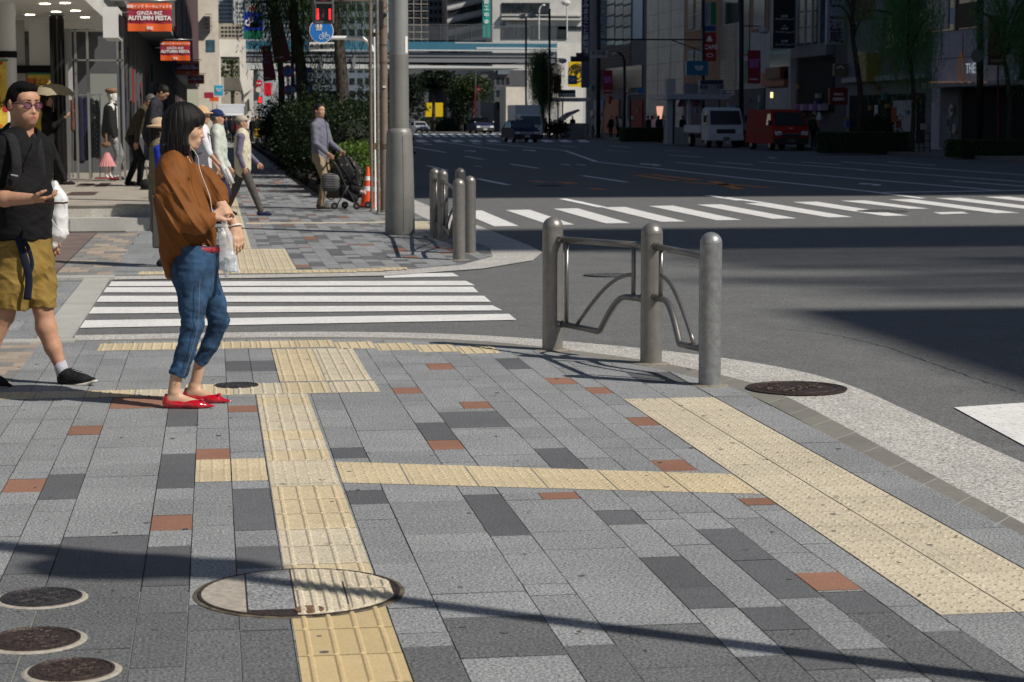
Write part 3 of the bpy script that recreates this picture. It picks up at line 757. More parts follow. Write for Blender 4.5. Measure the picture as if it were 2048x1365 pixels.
for o in list(COL.objects):
    if o.name.startswith('shade_slat'): o['group'] = 'unseen slats added to stripe the road with shade'
# ---------------------------------------------------------------- street furniture near the camera
steel = mat('painted_steel', (.25, .24, .225), .42, .55, ns=14, na=.10, bump=.1, bs=60)
steel2 = mat('painted_steel_weathered', (.27, .28, .285), .45, .5, ns=22, na=.16, bump=.15, bs=80)
rail_m = mat('rail_steel', (.22, .21, .20), .35, .7, ns=14, na=.08)
rust = mat('rusty_steel', (.16, .09, .05), .75, ns=25, na=.4)
def bollard(px, py, label, d=.136, h=.88, grp='bollards on the street corner', m_=None, loc=None):
    p = loc or G(px, py); e = empty('bollard', p, label, 'bollard', grp); r = d/2
    m = MB(); prof = [(r, 0), (r, h-r*1.0-.004), (r-.002, h-r*1.0-.003), (r-.002, h-r*1.0), (r, h-r)]+[(r*math.cos(k*math.pi/16), h-r+r*math.sin(k*math.pi/16)) for k in range(1, 8)]+[(.004, h)]
    m.lathe(prof, n=36); m.build('post', m_ or steel, e, True, angle=40)
    m = MB(); m.lathe([(r+.05, 0), (r+.035, .004), (r+.002, .008)], n=28); m.build('base_mortar', mat('base_mortar', (.22, .20, .16), .9, ns=30, na=.3), e)
    return e, p, r
def guard_rail(p0, p1, r, label, flip=False, hi=.735, lo=(.18, .40)):
    d = (p1-p0); L = d.length; d.normalize(); e = empty('guard_rail', p0, label, 'guard rail', 'arched rails between the bollards')
    P = lambda t, z: d*t+Vector((0, 0, z)); a_, b_ = r, L-r
    la, lb = (lo[0], lo[1]) if not flip else (lo[1], lo[0])
    m = MB(); m.tube([P(a_-.01, hi), P(b_+.01, hi)], .0205, 14); m.build('top_rail', rail_m, e, True)
    m = MB()
    for t0, t1, z in ((a_-.02, a_+.035, hi), (b_-.035, b_+.02, hi), (a_-.02, a_+.035, la), (b_-.035, b_+.02, lb)):
        m.tube([P(t0, z), P(t1, z)], .026, 14)
    m.build('socket', rail_m, e, True, angle=40, sep=True)
    w_ = b_-a_; m = MB(); S = (lambda t: a_+w_*t) if not flip else (lambda t: b_-w_*t)
    low = [P(S(0), lo[0]), P(S(.48), lo[0]-.02)]+[P(S(.50+.30*k/8), lo[0]-.01+(lo[1]-lo[0]+.01)*math.sin(k/8*math.pi/2)) for k in range(9)]+[P(S(1), lo[1])]
    m.tube(low, .0205, 12); m.build('lower_rail', rail_m, e, True)
    m = MB(); m.tube([P(S(.09), hi), P(S(.09), lo[0])], .0145, 10); m.tube([P(S(.88), hi), P(S(.88), lo[1])], .0145, 10)
    m.build('upright', rail_m, e, True, sep=True)
    m = MB(); m.tube([P(S(.22+.66*k/10), lo[0]+.01+(.355)*math.sin(k/10*math.pi/2)) for k in range(11)], .0130, 10); m.build('arch_bar', rail_m, e, True)
B1 = bollard(1105, 700, 'grey steel bollard at the left end of the nearest rail'); B2 = bollard(1302, 727, 'middle grey bollard of the nearest three')
B3 = bollard(1419, 771, 'weathered grey bollard nearest the camera, at the right end of the rail', d=.127, m_=steel2)
guard_rail(B1[1], B2[1], .068, 'arched steel rail between the left and middle near bollards')
guard_rail(B3[1], B2[1], .068, 'arched steel rail between the middle and nearest bollards', lo=(.20, .42))
C1 = bollard(870, 472, 'far-corner bollard nearest the big lamp post'); C2 = bollard(886, 479, 'far-corner bollard second from the big lamp post')
C3 = bollard(918, 520, 'far-corner bollard nearest the camera'); C4 = bollard(940, 507, 'rightmost bollard of the far corner'); C5 = bollard(921, 470, 'rearmost bollard of the far corner, top just visible')
guard_rail(C1[1], C2[1]+Vector((.001, 0, 0)), .068, 'short rail between the two bollards by the lamp post') if (C1[1]-C2[1]).length > .3 else None
guard_rail(C2[1], C3[1], .068, 'arched rail seen end-on between far-corner bollards'); guard_rail(C4[1], C5[1], .068, 'arched rail behind the nearest far-corner bollard')

def lamp_post():
    p = G(800, 467); e = empty('lamp_post', p, 'big grey steel lamp post with wide skirted base on the far corner', 'lamp post')
    s = PXM(p.y); m = MB(); m_ = mat('post_grey', (.235, .235, .215), .5, .3, ns=3, na=.08, bump=.08, bs=30)
    m2 = mat('post_grey_upper', (.30, .31, .30), .5, .3, ns=3, na=.08)
    prof = [(.200, 0), (.197, .35), (.183, 1.0), (.172, 1.30), (.168, 1.345), (.155, 1.375), (.135, 1.395)]
    m.lathe(prof, n=32); m.build('skirt', m_, e, True, angle=30)
    m = MB(); m.lathe([(.130, 1.3), (.128, 2.36)], n=32); m.build('lower_shaft', m_, e, True, angle=30)
    m = MB(); m.lathe([(.126, 2.3), (.115, 6.8), (.09, 9.5)], n=32); m.build('upper_shaft', m2, e, True, angle=30)
    m = MB()
    def sp(t, z, r): return Vector((r*math.sin(t), -r*math.cos(t), z))
    a0 = .12
    for z in (.40, .72, 1.02, 1.24, 1.33): m.sph(sp(a0, z, .20-.025*z), .009, 8)
    for z in (.55, .95): m.sph(sp(-.95, z, .20-.025*z), .009, 8)
    m.build('bolt', steel, e, True, sep=True)
    m = MB(); prev = None
    m.tube([sp(a0+.035, z, r+.0006) for z, r in ((.02, .1995), (.35, .197), (1.0, .183), (1.3, .1725))], .0022, 6); m.build('seam', mat('seam_dark', (.05, .05, .045), .8), e)
    m = MB()   # opening at the foot
    P = [sp(.42, .005, .2005), sp(.52, .30, .1985)]; A = [(.05+.47*k/12, .30+.07*math.sin(k/12*math.pi/2)+.0*k) for k in range(13)]
    pts = [(-.02+.0, .0), (.05, .16), (.15, .27), (.28, .335), (.42, .345), (.50, .30), (.55, .18), (.60, 0)]
    vs = [sp(t, z+.003, .2015-.02*z) for t, z in pts]; m.add(vs, [tuple(range(len(vs)))]); m.build('foot_panel', mat('foot_panel', (.13, .13, .12), .6, .2), e)
    m = MB(); st = mat('sticker_white', (.75, .75, .7), .6)
    for k in range(4): m.add([sp(.62+.1*k, 2.38, .1305), sp(.62+.1*(k+1), 2.38, .1305), sp(.62+.1*(k+1), 2.60, .1295), sp(.62+.1*k, 2.60, .1295)], [(0, 1, 2, 3)])
    m.build('sticker', st, e)
    m = MB(); m.tube([(0, 0, 9.4), (.6, -.1, 10.2), (2.2, -.3, 10.5)], .05, 10); m.build('lamp_arm', m2, e, True)
    m = MB(); m.sph((2.5, -.33, 10.45), (.4, .16, .10), 14); m.build('lamp_head', m2, e, True)
lamp_post()
# cluster of poles left of the lamp post
brown = mat('pole_brown', (.20, .155, .125), .55, .2, ns=9, na=.12); galv = mat('pole_galvanised', (.20, .185, .16), .55, .3, ns=30, na=.35)
whitep = mat('pole_white', (.72, .72, .70), .4); blackm = mat('black_plastic', (.018, .018, .02), .45)
def post(name, x, ybase, v, r0, r1, ztop, m_, label, cat='pole'):
    p = V(x, ybase, v); p.z = 0; e = empty(name, p, label, cat); m = MB()
    m.lathe([(r0*1.35, 0), (r0*1.35, .02), (r0, .03), (r1, ztop)], n=20); m.build('shaft', m_, e, True, angle=35); return e
vp = 32.2
e = post('traffic_signal_pole', 769, 425, 32.6, .068, .060, 6.5, brown, 'thick brown signal pole beside the grey lamp post', 'signal pole')
m = MB()
for z in (1.05, 1.10): m.lathe([(.085, z), (.085, z+.018)], n=16)
for z in (2.42, 2.7, 3.0, 3.3): m.lathe([(.072, z), (.072, z+.025)], n=16)
m.box(-.17, -.06, -.03, .03, 1.02, 1.13); m.box(-.17, -.06, -.03, .03, 2.84, 2.91); m.build('clamp', rust, e, sep=True)
m = MB(); m.box(-.02, .03, -.09, -.066, 2.02, 2.05); m.build('tag_plate', whitep, e)
e2 = post('sign_pole', 743.5, 425, 32.9, .026, .024, 5.0, brown, 'thin brown pole carrying the white sign arm', 'sign pole')
e3 = post('conduit_pole', 757, 425, 32.0, .028, .026, 4.6, galv, 'spotted grey conduit pipe next to the brown signal pole', 'pole')
e4 = post('conduit_pole', 751, 422, 33.4, .016, .016, 3.0, whitep, 'slim white pipe just behind the spotted conduit', 'pole')
# white arm, blue round sign, plate, pedestrian signal
def sign_assembly():
    v = 32.9; s = PXM(v); X = lambda x, y, dv=0: V(x, y, v+dv)
    c = X(643, 62); e = empty('pedestrian_bicycle_sign', c, 'round blue sign with white pedestrians and a bicycle', 'traffic sign'); Mi = sub(e)
    bl = mat('sign_blue', (.02, .17, .55), .35); r = 24*s
    m = MB(); m.tube([c+Vector((0, .012, 0)), c], r, 36); m.build('disc_rim', whitep, e)
    o = e.children[0]; o.data.transform(Mi)
    m = MB(); m.tube([c+Vector((0, -.001, 0)), c+Vector((0, -.004, 0))], r*.94, 36); q = m.build('disc_face', bl, e); q.data.transform(Mi)
    m = MB(); yy = c.y-.006
    def L(pts, w_): m.tube([Vector((c.x+a_*r, yy, c.z+b_*r)) for a_, b_ in pts], w_*r, 6, flat=1)
    def ring(a_, b_, q): L([(a_+q*math.cos(t*math.pi/8), b_+q*math.sin(t*math.pi/8)) for t in range(17)], .022)
    ring(-.02, -.50, .19); ring(.46, -.50, .19)
    L([(-.02, -.5), (.10, -.22), (.38, -.22), (.46, -.5)], .022); L([(.10, -.22), (.20, -.5), (.38, -.22)], .022); L([(-.02, -.5), (.20, -.5)], .022); L([(.05, -.14), (.14, -.14)], .03); L([(.38, -.22), (.40, -.12), (.32, -.1)], .022)
    for a_, h in ((-.34, .42), (-.10, .32)):
        m.sph((c.x+a_*r, yy, c.z+.62*r), .07*r, 8); L([(a_, .52), (a_, .26)], .085); L([(a_-.04, .3), (a_-.06, .02)], .04); L([(a_+.04, .3), (a_+.06, .02)], .04); L([(a_-.11, .5), (a_-.14, .26)], .03); L([(a_+.11, .5), (a_+.14, .26)], .03)
    q = m.build('pictogram', whitep, e); q.data.transform(Mi)
    c2 = X(643.5, 94); e = empty('plate_sign', c2, 'white plate with black Japanese lettering under the round blue sign', 'traffic sign')
    m = MB(); m.bbox(-24.5*s, 24.5*s, -.008, .008, -8.7*s, 8.7*s, .003); m.build('plate', mat('sign_white', (.66, .66, .62), .4), e)
    text('歩行者優先', 10.5*s, faceM((0, -.012, 0), (1, 0, 0), (0, 0, 1)), blackm, e, bold=.002, sx=.92)
    m = MB(); a_ = [X(745, 104), X(744, 96), X(739, 88), X(730, 80), X(716, 76.5), X(640, 76)]
    p0 = V(743.5, 425, 32.9); e = empty('curved_pipe', a_[-1], 'white curved pipe arm holding the round blue sign', 'sign arm')
    Mi = sub(e); m.tube([Mi @ (q+Vector((0, .03, 0))) for q in smooth3(a_)], 5.2*s*.75, 12); m.build('pipe', whitep, e, True)
def smooth3(P, n=5):
    out = []
    for i in range(len(P)-1):
        a_, b_, c_, d_ = P[max(i-1, 0)], P[i], P[i+1], P[min(i+2, len(P)-1)]
        for k in range(n):
            t = k/n; out.append(.5*((2*b_)+(c_-a_)*t+(2*a_-5*b_+4*c_-d_)*t*t+(3*b_-a_-3*c_+d_)*t**3))
    return out+[P[-1]]
sign_assembly()
def ped_signal():
    v = 32.3; s = PXM(v); c = V(647.5, 22, v); e = empty('pedestrian_signal', c, 'grey pedestrian signal showing two red countdown bars', 'traffic signal')
    cg = mat('signal_housing', (.10, .10, .105), .5); m = MB(); m.bbox(-20.5*s, 20.5*s, 0, .22, -25*s, 60*s, .012); m.build('housing', cg, e)
    m = MB(); m.bbox(-15.5*s, 15.5*s, -.004, .012, -19.5*s, 12.5*s, .003); m.bbox(-15.5*s, 15.5*s, -.004, .012, 18*s, 50*s, .003); m.build('lens', mat('lens_dark', (.012, .010, .010), .2), e, sep=True)
    m = MB()
    for x in (-16.6*s, 16.6*s): m.box(x-.008, x+.008, -.10, 0, -20*s, 13.5*s)
    m.box(-17*s, 17*s, -.10, 0, 13*s, 14.5*s); m.build('visor', cg, e)
    rd = mat('led_red', (1, .02, .02), emit=1.9); m = MB()
    for sx in (-1, 1):
        m.box(sx*11.8*s-2.0*s, sx*11.8*s+2.0*s, -.009, -.005, -17.2*s, 4*s)
    m.box(-5*s, 5*s, -.009, -.005, 21.5*s, 24*s); m.build('countdown_bar', rd, e, sep=True)
    dm = mat('led_dim', (.10, .085, .08), .5); m = MB(); m.sph((0, -.006, 5.5*s), (2*s, .003, 2*s), 8); m.box(-3*s, 3*s, -.008, -.005, -4*s, 3*s); m.box(-2.6*s, -.5*s, -.008, -.005, -13*s, -4*s); m.box(.5*s, 2.6*s, -.008, -.005, -13*s, -4*s)
    m.build('dim_figure', dm, e)
    m = MB(); m.tube([(20*s, .12, 20*s), (110*s, .15, 24*s)], .02, 8); m.build('bracket', brown, e, True)
    c = V(737, 30, 32.5); e = empty('pedestrian_signal', c, 'dark signal box seen from the side on the brown pole', 'traffic signal')
    m = MB(); m.bbox(15*s, 29*s, -.10, .15, -28*s, 28*s, .02); m.sph((32*s, 0, 0), (5*s, .06, 5*s), 10); m.build('housing', blackm, e)
    c = V(735, -8, 32.7); e = empty('signal_backing_sign', c, 'red sign edge at the top of the thin brown pole', 'sign')
    m = MB(); m.box(-18*s, 15*s, 0, .02, -10*s, 12*s); m.build('panel', mat('sign_red', (.55, .02, .03), .4), e)
ped_signal()
# cones
def cone(x, y, v, label):
    p = V(x, y, v); p.z = 0; e = empty('traffic_cone', p, label, 'traffic cone', 'orange traffic cones by the poles')
    o_, w_ = mat('cone_orange', (.75, .09, .02), .5), mat('cone_white', (.75, .75, .75), .4)
    m = MB(); m.bbox(-.19, .19, -.19, .19, 0, .035, .012); m.build('foot', o_, e)
    m = MB(); R = lambda z: .135-.112*(z-.03)/.66
    m.lathe([(R(z), z) for z in (.03, .3, .5, .69)]+[(.004, .70)], n=20); m.build('body', o_, e, True, angle=50)
    m = MB(); 
    for a_, b_ in ((.28, .36), (.46, .53)): m.lathe([(R(a_)+.003, a_), (R(b_)+.003, b_)], n=20)
    m.build('reflective_band', w_, e, True, angle=50, sep=True); return e
c_ = cone(736, 400, 34.6, 'orange and white cone right of the pushchair'); c_.rotation_euler.x = .02
cone(753, 402, 34.2, 'orange and white cone partly hidden behind the thin poles')
# manhole covers
iron = mat('cast_iron', (.075, .055, .048), .55, .6, ns=60, na=.4, bump=.6, bs=90); irond = mat('cast_iron_dark', (.05, .048, .05), .6, .5, ns=60, na=.4, bump=.6, bs=90)
ironr = mat('cast_iron_road', (.095, .095, .10), .7, .3, ns=60, na=.4, bump=.6, bs=90)
mort = mat('ring_mortar', (.36, .33, .28), .9, ns=30, na=.2)
def manhole(x, y, r, label, z=.003, motif='flower', m_=None, ring=True, seed=1):
    p = G(x, y); p.z = z; e = empty('manhole_cover', p, label, 'manhole cover'); R_ = random.Random(seed); m_ = m_ or iron
    if ring: m = MB(); m.lathe([(r*1.10+.01*math.sin(1), -.004), (r*1.09, 0.0), (r*.98, .0005)], n=40); m.build('mortar_ring', mort, e)
    m = MB(); m.lathe([(r, -.002), (r, .004), (r*.93, .005), (r*.915, .0012), (r*.90, .0012)], n=48); m.build('rim', m_, e, True, angle=30)
    m = MB(); m.lathe([(r*.895, 0), (r*.895, .003)], n=40)
    def T(pts, w_): m.tube([Vector((a_*r, b_*r, .003)) for a_, b_ in pts], w_*r, 5, flat=1)
    def circ(a_, b_, q, w_, n=14): T([(a_+q*math.cos(t*2*math.pi/n), b_+q*math.sin(t*2*math.pi/n)) for t in range(n+1)], w_)
    circ(0, 0, .80, .018, 30)
    if motif == 'flower':
        circ(0, 0, .18, .02)
        for k in range(6):
            a_ = k*math.pi/3+.3; circ(.45*math.cos(a_), .45*math.sin(a_), .17, .02); circ(.45*math.cos(a_), .45*math.sin(a_), .08, .02, 8)
            b_ = a_+math.pi/6; T([(.2*math.cos(b_), .2*math.sin(b_)), (.5*math.cos(b_+.1), .5*math.sin(b_+.1)), (.75*math.cos(b_-.05), .75*math.sin(b_-.05))], .022)
    elif motif == 'swirl':
        for k in range(14):
            a_ = R_.uniform(0, 6.28); q = R_.uniform(.15, .7); T([(q*math.cos(a_)+.16*t/5*math.cos(a_+t*.9), q*math.sin(a_)+.16*t/5*math.sin(a_+t*.9)) for t in range(7)], .024)
    else:
        for k in range(8):
            a_ = k*math.pi/4; T([(.15*math.cos(a_), .15*math.sin(a_)), (.72*math.cos(a_), .72*math.sin(a_))], .03)
            circ(.5*math.cos(a_+.39), .5*math.sin(a_+.39), .09, .02, 8)
        circ(0, 0, .3, .02); circ(0, 0, .12, .03)
    m.build('cover_plate', m_, e, True, angle=30); return e
manhole(83, 1197, .128, 'dark round cast-iron cover, topmost of three at the lower left', m_=irond, motif='flower', seed=3)
manhole(68, 1281, .135, 'rusty-rimmed round iron cover, middle of three at the lower left', motif='swirl', seed=4)
manhole(144, 1343, .118, 'small brown iron cover with spokes, lowest of three at the lower left', motif='spoke', seed=5)
manhole(1593, 778, .285, 'large brown patterned iron cover set in the kerb gutter', motif='swirl', seed=9, z=.004, ring=False)
manhole(473, 772, .125, 'small dark round cover beside the tactile strip near the zebra', motif='swirl', m_=irond, ring=False, seed=6)
manhole(1212, 549, .22, 'dark round cover in the roadway behind the near rail', motif='swirl', m_=ironr, ring=False, seed=7, z=-.006)
manhole(1765, 422, .42, 'dark round cover in the middle of the main zebra crossing', motif='swirl', m_=ironr, ring=False, seed=8, z=-.005)
manhole(1098, 371, .30, 'faint dark cover in the shaded lane beyond the zebra', motif='swirl', m_=ironr, ring=False, seed=12, z=-.006)
def paved_cover():
    p = G(599, 1186); p.z = .004; r = .325; e = empty('paved_manhole_cover', p, 'large round cover filled with grey and yellow paving across the tactile strip', 'manhole cover')
    Mi = sub(e); m = MB(); m.lathe([(r, -.004), (r, .003), (r*.975, .004), (r*.97, .001)], n=60); m.build('rim', iron, e, True, angle=30)
    m = MB(); m.lathe([(r*1.05, -.005), (r*1.045, -.001), (r*.99, 0)], n=60); m.build('dirt_ring', mat('dirt_ring', (.10, .085, .06), .95, ns=20, na=.6), e)
    H = halfplanes([(r*.965*math.cos(t*math.pi/24), r*.965*math.sin(t*math.pi/24)) for t in range(48)])
    m = MB(); Pc = clip(rect(-r, r, -r, r), H); m.add([(x, y, .0005) for x, y in Pc], [tuple(range(len(Pc)))], 3)
    def piece(x0, x1, y0, y1, mi, kind=None):
        P = clip(rect(x0+.003, x1-.003, y0+.003, y1-.003), H)
        if P: m.add([(x, y, .0022) for x, y in P], [tuple(range(len(P)))], mi, None, rnd.uniform(.9, 1.05))
        if kind:
            for k in range(4):
                c = x0+(x1-x0)*(k+.5)/4
                yy = [b_ for b_ in (y0+.01, y1-.01) if c*c+b_*b_ < (r*.93)**2]
                ya, yb = y0+.01, y1-.01
                lim = math.sqrt(max(0, (r*.93)**2-c*c)); ya, yb = max(ya, -lim), min(yb, lim)
                if yb-ya > .03: bar(m, c-.012, c+.012, ya, yb, .0022, .005, mi)
    piece(-.34, -.17, -.4, .4, 4); piece(-.17, -.02, -.235, .4, 2)
    for a_, b_ in ((-.02, .145), (.145, .30)):
        piece(a_, b_, .01, .40, 1, 1); piece(a_, b_, -.40, .01, 0, 1)
    m.build('paved_infill', [gt2, gt2, gl, mort, mort], e, tone=True)
    m = MB(); m.lathe([(.045, .002), (.045, .006), (.03, .007), (.028, .003)], c=(.02, -.255, 0), n=18); m.build('lifting_eye', rust, e)
paved_cover()
# ---------------------------------------------------------------- the two people in front
def Wf(root):
    Mi = sub(root); C = Mi @ CAMP; R3 = Mi.to_3x3()
    def W(x, y, dy=0.0, z=None):
        d = R3 @ ray(x, y); p = C+d*((dy-C.y)/d.y)
        if z is not None: p.z = z
        return p
    return W
def chain(P, R, k=.02, fd=None, fl=None):
    return [('c', P[i], P[i+1], R[i], R[i+1], k)+((fd, fl) if fd is not None else ()) for i in range(len(P)-1)]
X_, Y_, Z_ = Vector((1, 0, 0)), Vector((0, 1, 0)), Vector((0, 0, 1))
skinf = skin((.56, .35, .24), 'skin_woman'); skinm = skin((.47, .26, .17), 'skin_man')
brownf = mat('browblack', (.012, .008, .007), .6)
blousem = cloth('blouse_brown', (.185, .066, .014), na=.12, ns=5, bump=.3, bs=160, rough=.7)
denim = cloth('denim', (.030, .072, .145), na=.5, ns=9, bump=.5, bs=420)
plast = mat('clear_plastic', (.86, .87, .90), .22, alpha=.40, spec=.8, ns=8, bump=1, bs=14)
plast2 = mat('milky_plastic', (.80, .81, .82), .3, alpha=.86, spec=.6, ns=8, bump=1, bs=14)
def woman():
    g = G(372, 812); root = empty('person', g, 'woman in a loose brown blouse, cropped jeans and red flats holding a clear bag', 'person', rz=-YAW); W = Wf(root)
    s = 1.0; hc = W(370.5, 253, 0); fdir = Vector((.975, .02, -.17)); up = Vector((.17, 0, .98))
    HP, L, M = head_prims(hc, fdir, up, s*.985)
    sh = W(352, 338, 0); B = list(HP)
    B += [('c', L(-.015, 0, -.055), W(352, 328, 0), .050, .056, .02), ('c', W(352, 345, -.10), W(352, 345, .10), .06, .06, .04), ('c', W(352, 352, 0), W(385, 480, 0), .10, .09, .05), ('c', W(395, 505, -.04), W(395, 505, .04), .08, .08, .04)]
    eR, wR = W(384, 452, -.22), W(424, 436, -.17); eL, wL = W(434, 396, .17), W(470, 450, .04)
    B += chain([W(346, 350, -.15), eR, wR], [.040, .036, .025]); B += chain([W(368, 350, .14), eL, W(448, 424, .11), wL], [.040, .036, .036, .0245])
    B += [('c', W(388, 545, -.08), W(386, 650, -.085), .06, .040, .02), ('c', W(386, 650, -.085), W(355, 740, -.08), .040, .034, .02), ('c', W(355, 740, -.08), W(348, 782, -.08), .034, .031, .01),
          ('c', W(410, 545, .08), W(438, 640, .09), .06, .038, .02), ('c', W(436, 640, .09), W(401, 720, .13), .038, .030, .02), ('c', W(401, 720, .13), W(390, 768, .145), .030, .029, .01)]
    def foot(ax, ay, dy, d):
        a_ = W(ax, ay, dy); a_.z = .052; d = Vector(d).normalized(); sd = Vector((-d.y, d.x, 0))
        return [('c', a_+Z_*.03, a_-d*.012, .032, .031, .01), ('c', a_-d*.02-Z_*.014, a_+d*.10-Z_*.028, .029, .021, .02), ('c', a_+d*.02, a_+d*.11-Z_*.026, .027, .018, .02), ('c', a_+d*.08-Z_*.03, a_+d*.165-Z_*.038, .028, .012, .015, Z_, .6)]
    d1, d2 = (1, -.06, 0), (1, -.28, 0)
    B += foot(349, 790, -.08, d1); B += foot(388, 780, .145, d2)
    # hands
    dR = (W(448, 421, -.15)-wR).normalized(); B += hand_prims(wR-dR*.004, dR, (0, .55, -.8), .92, curl=1.45, thumb_side=-1)
    dL = (W(485, 512, .0)-wL).normalized(); B += hand_prims(wL, dL, (-.45, .55, .0), .94, curl=.42, thumb_side=-1)
    VF = sdf(B, .0042)
    fm = face_matf(L, s*.985, hc, fdir, up)
    mk('body', VF, [skinf, lipm, brownf, eyew], root, matf=fm)
    # hair: bob with fringe
    H = [('e', L(-.014, 0, .030), (.104, .090, .098), .01, M), ('c', L(-.040, 0, .0), W(347, 292, 0), .080, .066, .03), ('c', W(347, 288, 0), W(343, 304, 0), .068, .058, .02)]
    for sy in (-1, 1):
        H += [('c', W(365, 248, .056*sy), W(360, 300, .066*sy), .056, .046, .02, Y_, .50), ('c', W(352, 262, .05*sy), W(346, 304, .058*sy), .058, .052, .02, Y_, .7)]
    H += [('e', L(.052, 0, .052), (.042, .068, .042), .02, M), ('c', L(.072, -.045, .034), L(.072, .045, .034), .016, .016, .012)]
    H += [('-c', L(.085, -.03, -.055), L(.085, .03, -.055), .062, .062, .006), ('-e', W(372, 352, 0), (.2, .3, .098), .012)]
    rr = random.Random(3)
    for k in range(16):
        a_ = rr.uniform(-1, 1); sy = -1 if k % 2 else 1; x = 325+rr.random()*52
        H.append(('c', W(x, 292, sy*.078), W(x-2+rr.uniform(-3, 3), 313+rr.uniform(-2, 6), sy*.074), .012, .003, .008))
    def strands(X, Y, Z):
        an = np.arctan2(Y-hc.y, X-hc.x+.02); return .0011*np.sin(an*37+Z*12)+.0007*np.sin(an*83-Z*15)+.0012*np.sin(an*19+Z*9)
    mk('hair', sdf(H, .0042, strands), hairm, root)
    m = MB(); rr = random.Random(8)
    for k in range(46):
        t = rr.uniform(.15, .95); x0 = 332+t*48; sy = -1 if k % 4 else 1
        P = [W(x0+rr.uniform(-3, 3)*.5, 238+rr.uniform(-6, 10), sy*.082), W(x0-4+rr.uniform(-2, 2), 270, sy*.096), W(x0-8*(1-t)+rr.uniform(-3, 3), 298, sy*.098), W(x0-10*(1-t)+rr.uniform(-5, 5), 314+rr.uniform(-4, 7), sy*.092)]
        m.tube(smooth3(P, 4), .0011, 4)
    for k in range(14): x0 = 384+k; m.tube(smooth3([W(x0-3, 232, -.055+.006*k), W(x0+3, 248, -.055+.006*k), W(x0+4+rr.uniform(-1, 2), 263+rr.uniform(-2, 3), -.052+.006*k)], 4), .0011, 4)
    m.build('loose_hair', hairm, root)
    # blouse
    T = [('c', W(350, 338, -.10), W(352, 338, .11), .062, .062, .05), ('c', W(354, 332, 0), W(352, 345, 0), .085, .12, .04, X_, .75),
         ('c', W(352, 350, 0), W(357, 400, 0), .155, .175, .05, X_, .60), ('c', W(357, 400, 0), W(365, 462, 0), .170, .168, .05, X_, .68),
         ('c', W(352, 455, 0), W(343, 510, 0), .155, .115, .05, X_, .50), ('c', W(343, 500, 0), W(345, 532, 0), .12, .07, .04, X_, .32), ('c', W(378, 440, 0), W(397, 474, 0), .150, .125, .05, X_, .72)]
    T += chain([W(346, 346, -.135), W(348, 392, -.20), W(366, 436, -.225), W(392, 446, -.215), W(420, 438, -.175)], [.072, .083, .074, .060, .041], .03)
    T += chain([W(368, 346, .12), W(402, 368, .17), W(424, 388, .18), W(440, 405, .155)], [.075, .088, .076, .043], .03)
    T += [('-c', W(436, 433, -.155), W(460, 428, -.13), .033, .05, .004), ('-c', W(448, 415, .13), W(462, 440, .10), .036, .05, .004), ('-e', W(415, 541, 0), (.142, .4, .128), .012), ('-c', W(362, 318, 0), W(362, 308, 0), .062, .07, .01)]
    w1 = wrinkle(.017, 13, (.9, .1, .42), .26, .3, 2.2); w2 = wrinkle(.005, 25, (.8, .2, .30), .20, 2.1, 2.0)
    w3 = wrinkle(.006, 60, (.85, .2, .25), .2, 1.0, 1.5); cf = W(418, 438, -.18); cg = W(438, 403, .15)
    def wf(X, Y, Z):
        k = np.clip(1-((X-cf.x)**2+(Y-cf.y)**2+(Z-cf.z)**2)/.006, 0, 1)+np.clip(1-((X-cg.x)**2+(Y-cg.y)**2+(Z-cg.z)**2)/.006, 0, 1)
        top = np.clip((1.36-Z)/.15, .25, 1)
        return (w1(X, Y, Z)*(1-.6*k)+w2(X, Y, Z))*top+w3(X, Y, Z)*k
    mk('blouse', sdf(T, .0048, wf), blousem, root, relax=2)
    m = MB(); c_ = W(357, 325, 0)
    m.tube([c_+Vector((.068*math.cos(t*math.pi/12), .078*math.sin(t*math.pi/12), .004-.02*math.cos(t*math.pi/12))) for t in range(25)], .009, 8, caps=False); m.build('collar', blousem, root, True)
    # jeans
    J = [('c', W(399, 500, -.0), W(396, 520, 0), .155, .165, .03, X_, .62), ('c', W(394, 522, 0), W(391, 552, 0), .168, .165, .03, X_, .68), ('e', W(370, 545, -.06), (.075, .085, .095), .03), ('e', W(372, 545, .06), (.075, .085, .095), .03)]
    J += chain([W(384, 560, -.08), W(385, 610, -.085), W(385, 652, -.088), W(371, 705, -.082), W(355, 752, -.08)], [.088, .071, .057, .050, .048], .02)
    J += chain([W(408, 560, .08), W(427, 605, .085), W(438, 642, .09), W(420, 690, .115), W(399, 727, .13)], [.082, .064, .053, .044, .037], .02)
    def cut(a_, b_, r): d = (b_-a_).normalized(); e_ = b_+d*.012; return ('-c', e_+d*.30, e_+d*.32, .30, .30, .002)
    J += [cut(W(371, 705, -.082), W(357, 745, -.08), .085), cut(W(420, 690, .115), W(402, 721, .13), .08), ('-e', W(405, 470, 0), (.25, .25, .062), .01)]
    j1 = wrinkle(.0026, 14, (.3, 0, 1), .35, 1.7, 2.0); j2 = wrinkle(.0022, 34, (.2, .2, 1), .25, .4, 1.8)
    mk('jeans', sdf(J, .0048, lambda X, Y, Z: (j1(X, Y, Z)+j2(X, Y, Z))*(1+.9*np.exp(-((Z-.14)/.12)**2)+.5*np.exp(-((Z-.46)/.08)**2)-.4*np.exp(-((Z-.68)/.10)**2))), denim, root)
    m = MB(); c_ = W(399, 496, 0)
    pts = [c_+Vector((.105*math.cos(t*math.pi/16), .155*math.sin(t*math.pi/16), -.008*math.cos(t*math.pi/16))) for t in range(33)]
    m.tube(pts, .016, 6, caps=False, flat=.25); m.build('belt', mat('belt_red', (.25, .02, .035), .6, ns=40, na=.8), root, True)
    m = MB()                                          # side seam and pocket stitching
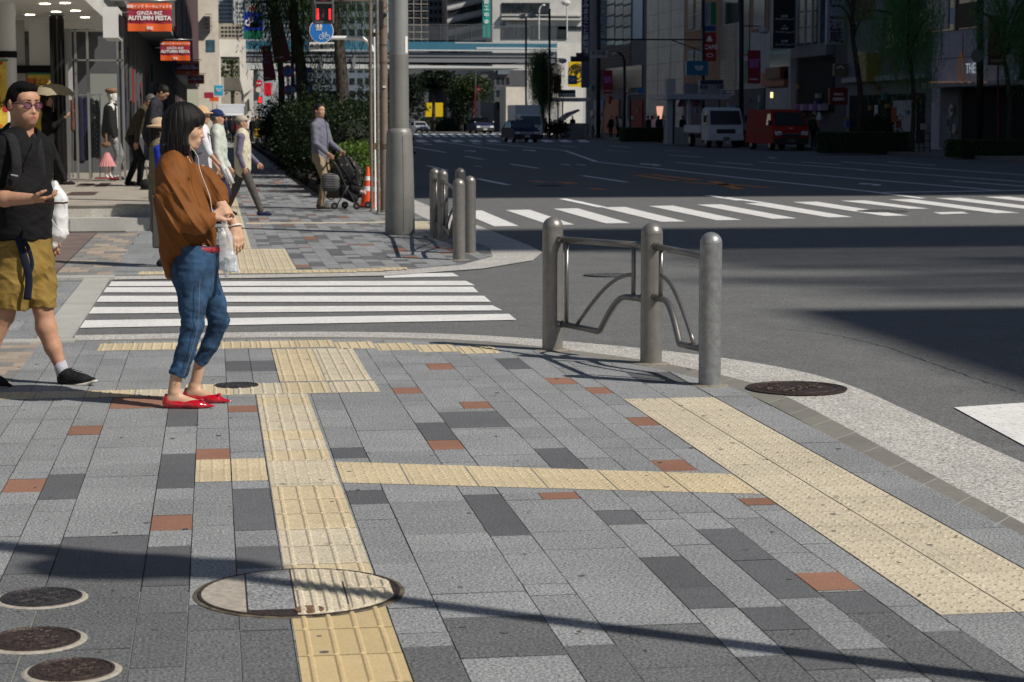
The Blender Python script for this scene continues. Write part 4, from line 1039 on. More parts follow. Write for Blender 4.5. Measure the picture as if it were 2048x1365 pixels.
    seam = [W(400, 560, -.182), W(398, 610, -.172), W(396, 652, -.160), W(383, 705, -.148), W(368, 752, -.138)]
    m.tube(smooth3(seam), .0016, 5); m.build('side_seam', mat('stitch', (.18, .19, .2), .8), root)
    # shoes
    red = mat('patent_red', (.46, .004, .014), .16, coat=.8, spec=.6)
    for ax, ay, dy, d in ((349, 790, -.08, d1), (388, 780, .145, d2)):
        a_ = W(ax, ay, dy); a_.z = .052; d = Vector(d).normalized()
        S = [('c', a_-d*.030-Z_*.020, a_+d*.02-Z_*.028, .036, .032, .015), ('c', a_+d*.0-Z_*.032, a_+d*.12-Z_*.032, .036, .040, .02, Z_, .62), ('c', a_+d*.10-Z_*.032, a_+d*.205-Z_*.040, .040, .010, .02, Z_, .62), ('c', a_-d*.045-Z_*.01, a_-d*.043+Z_*.012, .018, .016, .012, d, .6),
             ('-e', a_+d*.040+Z_*.016, (.086, .027, .045), .006, Matrix((d, (-d.y, d.x, 0), Z_)).transposed()), ('-e', a_+Vector((0, 0, -.152)), (1, 1, .1), .002)]
        mk('shoe', sdf(S, .0033), red, root)
        m = MB(); b_ = a_+d*.145-Z_*.006
        m.sph(b_+Vector((0, .012, 0)), (.013, .012, .006), 8); m.sph(b_-Vector((0, .012, 0)), (.013, .012, .006), 8); m.build('bow', red, root, True)
    m = MB(); c_ = W(470, 453, .04); dd = (W(485, 512, 0)-wL).normalized(); a1 = dd.orthogonal().normalized(); a2 = dd.cross(a1)
    m.tube([c_+(a1*math.cos(t*math.pi/10)+a2*math.sin(t*math.pi/10))*.034 for t in range(21)], .005, 8, caps=False); m.build('bracelet', mat('bracelet_white', (.8, .78, .72), .3), root, True)
    m = MB(); m.tube(smooth3([W(380, 294, -.085), W(388, 302, -.10), W(396, 315, -.12), W(398, 332, -.12), W(404, 352, -.13), W(413, 375, -.13), W(420, 396, -.14), W(424, 420, -.15), W(428, 430, -.16)]), .0016, 6); m.build('earphone_cord', mat('cord_white', (.75, .75, .72), .5), root, True)
    # bag
    bp = W(452, 430, -.1); bag = empty('plastic_bag', root.matrix_basis @ bp if False else (Matrix.Translation(root.location) @ root.rotation_euler.to_matrix().to_4x4()) @ bp, 'clear plastic carrier bag hanging from the hand of the woman in brown', 'bag', rz=-YAW)
    o = bp; Q = lambda x, y, dy: W(x, y, dy)-o
    Pb = [('c', Q(448, 440, -.08), Q(452, 480, -.07), .012, .034, .02, Y_, .5), ('c', Q(452, 475, -.07), Q(455, 530, -.06), .036, .042, .02, Y_, .6), ('c', Q(456, 515, -.06), Q(454, 550, -.06), .045, .014, .01), ('c', Q(463, 520, -.05), Q(476, 543, -.02), .03, .012, .01), ('c', Q(440, 452, -.09), Q(445, 470, -.09), .006, .016, .01), ('c', Q(447, 428, -.09), Q(450, 445, -.08), .008, .014, .01)]
    wb = wrinkle(.0075, 16, (1, .4, .15), .3, 5.0, 2.0)
    mk('bag_film', sdf(Pb, .0045, wb), plast, bag)
    m = MB(); c_ = Q(461, 527, -.06); m.bbox(c_.x-.032, c_.x+.032, c_.y-.018, c_.y+.018, c_.z-.045, c_.z+.035, .004); m.build('pale_carton', mat('carton_pale', (.55, .62, .72), .5, ns=40, na=.5), bag)
woman()

def man():
    g = G(92, 768); root = empty('person', g, 'man in black polo shirt, glasses and mustard shorts striding with a phone', 'person', rz=-YAW); W = Wf(root)
    s = 1.05; hc = W(47, 207, 0); fdir = Vector((.72, -.68, -.10)).normalized(); up = Vector((.05, -.05, 1))
    HP, L, M = head_prims(hc, fdir, up, s); B = list(HP)
    B += [('e', L(.05, 0, -.062), (.04*s, .055*s, .045*s), .03, M)]
    B += [('c', L(-.018, 0, -.05), W(45, 285, .02), .060, .070, .03), ('c', W(14, 304, -.13), W(78, 304, .13), .058, .058, .03), ('c', W(44, 325, .01), W(50, 480, 0), .095, .10, .04)]
    eN, wN = W(-34, 392, -.16), W(62, 398, -.30)
    B += chain([W(8, 306, -.165), eN, W(10, 398, -.24), wN], [.046, .048, .044, .030])
    eF, wF = W(72, 392, .22), W(90, 468, .16); B += chain([W(80, 308, .16), eF, wF], [.045, .042, .030])
    B += [('c', W(35, 525, -.09), W(8, 632, -.10), .08, .058, .02)]+chain([W(8, 632, -.10), W(-20, 690, -.09), W(-52, 742, -.08)], [.056, .054, .034])
    B += [('c', W(66, 525, .06), W(86, 618, .0), .08, .058, .02)]+chain([W(86, 618, 0), W(92, 655, 0), W(106, 695, .0), W(122, 735, .0)], [.053, .0585, .048, .033])
    B += [('c', W(122, 735, 0), W(126, 752, 0), .033, .034, .01), ('c', W(126, 756, 0), W(165, 760, -.04), .030, .02, .01), ('c', W(-52, 742, -.08), W(-30, 752, -.08), .03, .02, .01)]
    B += hand_prims(wN, (1, -.08, -.05), (.0, .25, 1), 1.02, curl=.75, thumb_side=1)
    dF = (W(100, 492, .15)-wF).normalized(); B += hand_prims(wF, dF, (-.3, .9, 0), 1.0, curl=.9)
    mk('body', sdf(B, .0048), [skinm, lipm, brownf, eyew], root, matf=face_matf(L, s, hc, fdir, up))
    H = [('e', L(-.014, 0, .028), (.098*s, .079*s, .092*s), .01, M), ('e', L(-.045, 0, -.005), (.062*s, .076*s, .062*s), .02, M), ('e', L(.030, 0, .085), (.056*s, .058*s, .026*s), .015, M),
         ('-e', L(.100, 0, .012), (.052*s, .14*s, .070*s), .006, M), ('-e', L(.050, 0, -.050), (.062*s, .2*s, .068*s), .006, M)]
    def fuzz(X, Y, Z): return .0030*np.sin(X*310+3*np.sin(Y*90))*np.sin(Y*290+2*np.sin(Z*110))*np.sin(Z*300)
    mk('hair', sdf(H, .0042, fuzz), hairc_, root)
    # glasses
    fr = mat('glasses_frame', (.06, .015, .03), .3); ln = mat('tinted_lens', (.16, .05, .10), .08, alpha=.72, spec=.9)
    m = MB(); ml = MB()
    for y in (-.034, .034):
        ring = [L(.097-.004*abs(math.cos(t*math.pi/10)), y+.0235*math.copysign(abs(math.cos(t*math.pi/10))**.75, math.cos(t*math.pi/10)), -.003+.0165*math.copysign(abs(math.sin(t*math.pi/10))**.75, math.sin(t*math.pi/10))) for t in range(21)]
        m.tube(ring, .0026, 6, caps=False); ml.add([tuple(q) for q in ring[:-1]], [tuple(range(20))])
        m.tube([L(.094, y*1.62, .003), L(.05, y*2.28, .004), L(-.015, y*2.34, .0)], .0028, 6)
    m.tube([L(.098, -.0125, .0), L(.101, 0, .002), L(.098, .0125, 0)], .0018, 6)
    q = m.build('glasses_frame', fr, root); ml.build('lens', ln, q, sep=True)
    # polo
    blk = cloth('polo_black', (.0055, .0055, .0065), na=.15, ns=8, bump=.3, bs=220)
    T = [('c', W(14, 301, -.14), W(78, 301, .14), .076, .076, .05), ('c', W(46, 306, 0), W(45, 400, -.02), .164, .174, .06, Vector((.72, -.68, 0)), .74), ('c', W(44, 395, -.02), W(47, 462, -.01), .172, .165, .05, Vector((.72, -.68, 0)), .84), ('c', W(47, 288, .02), W(46, 296, .02), .085, .10, .03)]
    T += chain([W(10, 300, -.165), W(-18, 355, -.175), W(-27, 376, -.175)], [.082, .078, .076], .03)+chain([W(84, 302, .16), W(78, 372, .21)], [.075, .07], .03)
    T += [('-e', W(46, 520, 0), (.4, .4, .125), .006), ('-c', L(.045, 0, -.135), L(.10, 0, -.225), .058, .012, .01), ('-c', L(-.02, 0, -.06), L(.0, 0, -.150), .074, .074, .008), ('-c', W(-36, 398, -.17), W(-45, 415, -.17), .07, .09, .004)]
    w1 = wrinkle(.007, 8, (.5, .3, -.8), .6, .9, 2.2); w2 = wrinkle(.003, 22, (.3, .2, .9), .4, 2.9, 2.0)
    mk('polo_shirt', sdf(T, .0052, lambda X, Y, Z: w1(X, Y, Z)+w2(X, Y, Z)), blk, root)
    m = MB()
    for sy in (-1, 1):
        I_ = [L(-.085, sy*.01, -.105), L(-.06, sy*.058, -.112), L(-.01, sy*.076, -.130), L(.045, sy*.058, -.155), L(.085, sy*.012, -.190)]
        O_ = [L(-.115, sy*.01, -.135), L(-.085, sy*.085, -.150), L(-.01, sy*.118, -.170), L(.065, sy*.100, -.198), L(.118, sy*.048, -.240)]
        N_ = [q+Vector((0, 0, -.007)) for q in O_]; I2 = [q+Vector((0, 0, -.012)) for q in I_]; vs = I_+O_+N_+I2
        fs = [(a+k, a+k+1, b+k+1, b+k) for a, b in ((0, 5), (5, 10), (10, 15), (15, 0)) for k in range(4)]; m.add(vs, fs)
    m.build('collar', blk, root, True)
    m = MB(); m.tube(smooth3([L(.10, 0, -.19)+Vector((0, 0, 0)), W(66, 300, -.165), W(68, 318, -.175)]), .003, 5); m.build('placket', mat('placket', (.004, .004, .005), .9), root)
    must = cloth('shorts_mustard', (.25, .165, .042), na=.14, ns=9, bump=.4, bs=260)
    J = [('c', W(48, 470, 0), W(50, 525, 0), .155, .17, .03, Vector((.72, -.68, 0)), .85)]
    J += chain([W(34, 525, -.08), W(24, 575, -.095), W(15, 618, -.10)], [.122, .108, .102], .03)+chain([W(66, 525, .06), W(78, 572, .03), W(86, 622, .0)], [.114, .094, .080], .03)
    J += [('-c', W(10, 712, -.10), W(6, 730, -.10), .29, .29, .003), ('-c', W(94, 712, 0), W(94, 730, 0), .29, .29, .003), ('-e', W(48, 440, 0), (.3, .3, .07), .01)]
    j1 = wrinkle(.010, 9, (.7, 0, .7), .55, 4.4, 2.2); j2 = wrinkle(.004, 25, (.2, .5, .8), .4, .5, 2)
    mk('shorts', sdf(J, .0052, lambda X, Y, Z: j1(X, Y, Z)+j2(X, Y, Z)), must, root)
    nav = cloth('strap_navy', (.008, .012, .03), ns=20)
    m = MB(); m.tube(smooth3([W(36, 476, -.175), W(44, 500, -.20), W(52, 530, -.21), W(58, 560, -.205), W(54, 600, -.20)]), .021, 8, flat=.25, side=(1, 0, 0)); m.build('hanging_strap', nav, root, True)
    m = MB(); m.tube(smooth3([W(46, 478, -.18), W(58, 500, -.19), W(64, 530, -.20), W(58, 548, -.205)]), .012, 8, flat=.3, side=(1, 0, 0)); m.build('belt_tail', nav, root, True)
    # backpack with straps
    bpm = cloth('backpack_black', (.015, .015, .017), na=.3, ns=30)
    m = MB(); m.tube(smooth3([W(8, 272, -.05), W(18, 270, -.16), W(28, 290, -.235), W(33, 325, -.255), W(30, 355, -.25), W(18, 378, -.24), W(2, 384, -.2)]), .031, 10, flat=.35, side=(1, 0, 0)); m.build('backpack_strap', bpm, root, True)
    m = MB(); m.tube(smooth3([W(62, 268, .06), W(72, 275, -.02), W(79, 305, -.06), W(83, 345, -.06), W(82, 380, -.03)]), .026, 10, flat=.35, side=(1, 0, 0)); m.build('backpack_strap', bpm, root, True)
    m = MB(); m.tube([W(22, 350, -.285), W(36, 353, -.283)], .005, 6); m.build('strap_buckle', mat('buckle_grey', (.3, .3, .3), .4), root)
    mk('backpack', sdf([('c', W(-12, 300, .12), W(-16, 430, .12), .13, .15, .05)], .012), bpm, root)
    # shoes, socks
    sock = cloth('sock_grey', (.42, .42, .48), ns=60); shb = cloth('trainer_black', (.014, .014, .016), na=.4, ns=50, bump=.6, bs=200); sol = mat('trainer_sole', (.52, .50, .45), .6)
    def shoe(a_, d, upv):
        d = Vector(d).normalized(); n = Vector(upv); n = (n-d*n.dot(d)).normalized(); sd = d.cross(n); Mx = Matrix((d, sd, n)).transposed()
        S = [('c', a_, a_+d*.02-n*.01, .042, .042, .02), ('c', a_-n*.035-d*.012, a_+d*.14-n*.050, .036, .034, .02, n, .8), ('c', a_+d*.03-n*.012, a_+d*.13-n*.042, .034, .030, .02), ('c', a_+d*.12-n*.050, a_+d*.185-n*.052, .037, .025, .02, n, .6), ('-e', a_-n*.120+d*.08, (.22, .1, .05), .003, Mx), ('-c', a_+n*.035, a_+n*.08, .032, .04, .004), ('c', a_-d*.04+n*.01, a_-d*.052+n*.035, .012, .008, .01)]
        mk('trainer', sdf(S, .004), shb, root)
        P = [('c', a_-n*.072-d*.018, a_+d*.13-n*.072, .039, .040, .02, n, .34), ('c', a_+d*.12-n*.072, a_+d*.20-n*.062, .040, .024, .02, n, .4)]
        mk('sole', sdf(P, .004), sol, root)
        m = MB()
        for k in range(4): c_ = a_+d*(.045+.022*k)-n*(.0-.001+.009*k)+n*.024; m.tube([c_-sd*.02, c_+n*.004, c_+sd*.02+d*.008], .0025, 5)
        m.build('lace', mat('lace_dark', (.03, .03, .03), .8), root, True)
    shoe(W(128, 748, 0), (1, -.45, .16), (-.10, 0, 1)); shoe(W(-38, 738, -.08), (1, -.2, -.25), (.2, 0, 1))
    m = MB(); m.tube([W(119, 724, 0), W(123, 738, 0), W(127, 750, 0)], [.0375, .0385, .040], 14); m.build('sock', sock, root, True)
    # phone
    c_ = W(112, 406, -.31); Mw = Matrix.Translation(root.location) @ root.rotation_euler.to_matrix().to_4x4()
    ph = empty('phone', Mw @ c_, 'thin dark phone in the hand of the man in black', 'phone', rz=-YAW-.1)
    m = MB(); m.bbox(-.058, .058, -.036, .036, -.005, .005, .003); m.build('case', mat('phone_case', (.05, .02, .018), .35), ph); m = MB(); m.box(-.053, .053, -.032, .032, .0052, .0058); m.build('screen', mat('screen_black', (.01, .01, .012), .08), ph)
    # white bag
    o = W(116, 425, .12); bag = empty('plastic_bag', Mw @ o, 'milky white plastic bag carried beside the man in black', 'bag', rz=-YAW); Q = lambda x, y, dy: W(x, y, dy)-o
    Pb = [('c', Q(108, 372, .12), Q(115, 400, .12), .03, .055, .03), ('c', Q(113, 395, .12), Q(116, 460, .12), .056, .062, .02, Y_, .7), ('c', Q(112, 470, .12), Q(108, 487, .12), .05, .03, .02), ('c', Q(122, 462, .12), Q(137, 468, .12), .028, .006, .02)]
    mk('bag_film', sdf(Pb, .005, wrinkle(.008, 13, (1, .3, .2), .35, 3.0, 2)), plast2, bag)
    m = MB(); m.tube(smooth3([Q(99, 416, .05), Q(103, 438, .04), Q(112, 452, .04), Q(124, 466, .05)]), .0025, 5); m.build('bag_string', mat('cord_white', (.75, .75, .72), .5), bag)
man()
# ---------------------------------------------------------------- people further back: one builder, many poses and outfits
skc = skin((.45, .26, .17), 'skin_mid')
CL = {}
def C(name, col, **k):
    if name not in CL: CL[name] = cloth('cloth_'+name, col, **k)
    return CL[name]
def fig(px, py, v, h, ang, label, top, bot, group=None, z0=0.0, stride=.0, lean=0.0, arms=((.1, .25), (-.1, .25)), head=0.0, turn=0.0, hat=None, hatcol=(.02, .03, .09), hair='short', hairc=None,
        skirt=False, sleeve=1.0, vest=None, vox=.012, shoes=(.02, .02, .02), bag=None, pack=None, fem=False, collar=None, tilt=0, name='person', skm=None, girth=1.0):
    p = V(px, py, v) if v else G(px, py, z0); p.z = z0
    root = empty(name, p, label, 'mannequin' if name == 'mannequin' else 'person', group, rz=-YAW+ang)
    k = h/1.70; R = lambda x, y, z: Vector((x, y, z))*k; q = k*girth
    pel = Vector((0, 0, .90)); ld = Vector((math.sin(lean), 0, math.cos(lean)))
    che = pel+ld*.36; sho = pel+ld*.50; fw = Vector((math.cos(lean), 0, -math.sin(lean)))
    hl = lean+head; hd = sho+Vector((math.sin(hl*.8), 0, math.cos(hl*.8)))*.20
    fdir = Matrix.Rotation(turn, 3, 'Z') @ Vector((math.cos(hl), 0, -math.sin(hl))); hup = Vector((math.sin(hl), 0, math.cos(hl)))
    det = vox < .010
    HP, L, M = head_prims(hd*k, fdir, hup, k*.98, det); B = list(HP)
    B += [('c', L(-.02, 0, -.05), sho*k, .055*k, .06*k, .02), ('c', che*k, pel*k, .09*q, .09*q, .04)]
    legs = []
    for sy, fx in ((-1, stride/2), (1, -stride/2)):
        hip = pel+Vector((0, sy*.085, -.03)); ft = Vector((fx, sy*.085, .075)); mid = (hip+ft)/2
        bend = math.sqrt(max(0, .42**2-((hip-ft).length/2)**2))*.8
        kn = mid+Vector((bend+.012, 0, 0)); legs.append((hip*k, kn*k, ft*k))
        B += [('c', hip*k, kn*k, .065*q, .048*q, .02), ('c', kn*k, ft*k, .048*q, .032*k, .02), ('c', ft*k, (ft+Vector((.13, 0, -.04)))*k, .03*k, .022*k, .02)]
    A = []
    for sy, (sw, el) in zip((-1, 1), arms):
        s0 = sho+Vector((0, sy*.175*girth, -.05)); a1 = sw+lean*0; u1 = Vector((math.sin(a1), sy*.10, -math.cos(a1))).normalized(); e_ = s0+u1*.28
        a2 = a1+el; u2 = Vector((math.sin(a2), -sy*.12*min(1, abs(el)), -math.cos(a2))).normalized(); w_ = e_+u2*.25; A.append((s0*k, e_*k, w_*k, u2, sy))
        B += [('c', s0*k, e_*k, .042*k, .036*k, .02), ('c', e_*k, w_*k, .036*k, .024*k, .02)]
        if vox <= .016: B += hand_prims(w_*k, u2, Vector((0, -sy, 0)) if abs(el) < 1 else Vector((0, -sy*.3, 1)), k, curl=.6, k=.005, thumb_side=sy)
        else: B += [('c', w_*k, (w_+u2*.13)*k, .026*k, .02*k, .01)]
    mt = skm or skc
    if det: mk('body', sdf(B, vox), [mt, lipm, brownf, eyew], root, matf=face_matf(L, k*.98, hd*k, fdir, hup))
    else: mk('body', sdf(B, vox), mt, root)
    hm = hairc or hairm
    if hair == 'short': H = [('e', L(-.020, 0, .036), (.104*k, .084*k, .092*k), .01, M), ('e', L(-.045, 0, -.01), (.068*k, .080*k, .06*k), .02, M), ('-e', L(.085, 0, .0), (.062*k, .14*k, .07*k), .006, M)]
    elif hair == 'long': H = [('e', L(-.022, 0, .034), (.112*k, .092*k, .098*k), .01, M), ('c', L(-.05, 0, -.02), L(-.06, 0, -.17), .085*k, .07*k, .03), ('-e', L(.085, 0, -.03), (.062*k, .14*k, .09*k), .006, M)]
    elif hair == 'thin': H = [('e', L(-.024, 0, .018), (.098*k, .083*k, .086*k), .01, M), ('-e', L(.085, 0, .01), (.078*k, .14*k, .1*k), .006, M)]
    else: H = None
    if H: mk('hair', sdf(H, vox), hm, root)
    if hat:
        hc_ = C('hat_%d' % (int(sum(hatcol)*1e4)), hatcol, ns=60)
        if hat == 'cap': Q = [('e', L(-.012, 0, .058), (.110*k, .090*k, .078*k), .01, M), ('c', L(.075, -.02, .048), L(.075, .02, .048), .062*k, .062*k, .01, hup, .16)]
        elif hat == 'brim': Q = [('e', L(-.012, 0, .062), (.108*k, .092*k, .082*k), .01, M), ('e', L(-.005, 0, .035), (.165*k, .150*k, .020*k), .02, M)]
        else: Q = [('e', L(-.01, 0, .088), (.125*k, .115*k, .055*k), .02, M), ('e', L(.0, 0, .055), (.100*k, .09*k, .03*k), .02, M)]
        mk('hat', sdf(Q, min(vox, .010)), hc_, root)
    T = [('c', (sho+Vector((0, -.14*girth, -.045)))*k, (sho+Vector((0, .14*girth, -.045)))*k, .068*k, .068*k, .04), ('c', (sho-ld*.06)*k, (che-ld*.08)*k, .155*q, .17*q, .05, fw, .66), ('c', (che-ld*.08)*k, (pel-ld*.03)*k, .165*q, .165*q, .04, fw, .74)]
    for s0, e_, w_, u2, sy in A:
        if sleeve > 0: T.append(('c', s0, e_, .060*k, .052*k, .03))
        if sleeve >= 1: T.append(('c', e_, w_-u2*.01, .050*k, .040*k, .02))
    wr_ = wrinkle(.006*k, 11, (.3, .2, .9), .5, px*.1, 2.2)
    T.append(('-c', (pel-ld*.42)*k, (pel-ld*.43)*k, .30*k, .30*k, .002))
    mk('top', sdf(T, vox, wr_ if vox < .02 else None), top, root)
    if vest is not None:
        Vv = [('c', (sho+Vector((0, -.12, -.05)))*k, (sho+Vector((0, .12, -.05)))*k, .080*k, .080*k, .04), ('c', (sho-ld*.05)*k, (che-ld*.08)*k, .165*q, .182*q, .05, fw, .68), ('c', (che-ld*.08)*k, (pel-ld*.06)*k, .18*q, .18*q, .04, fw, .76)]
        for sy in (-1, 1): Vv += [('-c', (sho+Vector((.0, sy*.235, -.05)))*k, (sho+Vector((.0, sy*.235, -.16)))*k, .062*k, .055*k, .01)]
        Vv.append(('-c', L(.03, 0, -.12), L(.09, 0, -.30), .05*k, .03*k, .01))
        for z in (.10, .24):
            for sy in (-1, 1): Vv.append(('e', (pel+ld*z+fw*.115+Vector((0, sy*.09, 0)))*k, (.02*k, .05*k, .05*k), .01))
        mk('vest', sdf(Vv, vox, wr_), vest, root)
    if skirt:
        S = [('c', pel*k, (pel-Vector((0, 0, .18)))*k, .15*q, .17*q, .04, X_, .8), ('c', (pel-Vector((0, 0, .15)))*k, (pel-Vector((0, 0, .42)))*k, .17*q, .20*q, .04, X_, .8), ('-c', (pel-Vector((0, 0, .86)))*k, (pel-Vector((0, 0, .87)))*k, .38*k, .38*k, .002)]
        mk('skirt', sdf(S, vox), bot, root)
    else:
        J = [('c', (pel+Z_*.02)*k, (pel-Z_*.06)*k, .150*q, .155*q, .03, X_, .75)]
        for hip, kn, ft in legs: J += [('c', hip, kn, .088*q, .066*q, .025), ('c', kn, ft+Z_*.02*k, .066*q, .054*k, .02), ('-c', ft-Z_*.155*k, ft-Z_*.16*k, .15*k, .15*k, .002)]
        mk('trousers', sdf(J, vox, wrinkle(.005*k, 13, (.1, 0, 1), .5, px*.2, 2.2) if vox < .02 else None), bot, root)
    shm = C('shoe_%d' % int(sum(shoes)*1e4), shoes)
    for hip, kn, ft in legs:
        S = [('c', Vector((ft.x-.03*k, ft.y, .042*k)), Vector((ft.x+.12*k, ft.y, .034*k)), .042*k, .038*k, .02), ('c', Vector((ft.x+.10*k, ft.y, .03*k)), Vector((ft.x+.17*k, ft.y, .026*k)), .036*k, .024*k, .02), ('c', ft-Z_*.02*k, ft-Z_*.03*k, .042*k, .044*k, .02), ('-e', Vector((ft.x, ft.y, -.1*k)), (.5, .3, .1*k), .002)]
        mk('shoe', sdf(S, min(vox, .012)), shm, root)
    if pack is not None:
        pk = [('c', (che-fw*.16)*k, (pel+ld*.10-fw*.17)*k, .13*k, .14*k, .04, fw, .55)]; mk('backpack', sdf(pk, vox), pack, root)
        for sy in (-1, 1):
            m = MB(); m.tube([(sho-fw*.13+Vector((0, sy*.11, 0)))*k, (sho+ld*.035+Vector((0, sy*.11, 0)))*k, (sho+fw*.115+Vector((0, sy*.12, -.08)))*k, (che+fw*.135+Vector((0, sy*.13, -.12)))*k, (che-fw*.1+Vector((0, sy*.17, -.2)))*k], .022*k, 8, flat=.35, side=(0, 1, 0)); m.build('backpack_strap', pack, root, True)
    return root, k, A, dict(L=L, sho=sho, che=che, pel=pel, fw=fw, ld=ld)
def world(root, p): return (Matrix.Translation(root.location) @ root.rotation_euler.to_matrix().to_4x4()) @ Vector(p)
grp = None
# pushchair man
fig(641, 415, 34.0, 1.76, -.45, 'slim man in blue shirt and khaki trousers holding the pushchair handles', C('shirt_blue', (.15, .155, .20), ns=30), C('khaki', (.30, .23, .15)), arms=((.15, .75), (.25, .75)), turn=-.2, stride=.12, vox=.0095, shoes=(.12, .11, .09), girth=1.0)
# strolling man in beige vest
fig(487, 429, 31.8, 1.55, 0, 'elderly man in beige fishing vest and pale cap stepping to the right', C('shirt_grey_violet', (.14, .13, .20)), C('trouser_grey', (.085, .075, .07)), stride=.62, arms=((-.15, .5), (.2, .6)), hat='cap', hatcol=(.42, .38, .30), hair='thin', hairc=hairg, vest=C('vest_beige', (.56, .52, .40), ns=20), vox=.0095, shoes=(.02, .025, .08), girth=1.05)
fig(438, 447, 29.4, 1.63, .05, 'man in navy cap and pale green vest behind the man in a white shirt', C('shirt_pale', (.55, .56, .52)), C('trouser_navy', (.03, .025, .06)), arms=((0, .4), (.1, .4)), hat='cap', hatcol=(.015, .025, .10), hair='thin', hairc=hairg, vest=C('vest_green', (.48, .54, .47)), vox=.0095, girth=1.05)
r_, k, A, D = fig(408, 462, 27.2, 1.66, .12, 'man in straw hat and white short-sleeved shirt with a black backpack', C('shirt_white', (.66, .66, .70)), C('trouser_violet', (.035, .025, .07)), arms=((.35, .35), (.2, .4)), hat='brim', hatcol=(.55, .38, .22), sleeve=.5, pack=C('pack_black', (.02, .02, .022)), vox=.0095)
c_ = world(r_, A[0][2]+A[0][3]*.10); e = empty('folded_newspaper', c_, 'rolled white newspaper in the hand of the straw-hatted man', 'newspaper', rz=-YAW)
m = MB(); m.tube([(-.06, -.03, .12), (.05, -.04, -.12)], .035, 14); m.tube([(.0, -.04, .06), (.09, -.05, -.14)], .03, 12); m.build('rolled_pages', C('paper', (.6, .6, .58)), e, True, sep=False)
# woman in sun hat with the grey board bag (hidden behind the woman in brown)
r_, k, A, D = fig(326, 528, 20.9, 1.50, .1, 'woman in tan hat and quilted top mostly hidden behind the woman in brown', C('top_blue', (.02, .04, .42)), C('skirt_tan', (.20, .17, .12)), arms=((.05, .1), (.1, .1)), hat='brim', hatcol=(.50, .37, .24), hair='long', sleeve=.5, skirt=True, vox=.011, girth=.9)
mk('gilet', sdf([('c', Vector((0, 0, 1.2)), Vector((0, 0, .72)), .14, .16, .04, X_, .85)], .011), C('quilted_tan', (.20, .17, .11), ns=60, na=.4), r_)
c_ = V(316, 444, 20.7); e = empty('tote_bag', c_, 'flat grey tote bag hanging left of the woman in brown', 'bag', rz=-YAW)
m = MB(); m.bbox(-.058, .12, -.03, .03, -.27, .27, .012); m.build('panel', C('bag_grey', (.085, .085, .08)), e); m = MB(); m.tube([(-.04, 0, .27), (-.03, 0, .36), (.0, 0, .36), (.02, 0, .27)], .006, 6); m.build('handle', C('bag_grey', (.1, .1, .1)), e, True)
# men in front of the shop window, up on the step
PZ = .35
fig(268, 371, 35.8, 1.66, -.05, 'man in olive jumper bending forward outside the shop', C('jumper_olive', (.060, .052, .032)), C('trouser_black', (.012, .012, .014)), z0=PZ, lean=.42, head=.45, arms=((-.25, .15), (.05, .5)), hair='short', hairc=hairg, stride=.25, vox=.0095)
fig(303, 376, 35.2, 1.78, -.1, 'man in charcoal suit looking down beside the shop front', C('suit', (.028, .028, .036)), C('suit_trousers', (.018, .018, .022)), z0=PZ, lean=.22, head=.6, arms=((-.1, .2), (.1, .6)), hair='short', vox=.0095, girth=1.05)
e = empty('suitcase', V(293, 392, 33.6), 'black wheeled case tipped over on the step', 'suitcase', rz=-YAW-.2)
mk('case', sdf([('c', Vector((-.08, 0, .05)), Vector((.18, 0, .02)), .07, .06, .03), ('c', Vector((-.02, .05, .18)), Vector((.10, .05, .12)), .10, .09, .04)], .012), C('case_black', (.015, .015, .016)), e)
m = MB(); m.tube([(.03, 0, .2), (.0, 0, .55), (.14, 0, .57), (.15, 0, .2)], .010, 8); m.build('handle', galv, e, True)
# woman with parasol
r_, k, A, D = fig(99, 372, 36.5, 1.60, .05, 'woman all in black walking under a beige parasol behind the man in glasses', C('dress_black', (.010, .010, .011)), C('dress_black', (.010, .010, .011)), z0=PZ, stride=.62, arms=((.5, 1.7), (-.1, .6)), hair='long', vox=.0095)
e = empty('parasol', V(106, 196, 36.2), 'beige folding parasol held behind the man in glasses', 'umbrella', rz=-YAW)
m = MB(); n_ = 8; vs = [(0, 0, .245)]; fs = []
for j, (r, z) in enumerate(((.16, .225), (.30, .155), (.41, .03))):
    for i in range(n_*4):
        t = 2*math.pi*i/(n_*4); sc_ = 1-.05*abs(math.sin(t*n_/2)) if j == 2 else 1; vs.append((r*sc_*math.cos(t), r*sc_*math.sin(t), z+(.02*abs(math.sin(t*n_/2)) if j == 2 else 0)))
N4 = n_*4
for i in range(N4): fs.append((0, 1+i, 1+(i+1) % N4))
for j in range(2):
    for i in range(N4): fs.append((1+j*N4+i, 1+(j+1)*N4+i, 1+(j+1)*N4+(i+1) % N4, 1+j*N4+(i+1) % N4))
m.add(vs, fs); m.build('canopy', C('parasol_beige', (.33, .29, .20)), e, True); m = MB(); m.tube([(0, 0, .26), (.0, 0, -.25)], .007, 8); m.build('shaft', galv, e, True)
